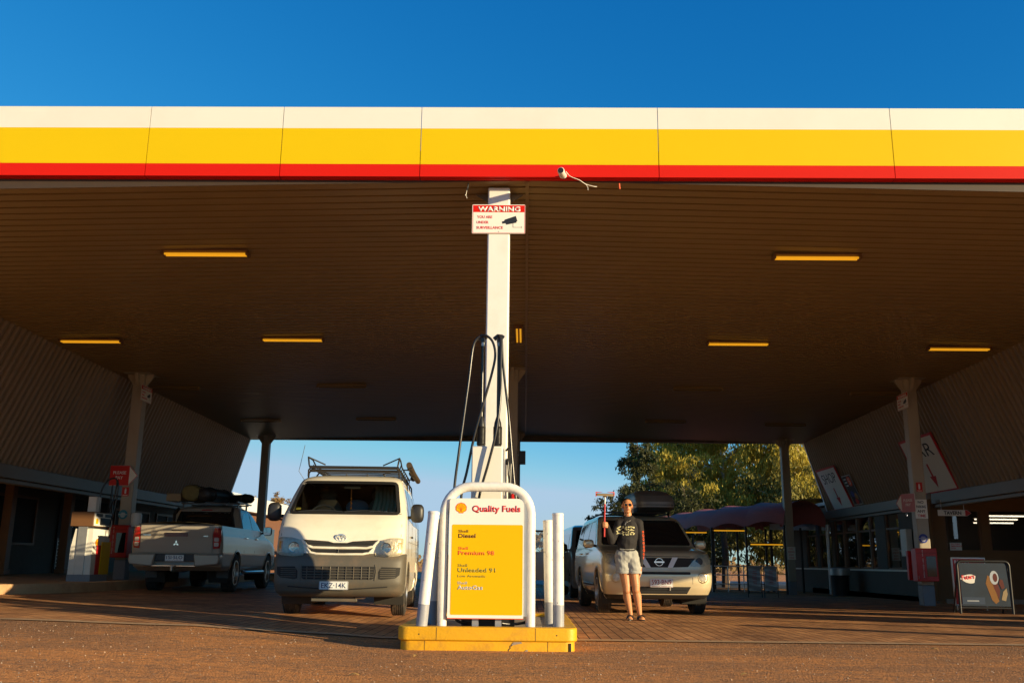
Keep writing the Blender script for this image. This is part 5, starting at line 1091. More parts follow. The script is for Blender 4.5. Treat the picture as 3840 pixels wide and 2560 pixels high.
# sunglasses, earrings, necklace, mouth
b = MB()
for s in (-1, 1): b.lathe([(0.0, -0.004), (0.018, -0.003), (0.0235, 0.0), (0.0235, 0.003), (0, 0.004)], (hc.x+s*0.030, hc.y-0.0985, hc.z+0.012), 'Y', 18)
g_ = PP(b, 'sunglasses', 'tint', smooth=50)
b = MB()
for s in (-1, 1):
    b.tube([(hc.x+s*0.030+0.0245*math.cos(2*math.pi*i/20), hc.y-0.0985, hc.z+0.012+0.0225*math.sin(2*math.pi*i/20)) for i in range(21)], 0.0022, 6); b.tube([(hc.x+s*0.054, hc.y-0.096, hc.z+0.020), (hc.x+s*0.074, hc.y-0.06, hc.z+0.018), (hc.x+s*0.080, hc.y+0.005, hc.z+0.014)], 0.0022, 6)
b.tube([(hc.x-0.010, hc.y-0.100, hc.z+0.016), (hc.x, hc.y-0.103, hc.z+0.019), (hc.x+0.010, hc.y-0.100, hc.z+0.016)], 0.0022, 6)
b.build('glasses_frame', 'amber', g_)
PP(MB().ball(hc+Vector((0, -0.0885, -0.047)), (0.022, 0.006, 0.0038), 12, 6).ball(hc+Vector((0, -0.0885, -0.056)), (0.019, 0.006, 0.0048), 12, 6), 'lips', 'lip', smooth=60)
for s in (-1, 1): PP(MB().tube([hc+Vector((s*0.081, 0.004, -0.036)), hc+Vector((s*0.082, 0.002, -0.060)), hc+Vector((s*0.082, 0.002, -0.105 if s > 0 else -0.055))], 0.0022, 5), 'earring', 'metal')
PP(MB().tube(smoothpath([nb+Vector((-0.050, -0.020, 0.002)), WP(432, 378, -0.085), WP(410, 400, -0.105), WP(402, 425, -0.112), WP(425, 395, -0.105), WP(465, 372, -0.083), nb+Vector((0.052, -0.020, 0.008))], 4), 0.0013, 5), 'necklace', 'metal')
# sweater: loose, gathered at the waist, long sleeves
sw = Blob(); sw.cone(WP(452, 395, 0.004), WP(447, 450), 0.120, 0.142, 0.66); sw.cone(WP(447, 450), WP(428, 600), 0.150, 0.146, 0.74); sw.cone(WP(428, 600), WP(422, 650), 0.148, 0.142, 0.84)
sw.cone(sh_l, elL+Vector((0, 0, 0)), 0.066, 0.058); sw.cone(elL, wrL.lerp(elL, 0.10), 0.058, 0.038); sw.cone(sh_r, elR, 0.068, 0.058); sw.cone(elR, wrR+Vector((0, 0, 0.015)), 0.058, 0.040)
sw.cone(WP(452, 375, 0.012), sh_l, 0.062, 0.066); sw.cone(WP(452, 375, 0.012), sh_r, 0.062, 0.068); sw.ball(WP(395, 655), (0.085, 0.095, 0.030)); sw.ball(WP(450, 650), (0.085, 0.095, 0.032))
def fold(c):
    z = c.z; f = 0.0022*math.sin(z*45+c.x*18+2*math.sin(c.x*9))+0.0015*math.sin(c.x*60+z*17); return Vector((c.x+f*0.5, c.y+f, c.z))
sweater = sw.fuse('sweater', 'sweater', per, 0.006, 5, 0.5, fold)
# cut the neckline: small skin-coloured yoke set over the collar
PP(MB().tube([nb+Vector((0.062*math.cos(a*0.3142), 0.004+0.055*math.sin(a*0.3142), -0.012+(-0.012 if a > 10 else 0.004)*abs(math.sin(a*0.3142)))) for a in range(21)], 0.008, 8), 'collar', 'sweater', smooth=60)
dep = bpy.context.evaluated_depsgraph_get(); dep.update()
def hit(ob, p, d):
    q = Vector(p); ok, co, no, ix = ob.ray_cast(q, Vector(d)); return (co, no) if ok else (None, None)
g = random.Random(11); b = MB()
for row in range(2):
    for k in range(7):
        for r_ in range(5):
            zx = 318+k*27+g.uniform(1, 22)+row*(-2); zy = 428+row*50+g.uniform(2, 40)+(zx-318)*0.06; w = g.uniform(7, 12); hh = g.uniform(3.5, 8); n_ = 7; vs = []
            for i in range(n_):
                a = 2*math.pi*i/n_; P0 = WP(zx+w*math.cos(a)*g.uniform(0.7, 1.1), zy+hh*math.sin(a)*g.uniform(0.7, 1.2), -0.5); co, no = hit(sweater, P0, (0, 1, 0))
                if co is None: break
                vs.append(co+Vector((0, -0.0025-0.0002*r_, 0)))
            if len(vs) == n_: b.add(vs, [tuple(range(n_))])
PP(b, 'chest_print', 'print', smooth=0)
b = MB()
for k in range(8):
    zy = 490+k*38; zx = 594+k*1.6-(k > 5)*6; co, no = hit(sweater, WP(zx, zy, -0.5), (0, 1, 0))
    if co is None: continue
    pts = []
    for a in range(11):
        c2, _ = hit(sweater, WP(zx+(9 if k % 2 else 7)*math.cos(a*0.628), zy+(13 if k % 3 else 10)*math.sin(a*0.628), -0.5), (0, 1, 0))
        if c2 is not None: pts.append(c2+Vector((0, -0.003, 0)))
    if len(pts) > 4: b.tube(pts, 0.0058, 5)
PP(b, 'sleeve_print', 'ink_orange', smooth=0)
# shorts
so_ = Blob(); so_.cone(WP(420, 655), WP(420, 735), 0.122, 0.148, 0.82)
for h_, k_, ex in ((hipL, kneeL, -0.016), (hipR, kneeR, 0.012)):
    e_ = h_.lerp(k_, 0.46); so_.cone(h_+Vector((ex*0.3, 0, 0.0)), e_+Vector((ex, 0, 0.02)), 0.108, 0.106, 0.95)
def cutz(c): 
    return Vector((c.x+0.002*math.sin(c.z*80), c.y+0.0025*math.sin(c.z*60+c.x*50), max(c.z, 0.665+0.008*math.sin(c.x*80))))
so_.fuse('shorts', 'denim', per, 0.006, 4, 0.5, cutz)
b = MB()
for h_, k_, ex in ((hipL, kneeL, -0.016), (hipR, kneeR, 0.012)):
    c0 = h_.lerp(k_, 0.46)+Vector((ex, 0, 0)); b.lathe([(0.094, 0.665), (0.108, 0.660), (0.111, 0.672), (0.110, 0.690), (0.104, 0.698)], (c0.x, c0.y+0.0, 0), 'Z', 24)
    for k in range(26):
        a = g.uniform(0, 6.28); p0 = Vector((c0.x+0.107*math.cos(a), c0.y+0.107*math.sin(a), 0.664)); b.tube([p0, p0+Vector((g.uniform(-.004, .004), g.uniform(-.004, .004), -g.uniform(0.008, 0.022)))], 0.0012, 4)
PP(b, 'frayed_hem', 'denim', smooth=50)
PP(MB().tube([WP(345, 668, -0.085), WP(380, 672, -0.105), WP(420, 673, -0.112), WP(460, 672, -0.105), WP(495, 668, -0.085)], 0.007, 6), 'waistband', 'denim')
for a_, s in ((ankL, -1), (ankR, 1)):
    dr = Vector((0.18*s, -1, 0)).normalized(); q = Vector((-dr.y, dr.x, 0)); f0 = Vector((a_.x, a_.y+0.03, 0)); b = MB(); ol = []
    for i in range(20):
        t = 2*math.pi*i/20; ol.append(f0+dr*(0.065+0.135*math.cos(t))+q*(0.045*math.sin(t)))
    b.add([p+Vector((0, 0, 0.002)) for p in ol]+[p+Vector((0, 0, 0.022)) for p in ol], [tuple(range(20))[::-1], tuple(range(20, 40))]+[(i, (i+1) % 20, 20+(i+1) % 20, 20+i) for i in range(20)])
    for dd in (0.035, 0.095): b.tube([f0+dr*dd+q*(0.046*math.cos(R(x)))+Vector((0, 0, 0.022+0.052*math.sin(R(x)))) for x in range(0, 181, 15)], 0.011, 6)
    PP(b, 'sandal', 'rubber', smooth=50)
# squeegee held in the raised hand
sq = thing('squeegee', 'red handled window squeegee held up in the raised hand', 'squeegee', (gp_.x, gp_.y, gp_.z))
tilt = Matrix.Rotation(R(-1.5), 4, 'Y')
MB().tube([(-0.0, 0, -0.17), (0.0, 0, 0.30)], 0.011, 12).build('handle', 'red', sq); MB().tube([(0, 0, 0.301), (0.0, 0, 0.40)], 0.0105, 12).build('shaft', 'galv', sq)
b = MB(); b.box(-0.125, 0.125, -0.02, 0.02, 0.415, 0.45); b.box(-0.03, 0.03, -0.018, 0.018, 0.398, 0.4145); b.build('head', 'canvas_tan' if 'canvas_tan' in M else 'brown', sq, bevel=0.008)
MB().prism([(-0.135, 0.405), (-0.126, 0.405), (-0.126, 0.46), (-0.04, 0.468), (-0.135, 0.472)], FXZ, -0.028, 0.028).build('end_cap', 'ink_orange', sq); MB().prism([(0.126, 0.420), (0.137, 0.420), (0.137, 0.478), (0.03, 0.470), (0.126, 0.462)], FXZ, -0.028, 0.028).build('end_cap', 'ink_orange', sq)
MB().box(-0.12, 0.12, -0.035, -0.0205, 0.412, 0.442).build('sponge', 'cover', sq, bevel=0.006)
sq.rotation_euler = (0, R(1.5), 0)
# ---------------------------------------------------------------- left side: pump, signs, building
FZ = 0.36
pm = thing('fuel_dispenser', 'white and grey fuel dispenser on the raised footpath at the far left', 'fuel pump', (-8.66, 18.6, FZ))
def Q(b, name, m, par=None, **k):
    o = b.build(name, m, par or pm, **k)
    if par is None: o.location = (8.66, -18.6, -FZ)
    return o
fn = lambda u, v, w: (u, w, v)
Q(MB().box(-8.88, -8.42, 18.52, 19.28, FZ, FZ+0.13), 'plinth', 'grey_band')
Q(MB().prism([(-8.87, 0.49), (-8.74, 0.49), (-8.72, 1.36), (-8.80, 1.36), (-8.86, 1.0)], fn, 18.52, 19.28), 'side_panel', 'white')
Q(MB().prism([(-8.56, 0.49), (-8.43, 0.49), (-8.45, 1.36), (-8.58, 1.36)], fn, 18.52, 19.28), 'side_panel', 'white')
Q(MB().box(-8.738, -8.562, 18.50, 19.30, FZ+0.131, 1.40), 'centre_post', 'galv')
Q(MB().box(-8.429, -8.415, 18.70, 19.26, FZ+0.131, 1.05), 'lower_panel', 'red'); Q(MB().box(-8.414, -8.40, 18.86, 19.26, FZ+0.131, 1.12), 'lower_panel', 'sign_yellow')
Q(MB().box(-8.90, -8.45, 18.48, 19.32, 1.405, 1.69), 'display_head', 'brown', bevel=0.01)
hd_ = Q(MB().box(-8.449, -8.44, 18.50, 19.30, 1.42, 1.675), 'display_face', 'white')
b = MB()
for y0 in (18.56, 18.95): b.box(-8.4395, -8.436, y0, y0+0.28, 1.60, 1.66)
b.box(-8.4395, -8.436, 18.75, 19.2, 1.44, 1.58); Q(b, 'display_screen', 'blackp'); Q(MB().box(-8.4395, -8.435, 18.56, 18.66, 1.46, 1.56), 'price_sticker', 'sign_yellow')
mt2 = Matrix.Translation((-8.441, 18.72, 1.10)) @ Matrix.Rotation(R(90), 4, 'Z') @ Matrix.Rotation(R(90), 4, 'X')
pecten(0, 0, 0.075, 0, pm, (8.66, -18.6, -FZ), mt2)
Q(MB().box(-8.72, -8.55, 18.75, 18.95, 1.691, 2.0), 'mast_box', 'white', bevel=0.01)
Q(MB().lathe([(0.05, 1.69), (0.045, 1.85), (0.02, 1.95), (0.016, 2.25)], (-8.42, 19.1, 0), 'Z', 14), 'mast_boot', 'rubber')
Q(MB().tube(smoothpath([(-8.56,18.9,1.7),(-8.56,18.9,2.05),(-8.50,18.95,2.28),(-8.40,19.0,2.38),(-8.33,19.05,2.36),(-8.33,19.08,2.2),(-8.37,19.1,1.95),(-8.40,19.0,1.7)], 6), 0.016, 8), 'hose', 'hose', smooth=60)
Q(MB().tube(smoothpath([(-8.33,19.1,2.36),(-8.30,19.1,2.2),(-8.33,19.1,1.8),(-8.36,19.05,1.5),(-8.34,19.0,1.2)], 6), 0.016, 8), 'hose', 'hose', smooth=60)
def pay_sign(x, y, z, rot, label, sc=1.0, flip=1, m='red'):
    t = thing('pay_sign', label, 'sign', (x, y, z), rot, 'please pay arrow signs'); w, h = 0.42*sc, 0.43*sc
    MB().prism([(0, -h/2), (flip*w, -h/2), (flip*(w+0.19*sc), 0), (flip*w, h/2), (0, h/2)], FXZ, -0.02, 0.0).build('panel', 'sign_white', t)
    MB().box(0.001, flip*(w-0.001), -0.0235, -0.021, -h/2+0.003, h/2-0.003).build('red_field', m, t)
    b = MB(); e = 0.012
    for (a, c) in (((w, -h/2+e), (w+0.19*sc-e, 0)), ((w+0.19*sc-e, 0), (w, h/2-e))): b.tube([(flip*a[0], -0.0205, a[1]), (flip*c[0], -0.0205, c[1])], 0.006, 4)
    b.build('arrow_outline', 'red', t)
    for s, zz in (('PLEASE', 0.03), ('PAY', -0.075)): text(s, front(flip*w/2, -0.0235, zz*sc), 0.062*sc, 'ink_white', t, bold=0.02, align='CENTER')
    return t
pay_sign(-8.99, 20.22, 2.545, 0, 'red PLEASE PAY arrow sign pointing right on the left column')
def ext_sticker(x, y, z, label, w=0.15, h=0.19):
    t = thing('extinguisher_sign', label, 'sign', (x, y, z), 0, 'fire extinguisher location signs')
    MB().box(-w/2, w/2, -0.003, 0, -h/2, h/2).build('panel', 'red', t); b = MB(); b.prism(rrect(-0.018, 0.018, -0.045, 0.05, 0.012), FXZ, -0.0045, -0.0031); b.box(-0.012, 0.012, -0.0045, -0.0031, 0.055, 0.07); b.build('symbol', 'ink_white', t, smooth=0)
    MB().box(-w*0.35, w*0.35, -0.0045, -0.0031, -h*0.42, -h*0.36).build('caption', 'ink_white', t)
ext_sticker(-8.635, 20.25, 2.205, 'red fire extinguisher sign under the left pay sign')
def round_sticker(x, y, z, m, label, r=0.085):
    t = thing('round_sticker', label, 'sticker', (x, y, z), 0); MB().lathe([(r, 0), (r, -0.003), (0, -0.003)], (0, 0, 0), 'Y', 28).build('disc', m, t, smooth=0)
    b = MB()
    for zz, w in ((0.035, 0.055), (0.018, 0.075), (-0.02, 0.085), (-0.037, 0.07), (-0.055, 0.045)): b.box(-w/2*1.3, w/2*1.3, -0.0045, -0.0032, zz-0.0035, zz+0.0035)
    b.box(-r*0.95, r*0.95, -0.0045, -0.0032, -0.004, 0.004); b.build('text_lines', 'ink_white', t, smooth=0)
round_sticker(-8.64, 20.252, 1.72, 'ink_teal', 'teal round sticker on the left column above the red cabinet', 0.10)
round_sticker(8.41, 20.252, 1.375, 'ink_blue', 'dark blue round sticker on the right column above the red cabinet', 0.095)
def cabinet(x, y, z0, z1, label, w=0.44, side=1):
    t = thing('extinguisher_cabinet', label, 'cabinet', (x, y, z0), 0, 'fire extinguisher cabinets on the columns'); h = z1-z0
    MB().box(-w/2, w/2, -0.26, 0, 0, h).build('box', 'red', t, bevel=0.015); MB().box(-w/2+0.20, w/2-0.04, -0.266, -0.262, 0.10, h-0.16).build('window', 'tint', t, bevel=0.01)
    MB().box(-w/2+0.015, w/2-0.015, -0.268, -0.261, h-0.10, h-0.095).build('door_seam', 'dark', t); MB().tube([(-w/2+0.02, -0.262, 0.05), (-w/2+0.02, -0.275, 0.08), (-w/2+0.02, -0.262, 0.11)], 0.006, 6).build('latch', 'metal', t)
    b = Matrix.Translation((-w/2+0.135, -0.262, h*0.90)) @ Matrix.Rotation(R(90), 4, 'X')
    s = 'FIRE EXTINGUISHER'
    for i, ch in enumerate(s):
        if ch != ' ': text(ch, b @ Matrix.Translation((0, -i*h*0.049, 0)), 0.026, 'ink_white', t, bold=0.02, align='CENTER')
    return t
cabinet(-8.60, 20.25, 0.82, 1.49, 'red fire extinguisher cabinet on the left column')
cabinet(8.34, 20.25, 0.50, 1.17, 'red fire extinguisher cabinet on the right column')
o = MB().box(-0.10, 0.10, 0, 0.10, 0, 0.6).build('side_cabinet', 'red', None, bevel=0.01, loc=(8.19, 20.35, 0.52)); tag(o, 'narrow red cabinet edge on the left side of the right column', 'cabinet')
o = MB().lathe([(0.0, 0), (0.10, 0), (0.11, 0.02), (0.11, 0.25), (0.09, 0.29), (0, 0.30)], (0, 0, 0), 'Z', 20).build('hose_drum', 'white', None, loc=(-8.32, 20.2, 1.46)); tag(o, 'white rounded drum fixed beside the left column', 'drum')
# left building
lb = thing('roadhouse_building', 'dark roadhouse building with doors and screens under the left eave', 'building', (-12.2, 24, 0.4))
def LBp(b, name, m, par=None, **k):
    o = b.build(name, m, par or lb, **k)
    if par is None: o.location = (12.2, -24, -0.4)
    return o
LBp(MB().box(-12.4, -12.2, 12, 34, 0.40, 2.65), 'wall', 'brick'); LBp(MB().box(-18, -12.4, 12, 34, 0.3, 2.70), 'wall', 'brick')
LBp(MB().box(-19, -10.22, 9.9, 34, 2.72, 2.80), 'verandah_roof', 'beam'); LBp(MB().box(-12.18, -10.24, 9.9, 34, 2.60, 2.66), 'verandah_ceiling', 'brown')
for y0, y1, z0, z1 in ((20.8, 23.4, 1.15, 2.2), (28.0, 30.5, 1.1, 2.2), (31.2, 33, 1.1, 2.2)):
    f = LBp(MB().box(-12.198, -12.15, y0-0.06, y1+0.06, z0-0.06, z0).box(-12.198, -12.15, y0-0.06, y1+0.06, z1, z1+0.06).box(-12.198, -12.15, y0-0.06, y0, z0, z1).box(-12.198, -12.15, y1, y1+0.06, z0, z1).box(-12.198, -12.15, (y0+y1)/2-0.03, (y0+y1)/2+0.03, z0, z1), 'window_frame', 'brown')
    LBp(MB().box(-12.197, -12.185, y0, y1, z0, z1), 'window_pane', 'dark')
for y0 in (24.6, 26.2):
    d_ = LBp(MB().box(-12.196, -12.16, y0, y0+1.3, 0.42, 2.35), 'door', 'dark'); b = MB()
    for k in range(14): b.box(-12.158, -12.15, y0+0.05+k*0.09, y0+0.065+k*0.09, 0.5, 1.3)
    for k in range(9): b.box(-12.149, -12.144, y0+0.05, y0+1.25, 0.5+k*0.09, 0.515+k*0.09)
    b.build('security_screen', 'galv', d_)
    MB().box(-12.158, -12.15, y0+0.5, y0+0.8, 1.6, 1.95).build('notice', 'plate_white', d_)
for i, (x, y) in enumerate(((-11.45, 23.6), (-11.45, 18.6), (-11.85, 21.6))):
    if i == 1: continue
    o = MB().box(-0.10, 0.10, -0.10, 0.10, 0, 2.2).box(-0.13, 0.13, -0.13, 0.13, 0.0, 0.12).build('verandah_post', 'brown', None, bevel=0.01, loc=(x, y, 0.42)); tag(o, ('brown timber verandah post behind the left dispenser', '', 'brown sunlit verandah post at the left edge of the picture')[i], 'post')
# ---------------------------------------------------------------- right building
tb = thing('tavern_building', 'low tavern and shop building with brown framed windows along the right side', 'building', (10.1, 23.4, 0))
def TB(b, name, m, par=None, **k):
    o = b.build(name, m, par or tb, **k)
    if par is None: o.location = (-10.1, -23.4, 0)
    return o
M['winglass'] = glass_mat('shop_window_glass', (0.25, 0.25, 0.24), 1.0, 0.34)
M['render_brown'] = mat('brown_render', (0.17, 0.085, 0.03), 0.7, var=0.1)
SW, HW = 0.66, 2.18
piers = [(23.4, 23.9), (24.4, 25.75), (26.9, 27.5), (28.0, 28.06), (29.1, 29.16), (30.3, 30.36), (31.3, 31.5), (32.9, 33.2), (34.5, 36)]
TB(MB().box(10.1, 10.3, 23.6, 36, -0.15, SW), 'wall', 'brick'); TB(MB().box(10.08, 10.32, 23.6, 36, SW+0.001, SW+0.05), 'window_sill', 'cream')
TB(MB().box(10.1, 10.3, 23.6, 36, HW+0.1, 2.7), 'wall', 'brown')
prev = 23.6
wins = [(23.95, 24.55), (25.85, 26.85), (27.6, 28.0), (28.1, 29.05), (29.2, 30.25), (30.4, 31.25), (31.6, 32.9), (33.2, 34.4)]
for a, c in wins:
    TB(MB().box(10.1, 10.3, prev, a, SW+0.051, HW+0.099), 'pier', 'brick' if a - prev > 0.3 else 'brown')
    f = TB(MB().box(10.12, 10.2, a, a+0.05, SW+0.051, HW+0.099).box(10.12, 10.2, c-0.05, c, SW+0.051, HW+0.099).box(10.12, 10.2, a+0.05, c-0.05, SW+0.051, SW+0.10).box(10.12, 10.2, a+0.05, c-0.05, HW+0.05, HW+0.099).box(10.12, 10.2, a+0.05, c-0.05, 1.78, 1.84), 'window_frame', 'brown')
    MB().box(10.155, 10.16, a+0.05, c-0.05, SW+0.10, HW+0.05).build('window_pane', 'winglass', f); prev = c
TB(MB().box(10.1, 10.3, prev, 36, SW+0.051, HW+0.099), 'pier', 'brick')
# wall facing the camera, with the two wide windows
YB = 23.4
TB(MB().box(9.98, 14, YB, YB+0.2, -0.1, 1.16), 'front_wall', 'render_brown'); TB(MB().box(9.98, 14, YB, YB+0.2, 2.17, 2.75), 'front_wall', 'render_brown')
for a, c in ((9.98, 10.26), (11.15, 11.34), (12.9, 14)): TB(MB().box(a, c, YB, YB+0.2, 1.161, 2.169), 'pier', 'render_brown')
for a, c in ((10.26, 11.15), (11.34, 12.9)):
    f = TB(MB().box(a, c, YB+0.02, YB+0.08, 1.161, 1.20).box(a, c, YB+0.02, YB+0.08, 2.13, 2.169).box(a, a+0.04, YB+0.02, YB+0.08, 1.201, 2.129).box(c-0.04, c, YB+0.02, YB+0.08, 1.201, 2.129), 'window_frame', 'brown')
    MB().box(a+0.04, c-0.04, YB+0.045, YB+0.05, 1.20, 2.13).build('window_pane', glass_mat('bar_window_glass', (0.7, 0.68, 0.62), 1.0, 0.10), f)
TB(MB().box(10.3, 18, 30.6, 30.7, 0, 2.7), 'back_wall', 'dark'); TB(MB().box(17.9, 18, 23.6, 30.6, 0, 2.7), 'back_wall', 'brown'); TB(MB().box(10.31, 17.9, 23.6, 30.6, 2.66, 2.7), 'inner_ceiling', 'dark')
TB(MB().box(9.98, 18.2, 23.3, 36.1, 2.76, 2.86), 'roof', 'galv')
TB(MB().box(10.25, 15.5, 17.6, 23.39, 2.60, 2.66), 'verandah_ceiling', 'cream'); TB(MB().box(10.25, 10.6, 23.6, 36, 2.70, 2.74), 'verandah_ceiling', 'cream')
TB(MB().box(10.32, 12.9, 26.5, 26.8, 0.05, 1.25), 'bar_counter', 'brown'); TB(MB().box(11.0, 16, 30.3, 30.55, 0.05, 1.9), 'shelf_unit', 'dark')
o = TB(MB().box(10.34, 10.62, 23.375, 23.398, 1.19, 1.37), 'emergency_notice', 'plate_white')
for i, s in enumerate(('ALL FUELS', 'EMERGENCY', 'STOP')): text(s, front(10.36, 23.374, 1.325-i*0.052), 0.032, 'ink_red', o, bold=0.02)
o = TB(MB().box(9.9, 10.06, 24.9, 25.3, 1.05, 1.75), 'phone_box', 'white', bevel=0.02)
for i, (x, y, z, L_, rot, on, lb_) in enumerate(((10.55, 25.2, 2.16, 0.9, 0, 2, 'white tube light inside the bar window, front row left'), (11.2, 27.0, 2.16, 1.2, 0, 2, 'white tube light inside the bar, second row left'), (12.0, 29.2, 2.16, 1.2, 0, 2, 'white tube light inside the bar, back row left'),
     (12.6, 25.2, 2.16, 1.2, 0, 2, 'white tube light inside the bar, front row right'), (13.3, 27.0, 2.16, 1.2, 0, 2, 'white tube light inside the bar, second row right'), (14.3, 29.2, 2.16, 1.2, 0, 2, 'white tube light inside the bar, back row right'),
     (10.7, 19.0, 2.59, 1.3, 90, 1, 'yellow tube light under the right verandah nearest the camera'), (10.75, 21.6, 2.59, 1.3, 90, 1, 'yellow tube light under the right verandah behind the column'), (11.6, 22.6, 2.59, 1.2, 0, 1, 'yellow tube light above the bar windows'))):
    t = thing('tube_light', lb_, 'light', (x, y, z), rot, 'tube lights of the tavern'); MB().box(-L_/2-0.03, L_/2+0.03, -0.04, 0.04, -0.03, 0).build('housing', 'white', t)
    MB().tube([(-L_/2, 0, -0.05), (L_/2, 0, -0.05)], 0.018, 8).build('tube', 'tube_white' if on == 2 else 'tube_on', t)
# hanging sign, panels on the slanted wall
t = thing('tavern_sign', 'hanging white TAVERN arrow sign under the right eave', 'sign', (9.52, 22.0, 1.94))
MB().prism([(0, 0), (0.66, 0), (0.76, 0.065), (0.66, 0.135), (0, 0.135)], FXZ, -0.02, 0.0).build('panel', 'sign_white', t); MB().prism([(0.62, 0.004), (0.66, 0.004), (0.752, 0.065), (0.66, 0.131), (0.62, 0.131)], FXZ, -0.023, -0.0205).build('arrow_tip', 'red', t)
text('TAVERN', front(0.13, -0.0205, 0.03), 0.075, 'ink_black', t, width=0.40, bold=0.03); MB().tube([(0.08, -0.01, 0.135), (0.08, -0.01, 0.36)], 0.008, 6).tube([(0.6, -0.01, 0.135), (0.6, -0.01, 0.36)], 0.008, 6).build('hanger', 'metal', t)
kx = 0.95/2.25
def wall_sign(name, label, y0, y1, z0, z1, word, arrow=True, poster=False):
    ymid, zmid = (y0+y1)/2, (z0+z1)/2; sl = Vector((-kx, 0, 1)).normalized(); yv = Vector((0, -1, 0)); n = yv.cross(sl).normalized()
    L_ = (z1-z0)/sl.z; W_ = y1-y0; o = Vector((wx(zmid)-0.06, ymid, zmid)); m = Matrix((( yv.x, sl.x, n.x, o.x), (yv.y, sl.y, n.y, o.y), (yv.z, sl.z, n.z, o.z), (0, 0, 0, 1)))
    t = bpy.data.objects.new(name, None); COL.objects.link(t); t.matrix_world = m; tag(t, label, 'sign')
    XY = lambda u, v, w: (u, v, w)
    if poster:
        MB().box(-W_/2, W_/2, -L_/2, L_/2, -0.02, 0.0).build('frame', 'galv', t); MB().box(-W_/2+0.03, W_/2-0.03, -L_/2+0.03, L_/2-0.03, 0.001, 0.003).build('poster', 'ink_black', t)
        b = MB(); g2 = random.Random(2)
        b.prism(rrect(-0.02, 0.28, 0.12, 0.42, 0.1), XY, 0.004, 0.005); b.build('poster_price', 'ink_orange', t, smooth=0)
        text('5', Matrix.Translation((0.13, 0.18, 0.0055)), 0.18, 'ink_white', t, align='CENTER')
        for i in range(3): MB().box(-W_/2+0.07, -0.08, 0.33-i*0.1, 0.37-i*0.1, 0.004, 0.005).build('poster_line', 'ink_white', t)
        for i, (x, y) in enumerate(((-0.1, -0.12), (0.12, -0.2), (0.0, -0.36))): MB().prism([(x+0.13*math.cos(a), y+0.10*math.sin(a)) for a in [k*0.785 for k in range(8)]], XY, 0.004+i*0.001, 0.0045+i*0.001).build('poster_picture', ('ink_blue', 'amber', 'red')[i], t, smooth=0)
        return t
    MB().box(-W_/2, W_/2, -L_/2, L_/2, -0.03, 0.0).build('border', 'red', t); MB().box(-W_/2+0.06, W_/2-0.06, -L_/2+0.06, L_/2-0.06, 0.001, 0.003).build('panel', 'sign_white', t)
    text(word, Matrix.Translation((0, L_*0.14, 0.0035)), L_*0.22, 'ink_black', t, width=W_*0.70, bold=-0.004, align='CENTER')
    b = MB(); b.prism([(-0.045, L_*0.02), (0.045, L_*0.02), (0.045, -L_*0.20), (0.16, -L_*0.20), (0.0, -L_*0.40), (-0.16, -L_*0.20), (-0.045, -L_*0.20)], XY, 0.0035, 0.005); b.build('arrow', 'red', t, smooth=0)
    return t
wall_sign('shop_sign', 'white SHOP sign with red down arrow on the slanted right wall', 28.95, 30.75, 2.50, 3.80, 'SHOP')
wall_sign('bar_sign', 'white BAR sign with red down arrow partly behind the right column', 21.85, 23.75, 2.52, 3.85, 'BAR')
wall_sign('wall_poster', 'dark framed advertising poster next to the SHOP sign', 28.05, 28.75, 2.58, 3.44, '', poster=True)
# column signs on the right
ext_sticker(8.42, 20.25, 2.45, 'red fire extinguisher sign high on the right column', 0.13, 0.2)
p_ = pay_sign(8.285, 20.18, 2.12, -68, 'faded pink PLEASE PAY arrow sign seen edge-on on the right column', 0.9, -1, mat('faded_red', (0.55, 0.22, 0.24), 0.5))
t = thing('parking_sign', 'small NO PARKING ANY TIME sign on the front of the right column', 'sign', (8.42, 20.252, 1.99))
MB().box(-0.13, 0.13, -0.003, 0, -0.20, 0.20).build('panel', 'sign_white', t)
for i, (s, m_) in enumerate((('NO', 'ink_black'), ('PARKING', 'ink_black'), ('ANY', 'ink_black'), ('TIME', 'ink_red'))): text(s, front(0, -0.0031, 0.115-i*0.095), 0.055, m_, t, align='CENTER', bold=0.02, width=0.2 if s == 'PARKING' else None)
t = thing('parking_sign', 'small faded no parking notice low on the far right column', 'sign', (8.50, 30.64, 1.17)); MB().box(-0.13, 0.13, -0.003, 0, -0.2, 0.2).build('panel', 'sign_white', t)
for i, s in enumerate(('NO', 'PARKING', 'ANY', 'TIME')): text(s, front(0, -0.0031, 0.115-i*0.095), 0.05, 'ink_red', t, align='CENTER', width=0.2 if s == 'PARKING' else None)
# sandwich board
M['ink_amber'] = mat('printed_amber', (0.22, 0.09, 0.012), 0.6)
sb = thing('sandwich_board', 'blue ice cream poster in a black framed pavement stand at the right', 'pavement sign', (8.15, 17.2, 0), -6)
b = MB(); b.tube([(-0.44, 0.02, 0.0), (-0.44, 0, 0.80)]+[(-0.36+0.08*math.cos(R(180-a)), 0, 0.82+0.08*math.sin(R(a))) for a in range(0, 91, 15)]+[(0.36+0.08*math.sin(R(a)), 0, 0.82+0.08*math.cos(R(a))) for a in range(0, 91, 15)]+[(0.44, 0.0, 0.8), (0.44, 0.02, 0.0)], 0.022, 10)
b.tube([(-0.44, 0.02, 0.10), (0.44, 0.02, 0.10)], 0.018, 8); b.build('frame', 'blackp', sb, smooth=60)
b = MB(); b.tube([(-0.42, 0.02, 0.84), (-0.42, 0.45, 0.0)], 0.016, 8).tube([(0.42, 0.02, 0.84), (0.42, 0.45, 0.0)], 0.016, 8); b.build('rear_leg', 'blackp', sb)
pp = MB().box(-0.405, 0.405, 0.0, 0.012, 0.13, 0.87).build('poster', mat('poster_blue', (0.005, 0.018, 0.04), 0.6, var=0.8, scale=4), sb)
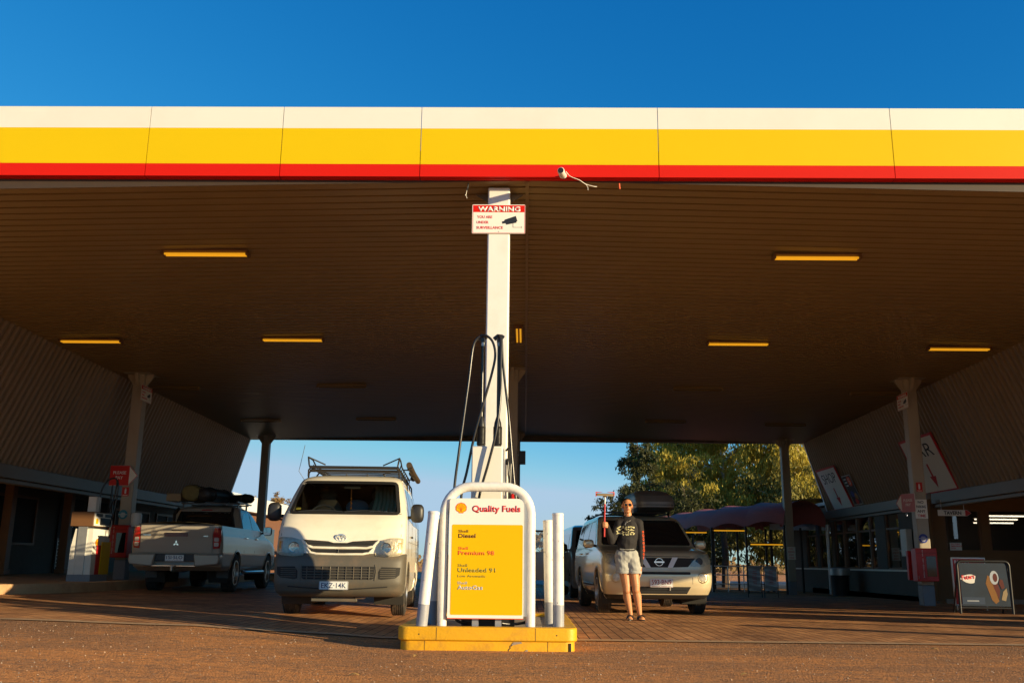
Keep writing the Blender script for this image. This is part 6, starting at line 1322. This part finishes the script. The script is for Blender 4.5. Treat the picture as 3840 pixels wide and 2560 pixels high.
XZ = lambda u, v, w: (u, w, v)
b = MB(); b.prism([(-0.27+0.125*math.cos(a*0.314)*(1+0.10*math.sin(a*1.9)), 0.60+0.085*math.sin(a*0.314)+0.02*math.cos(a*0.5)) for a in range(20)], XZ, -0.002, -0.0008); b.build('logo_background', 'ink_white', pp, smooth=0)
lo = text('Peters', front(-0.375, -0.0025, 0.575, 0) @ Matrix.Rotation(R(8), 4, 'Z'), 0.075, 'ink_red', pp, width=0.22, bold=0.03)
shapes = [([(0.02, 0.52), (0.06, 0.66), (0.13, 0.62), (0.15, 0.48), (0.22, 0.22), (0.16, 0.17), (0.10, 0.24)], 'ink_amber'), ([(0.12, 0.60), (0.20, 0.60), (0.25, 0.40), (0.22, 0.25), (0.15, 0.45)], 'ink_brown'), ([(0.30, 0.38), (0.36, 0.44), (0.37, 0.34), (0.33, 0.22), (0.26, 0.24)], 'cover'),
          ([(0.17+0.075*math.cos(a*0.5), 0.62+0.12*math.sin(a*0.5)) for a in range(13)], 'ink_grey'), ([(0.185+0.04*math.cos(a*0.5), 0.62+0.075*math.sin(a*0.5)) for a in range(13)], 'ink_brown'), ([(0.26, 0.60), (0.31, 0.58), (0.33, 0.45), (0.28, 0.42), (0.24, 0.52)], 'ink_brown')]
for i, (pl_, m_) in enumerate(shapes): MB().prism(pl_, XZ, -0.0022-0.0006*i, -0.0010-0.0006*i).build('ice_cream_picture', m_, pp, smooth=0)
MB().box(-0.40, -0.02, -0.002, -0.0008, 0.16, 0.28).build('caption_strip', 'navy', pp); MB().box(-0.32, -0.12, -0.003, -0.0021, 0.205, 0.23).build('caption_text', 'galv', pp)
t = thing('refuel_sign', 'white framed red REFUEL sign standing behind the ice cream board', 'sign', (8.50, 18.5, 0.0)); MB().box(-0.33, 0.33, 0, 0.03, 0.08, 0.98).build('frame', 'sign_white', t, bevel=0.02); MB().box(-0.30, 0.30, -0.003, -0.001, 0.11, 0.95).build('panel', 'red', t)
[MB().tube([(x_, 0.02, 0), (x_, 0.02, 0.09)], 0.015, 6).build('foot', 'metal', t) for x_ in (-0.28, 0.28)]; text('REFUEL', front(-0.27, -0.0032, 0.86), 0.06, 'ink_white', t, width=0.30, bold=0.02)
# items along the shop wall
t = thing('rubbish_bin', 'dark rubbish bin with a bag against the shop wall', 'bin', (9.55, 29.3, -0.08)); MB().lathe([(0.24, 0), (0.28, 0.75), (0.30, 0.78), (0.26, 0.80), (0, 0.86)], (0, 0, 0), 'Z', 20).build('bin_body', 'blackp', t); MB().lathe([(0.305, 0.60), (0.31, 0.80), (0.29, 0.81)], (0, 0, 0), 'Z', 20).build('bin_bag', 'galv', t)
o = MB().tube([(0, 0, 0), (0, 0, 2.2)], 0.06, 12).build('drainpipe', 'galv', None, loc=(9.9, 31.3, -0.1)); tag(o, 'pale round verandah pipe beside the shop windows', 'pipe')
o = MB().tube([(0, 0, 0), (0, 0, 2.4)], 0.05, 12).build('drainpipe', 'render_brown', None, loc=(9.86, 23.25, 0)); tag(o, 'brown drainpipe at the corner beside the tavern sign', 'pipe')
# unseen posts and blocks added past the right edge to throw shadow stripes
for x, y, w, h, lb_ in ((9.9, 9.15, 0.30, 1.5, 'unseen timber post added on the right for its shadow stripe, nearest'), (10.0, 10.7, 0.14, 1.4, 'thin unseen timber post added on the right for its shadow stripe'), (9.9, 15.45, 0.12, 1.3, 'thin unseen timber post added by the right verandah for its shadow')):
    o = MB().lathe([(w/2, 0), (w/2, h-0.03), (w/2-0.02, h), (0, h)], (0, 0, 0), 'Z', 16).build('shadow_post', 'brown', None, loc=(x, y, 0)); tag(o, lb_, 'bollard')
t = thing('shadow_box', 'made-up white freezer cabinet out of frame on the right', 'blocker', (10.1, 12.55, 0)); MB().box(-0.35, 0.35, -0.80, 0.80, 0, 1.65).build('cabinet', 'white', t, bevel=0.03); MB().box(-0.33, 0.33, -0.82, -0.802, 0.1, 1.5).build('door', 'galv', t, bevel=0.01)  # unseen box, added to throw a broad shadow band
sw_ = MB(); sw_.box(13, 13.15, 15.0, 17.5, 0, 3.6).box(13, 13.15, 18.1, 23.3, 0, 3.6).box(13, 13.15, 17.5, 18.1, 0, 1.62).box(13, 13.15, 17.5, 18.1, 2.36, 3.6)  # unseen wall, added as shade; its gap lets sun onto the right column
o = sw_.build('shadow_wall', 'brick', None, smooth=0); tag(o, 'unseen wall added to shade the paving, its gap lighting the right column', 'wall')

o = MB().box(-0.3, 0.3, -0.62, 0.62, 0, 0.45).box(-0.3, -0.22, -0.62, 0.62, 0.451, 1.45).build('shadow_block', 'galv', None, bevel=0.01, loc=(10.15, 14.85, 0)); tag(o, 'made-up grey locker out of frame beside the right eave', 'obstruction')  # unseen block, added to darken one more band of paving
# ---------------------------------------------------------------- walkway awning and its furniture
M['awning'] = mat('pink_shade_cloth', (0.44, 0.11, 0.09), 0.7, var=0.12, scale=3, bump=0.2, bscale=80)
an = thing('awning', 'faded pink arched fabric awning with scalloped edge over the walkway', 'awning', (7.0, 32, 0))
def AN(b, name, m, **k): o = b.build(name, m, an, **k); o.location = (-7.0, -32, 0); return o
nodes_ = [(8.30, 30.6), (7.35, 31.8), (6.45, 33.0), (5.75, 34.4), (5.2, 36.0), (4.75, 38.0)]
for k, (a, c) in enumerate(zip(nodes_, nodes_[1:])):
    A_, B_ = Vector((*a, 0)), Vector((*c, 0)); side = Vector(((B_-A_).y, -(B_-A_).x, 0)).normalized()*2.3; side = side if side.x > 0 else -side; b = MB(); nu, nv = 10, 14; vs = []
    for i in range(nu+1):
        u = i/nu; base = A_.lerp(B_, u); sc = math.sin(math.pi*u)
        for j in range(nv+1):
            v = j/nv; th_ = math.pi*v; low = 2.02-0.02*k+0.17*sc*(1-abs(math.cos(th_)))*0+0.16*sc*abs(math.cos(th_))**3
            rise = (0.86-0.03*k)*math.sin(th_)**0.7; vs.append(base+side*((1-math.cos(th_))/2)+Vector((0, 0, low+rise-0.05*sc*math.sin(th_))))
    b.add(vs, [(i*(nv+1)+j, i*(nv+1)+j+1, (i+1)*(nv+1)+j+1, (i+1)*(nv+1)+j) for i in range(nu) for j in range(nv)]); AN(b, 'fabric_bay', 'awning', smooth=60)
b = MB()
for x, y in nodes_:
    AN(MB().tube([(x, y, -0.12), (x, y, 2.05)], 0.04, 10), 'post', 'blackpaint'); AN(MB().tube([(x+2.1, y+1.0, -0.12), (x+2.1, y+1.0, 2.05)], 0.04, 10), 'post', 'blackpaint')
t = thing('dark_shelter', 'dark curved shelter roof behind the far right column', 'shelter', (10.2, 35, 0))
b = MB(); vs = []
for i in range(3):
    for j in range(13): th_ = math.pi*j/12; vs.append((-1.6+1.7*(1-math.cos(th_)), -1.5+i*2.5, 2.35+0.75*math.sin(th_)**0.6))
b.add(vs, [(i*13+j, i*13+j+1, (i+1)*13+j+1, (i+1)*13+j) for i in range(2) for j in range(12)]); b.build('roof', 'blackp', t, smooth=60)
MB().box(-1.6, 1.8, -1.5, -1.42, 2.0, 2.2).build('roof_edge', 'galv', t); MB().box(-1.62, -1.54, -1.5, -1.42, -0.1, 2.0).box(0.2, 0.26, -1.5, -1.42, -0.1, 2.0).build('post', 'blackpaint', t)
for i, (x, y, lb_) in enumerate(((6.4, 26.9, 'silver banner stand with faded pink print, left of the pair'), (6.85, 26.9, 'silver banner stand with faded pink print, right of the pair'))):
    t = thing('banner_stand', lb_, 'banner', (x, y, -0.1), 0, 'silver banner stands by the walkway')
    b = MB(); vs = []
    for j in range(13):
        for q in range(5): vs.append((-0.17+0.085*q, 0.015*math.sin(j*1.3+q*0.6), 0.20+j*0.055))
    b.add(vs, [(j*5+q, j*5+q+1, (j+1)*5+q+1, (j+1)*5+q) for j in range(12) for q in range(4)]); b.build('banner', mat('silver_banner', (0.30, 0.33, 0.36), 0.35, 0.3), t, smooth=60)
    b = MB(); g2 = random.Random(i)
    for j in range(7): b.box(-0.06+g2.uniform(-.02, .02), 0.06, -0.03, -0.028, 0.38+j*0.055, 0.40+j*0.055)
    b.build('faded_print', mat('faded_pink', (0.45, 0.12, 0.14), 0.5), t, smooth=0)
    MB().tube([(-0.19, 0, 0), (-0.19, 0, 0.9), (0.19, 0, 0.9), (0.19, 0, 0)], 0.014, 6).tube([(-0.19, 0, 0.15), (0.19, 0, 0.15)], 0.012, 6).build('frame', 'blackpaint', t)
rl = MB()
for k in range(9): rl.tube([(4.3+k*0.55, 33.5+0.0*k, -0.12), (4.3+k*0.55, 33.5, 0.75)], 0.02, 6)
for z in (0.15, 0.45, 0.75): rl.tube([(4.3, 33.5, z), (8.7, 33.5, z)], 0.02, 6)
tag(rl.build('handrail', 'metal', None), 'thin metal handrail along the walkway under the pink awning', 'railing')
for i, (x, y, z, rot, lb_) in enumerate(((7.2, 33.6, 1.98, 0, 'yellow tube light under the pink awning, right'), (6.1, 35.0, 1.95, 0, 'yellow tube light under the pink awning, left'), (8.3, 32.9, 1.5, 0, 'small yellow lit strip under the awning near the shop'))):
    t = thing('tube_light', lb_, 'light', (x, y, z), rot, 'tube lights under the pink awning'); MB().box(-0.6, 0.6, -0.03, 0.03, 0.0, 0.03).build('housing', 'blackp', t); MB().tube([(-0.55, 0, -0.02), (0.55, 0, -0.02)], 0.02, 8).build('tube', 'tube_on', t)
t = thing('vending_cabinet', 'dark cabinet with red top standing under the pink awning', 'cabinet', (5.85, 35.5, -0.12)); MB().prism([(-0.4, 0), (0.4, 0), (0.4, 1.35), (0.25, 1.5), (-0.25, 1.5), (-0.4, 1.35)], FXZ, -0.3, 0.3).build('body', 'blackp', t); MB().box(-0.28, 0.28, -0.31, -0.301, 1.25, 1.38).build('header', 'red', t)
# ---------------------------------------------------------------- outbuilding at the left rear
t = thing('shed', 'long outbuilding with pale roof edge beyond the left column', 'building', (-12.2, 40, 0))
def SH(b, name, m): o = b.build(name, m, t); o.location = (12.2, -40, 0); return o
SH(MB().box(-19, -11.9, 36.6, 49, 0.1, 2.75), 'wall', mat('shed_brown', (0.16, 0.07, 0.035), 0.8)); SH(MB().box(-19.5, -11.5, 36.3, 49.4, 2.76, 3.38), 'roof_edge', 'white')
for k in range(4): SH(MB().box(-11.896, -11.86, 37.5+k*2.8, 39.3+k*2.8, 1.0, 2.2), 'window', 'tint')
SH(MB().box(-11.55, -11.2, 36.6, 49, 1.2, 1.28).box(-11.55, -11.2, 36.6, 49, 0.7, 0.76), 'rail', 'brown')
t = thing('trailer', 'low dark trailer with a bright load behind the ute', 'trailer', (-7.6, 30.5, 0.05)); MB().box(-0.9, 0.9, -1.5, 1.5, 0.45, 0.85).build('tray', 'white', t, bevel=0.02)
for s in (-1, 1): MB().lathe([(0, -0.09), (0.3, -0.09), (0.3, 0.09), (0, 0.09)], (s*0.85, 0, 0.3), 'X', 20).build('wheel', 'tyre', t)
b = MB(); b.ball((0.5, -1.2, 0.95), (0.25, 0.2, 0.12), 10, 6); b.build('load', mat('hi_vis', (0.5, 0.6, 0.03), 0.6), t); MB().ball((0.15, -1.2, 0.97), (0.15, 0.15, 0.14), 10, 6).build('load', 'ink_orange', t)
# ---------------------------------------------------------------- trees
def leafmat(name, c):
    m = mat(name, c, 0.55, var=0.35, scale=1.3, spec=0.3); n, l = nodes_of(m); p = n['Principled BSDF']; t = n.new('ShaderNodeBsdfTranslucent'); x = n.new('ShaderNodeMixShader'); x.inputs[0].default_value = 0.42
    l.new(p.inputs['Base Color'].links[0].from_socket, t.inputs[0]); l.new(p.outputs[0], x.inputs[1]); l.new(t.outputs[0], x.inputs[2]); l.new(x.outputs[0], n['Material Output'].inputs[0]); return m
M['bark_pale'] = mat('pale_bark', (0.55, 0.45, 0.33), 0.7, var=0.25, scale=3); M['bark_dark'] = mat('dark_bark', (0.09, 0.055, 0.035), 0.8, var=0.3, scale=5)
leaf_a = leafmat('leaf_olive', (0.52, 0.42, 0.065)); leaf_b = leafmat('leaf_green', (0.24, 0.21, 0.045)); leaf_c = leafmat('leaf_dark', (0.075, 0.08, 0.028)); leaf_d = leafmat('leaf_dry', (0.30, 0.19, 0.07))
def tree(name, label, cat, loc, h, spread, seed, leaf, bark, nlimb=9, nclump=90, per_=70, lsize=0.16, droop=0.6, crown=(0.25, 1.0), conic=0.0, group=None, lean=0.0, trunk_r=None, cr=0.55, flat=1.0):
    g = random.Random(seed); t = thing(name, label, cat, loc, 0, group); tb_ = MB(); tips = []; tr = trunk_r or h*0.022
    stem = smoothpath([(0, 0, 0), (lean*0.3+g.uniform(-.1, .1), g.uniform(-.1, .1), h*0.25), (lean*0.6+g.uniform(-.2, .2), g.uniform(-.2, .2), h*0.55), (lean+g.uniform(-.2, .2), g.uniform(-.2, .2), h*0.92)], 6)
    tb_.tube(stem, [tr*(1-0.85*i/(len(stem)-1)) for i in range(len(stem))], 8)
    for i in range(nlimb):
        u = crown[0]+(crown[1]-crown[0])*(i+0.5)/nlimb*0.9; p = stem[min(int(u*(len(stem)-1)), len(stem)-1)]; a = i*2.4+g.uniform(-.5, .5); sp = spread*(1-conic*u)*g.uniform(0.7, 1.05)
        d = Vector((math.cos(a), math.sin(a)*flat, 0)); up = g.uniform(0.15, 0.5)*(1-0.4*conic); q1 = p+d*sp*0.4+Vector((0, 0, sp*up*0.6)); q2 = p+d*sp*0.75+Vector((0, 0, sp*up*0.9+g.uniform(-.1, .1))); q3 = p+d*sp+Vector((0, 0, sp*up*(0.9-0.3*droop)))
        br = smoothpath([p, q1, q2, q3], 4); r0 = tr*0.5*(1-u*0.6); tb_.tube(br, [max(r0*(1-0.85*k/(len(br)-1)), 0.008) for k in range(len(br))], 5)
        for k in range(3):
            s0 = br[int(len(br)*(0.35+0.2*k))]; dd = Vector((g.uniform(-1, 1), g.uniform(-1, 1)*flat, g.uniform(0.0, 0.9))).normalized()*sp*0.35; tb_.tube([s0, s0+dd*0.5+Vector((0, 0, .05)), s0+dd], [r0*0.4, r0*0.25, 0.006], 4); tips.append(s0+dd)
        tips += br[2:]
    tips += stem[int(len(stem)*max(crown[0], 0.4)):]
    tb_.build('trunk', bark, t, smooth=60)
    vs = []; fs = []
    for c in range(nclump):
        p = g.choice(tips); e = cr*spread*0.45; c0 = Vector((p[0]+g.gauss(0, e*0.5), p[1]+g.gauss(0, e*0.5), p[2]+g.gauss(0, e*0.45))); rr = g.uniform(0.5, 1.1)*cr*0.55*min(1.0, spread/2.2)
        for k in range(int(per_*g.uniform(0.6, 1.3))):
            o_ = Vector((g.gauss(0, 1), g.gauss(0, 1), g.gauss(0, 0.8)))*rr*0.55; q = c0+o_; L_ = lsize*g.uniform(0.6, 1.4); w = L_*0.16
            d = Vector((g.uniform(-1, 1), g.uniform(-1, 1), g.uniform(-1, 1)-droop*2.0)).normalized(); n_ = d.cross(Vector((g.uniform(-1, 1), g.uniform(-1, 1), g.uniform(-1, 1)))).normalized()*w; i0 = len(vs)
            vs += [q, q+d*L_*0.5+n_, q+d*L_, q+d*L_*0.5-n_]; fs.append((i0, i0+1, i0+2, i0+3))
    me = bpy.data.meshes.new('crown'); me.from_pydata([tuple(v) for v in vs], [], fs); me.materials.append(leaf); me.update(); o = bpy.data.objects.new('crown', me); COL.objects.link(o); o.parent = t
    return t
G3 = 'trees behind the canopy'
tree('eucalyptus_tree', 'large sunlit olive green tree filling the middle right behind the awning', 'tree', (9.6, 46, -0.12), 9.5, 3.6, 21, leaf_a, 'bark_pale', 14, 430, 125, 0.20, 1.0, (0.22, 1.0), 0.1, G3, 0, 0.16, 0.75)
tree('eucalyptus_tree', 'tall sunlit tree with pale forked branches left of the far right column', 'tree', (12.6, 44, -0.12), 9.0, 3.0, 22, leaf_a, 'bark_pale', 12, 330, 125, 0.20, 1.0, (0.25, 1.0), 0.1, G3, 0.3, 0.15, 0.75)
tree('eucalyptus_tree', 'olive green tree between the large tree and the dark spire tree', 'tree', (7.3, 47, -0.12), 8.6, 2.4, 23, leaf_a, 'bark_pale', 11, 230, 115, 0.20, 1.0, (0.2, 1.0), 0.2, G3, -0.2, 0.12, 0.75)
tree('spire_tree', 'slender dark tree with a thin upright spire left of the olive trees', 'tree', (5.25, 43, -0.12), 7.6, 1.5, 31, leaf_c, 'bark_dark', 20, 190, 60, 0.18, 0.3, (0.2, 1.0), 0.55, G3, 0, 0.09, 0.5)
tree('bushy_tree', 'low dark bushy tree behind the raised squeegee', 'tree', (4.35, 41.5, -0.12), 4.7, 1.75, 32, leaf_c, 'bark_dark', 14, 260, 65, 0.17, 0.4, (0.1, 1.0), 0.35, G3, 0, 0.08, 0.6)
tree('bushy_tree', 'dark green understorey tree below the olive trees', 'tree', (7.0, 42, -0.12), 4.6, 2.2, 33, leaf_c, 'bark_dark', 12, 170, 70, 0.2, 0.4, (0.1, 1.0), 0.2, G3, 0, 0.1, 0.8)
tree('bushy_tree', 'dark bushy tree behind the pink awning on the right', 'tree', (11.4, 41.5, -0.12), 5.6, 2.4, 34, leaf_b, 'bark_pale', 12, 190, 80, 0.22, 0.7, (0.15, 1.0), 0.2, G3, 0, 0.1, 0.8)
tree('conical_tree', 'small pointed green tree seen between the far right column and the wall', 'tree', (15.4, 48, -0.12), 7.6, 2.3, 35, leaf_b, 'bark_dark', 14, 220, 75, 0.22, 0.3, (0.15, 1.0), 0.75, G3, 0, 0.1, 0.7)
tree('umbrella_tree', 'sparse round crowned tree far away beside the far left column', 'tree', (-24.3, 92, 0.2), 7.2, 2.3, 41, leaf_d, 'bark_dark', 13, 95, 45, 0.28, 0.0, (0.5, 1.0), 0.0, None, 0, 0.14, 0.35)
tree('scrub_tree', 'yellow green scrub tree far behind the right bollards', 'tree', (1.35, 72, -0.1), 3.6, 1.3, 42, leaf_d, 'bark_dark', 9, 70, 45, 0.22, 0.2, (0.2, 1.0), 0.0, None, 0, 0.08, 0.5)
tree('scrub_tree', 'small scrub tree far away left of the price board', 'tree', (-3.2, 85, 0.0), 2.6, 1.4, 43, leaf_d, 'bark_dark', 8, 50, 40, 0.22, 0.2, (0.2, 1.0), 0.0, None, 0, 0.08, 0.5)
# palm fronds behind the awning
pt = thing('palm', 'small palm with arching fronds behind the pink awning', 'palm', (8.2, 39.5, -0.12)); MB().tube([(0, 0, 0), (0.05, 0, 1.2), (0, 0, 2.4)], [0.16, 0.14, 0.12], 10).build('trunk', 'bark_dark', pt)
g = random.Random(9)
for k in range(16):
    a = k*2.4; L_ = g.uniform(1.0, 1.4); up = g.uniform(0.3, 1.0); b = MB(); sp = [Vector((math.cos(a)*L_*u, math.sin(a)*L_*u, 2.4+up*L_*u-1.1*L_*u*u)) for u in [i/10 for i in range(11)]]
    b.tube(sp, [0.015*(1-0.8*i/10) for i in range(11)], 4); sd_ = Vector((-math.sin(a), math.cos(a), 0))
    for i in range(1, 11):
        for s in (-1, 1):
            for q in (0, 0.5):
                p = sp[i-1].lerp(sp[i], q); e = p+sd_*s*0.26*math.sin(math.pi*min(i/10+0.1, 1))+Vector((0, 0, -0.10))+(sp[i]-sp[i-1])*1.5; b.add([p, p.lerp(e, 0.5)+Vector((0, 0, 0.02)), e], [(0, 1, 2)])
    b.build('frond', leaf_b, pt, smooth=0)
# far scrub line
b = MB(); g = random.Random(17)
for k in range(5200):
    x = g.uniform(-160, 170); y = g.uniform(85, 190); r = g.uniform(0.3, 1.1); z0 = gz(x, 40)
    for q in range(3):
        c = Vector((x+g.gauss(0, r), y+g.gauss(0, r), z0+abs(g.gauss(0, 0.5))*r)); d = Vector((g.uniform(-1, 1), g.uniform(-1, 1), g.uniform(0, 1.2)))*r*0.6; n_ = d.cross(Vector((g.uniform(-1, 1), g.uniform(-1, 1), 0.2))).normalized()*r*0.25; b.add([c, c+d+n_, c+d*1.4, c+d-n_], [(0, 1, 2, 3)])
o = MB.build(b, 'scrubland', leaf_d, smooth=0); tag(o, 'low dry scrub along the horizon beyond the road', 'scrub', kind='stuff')
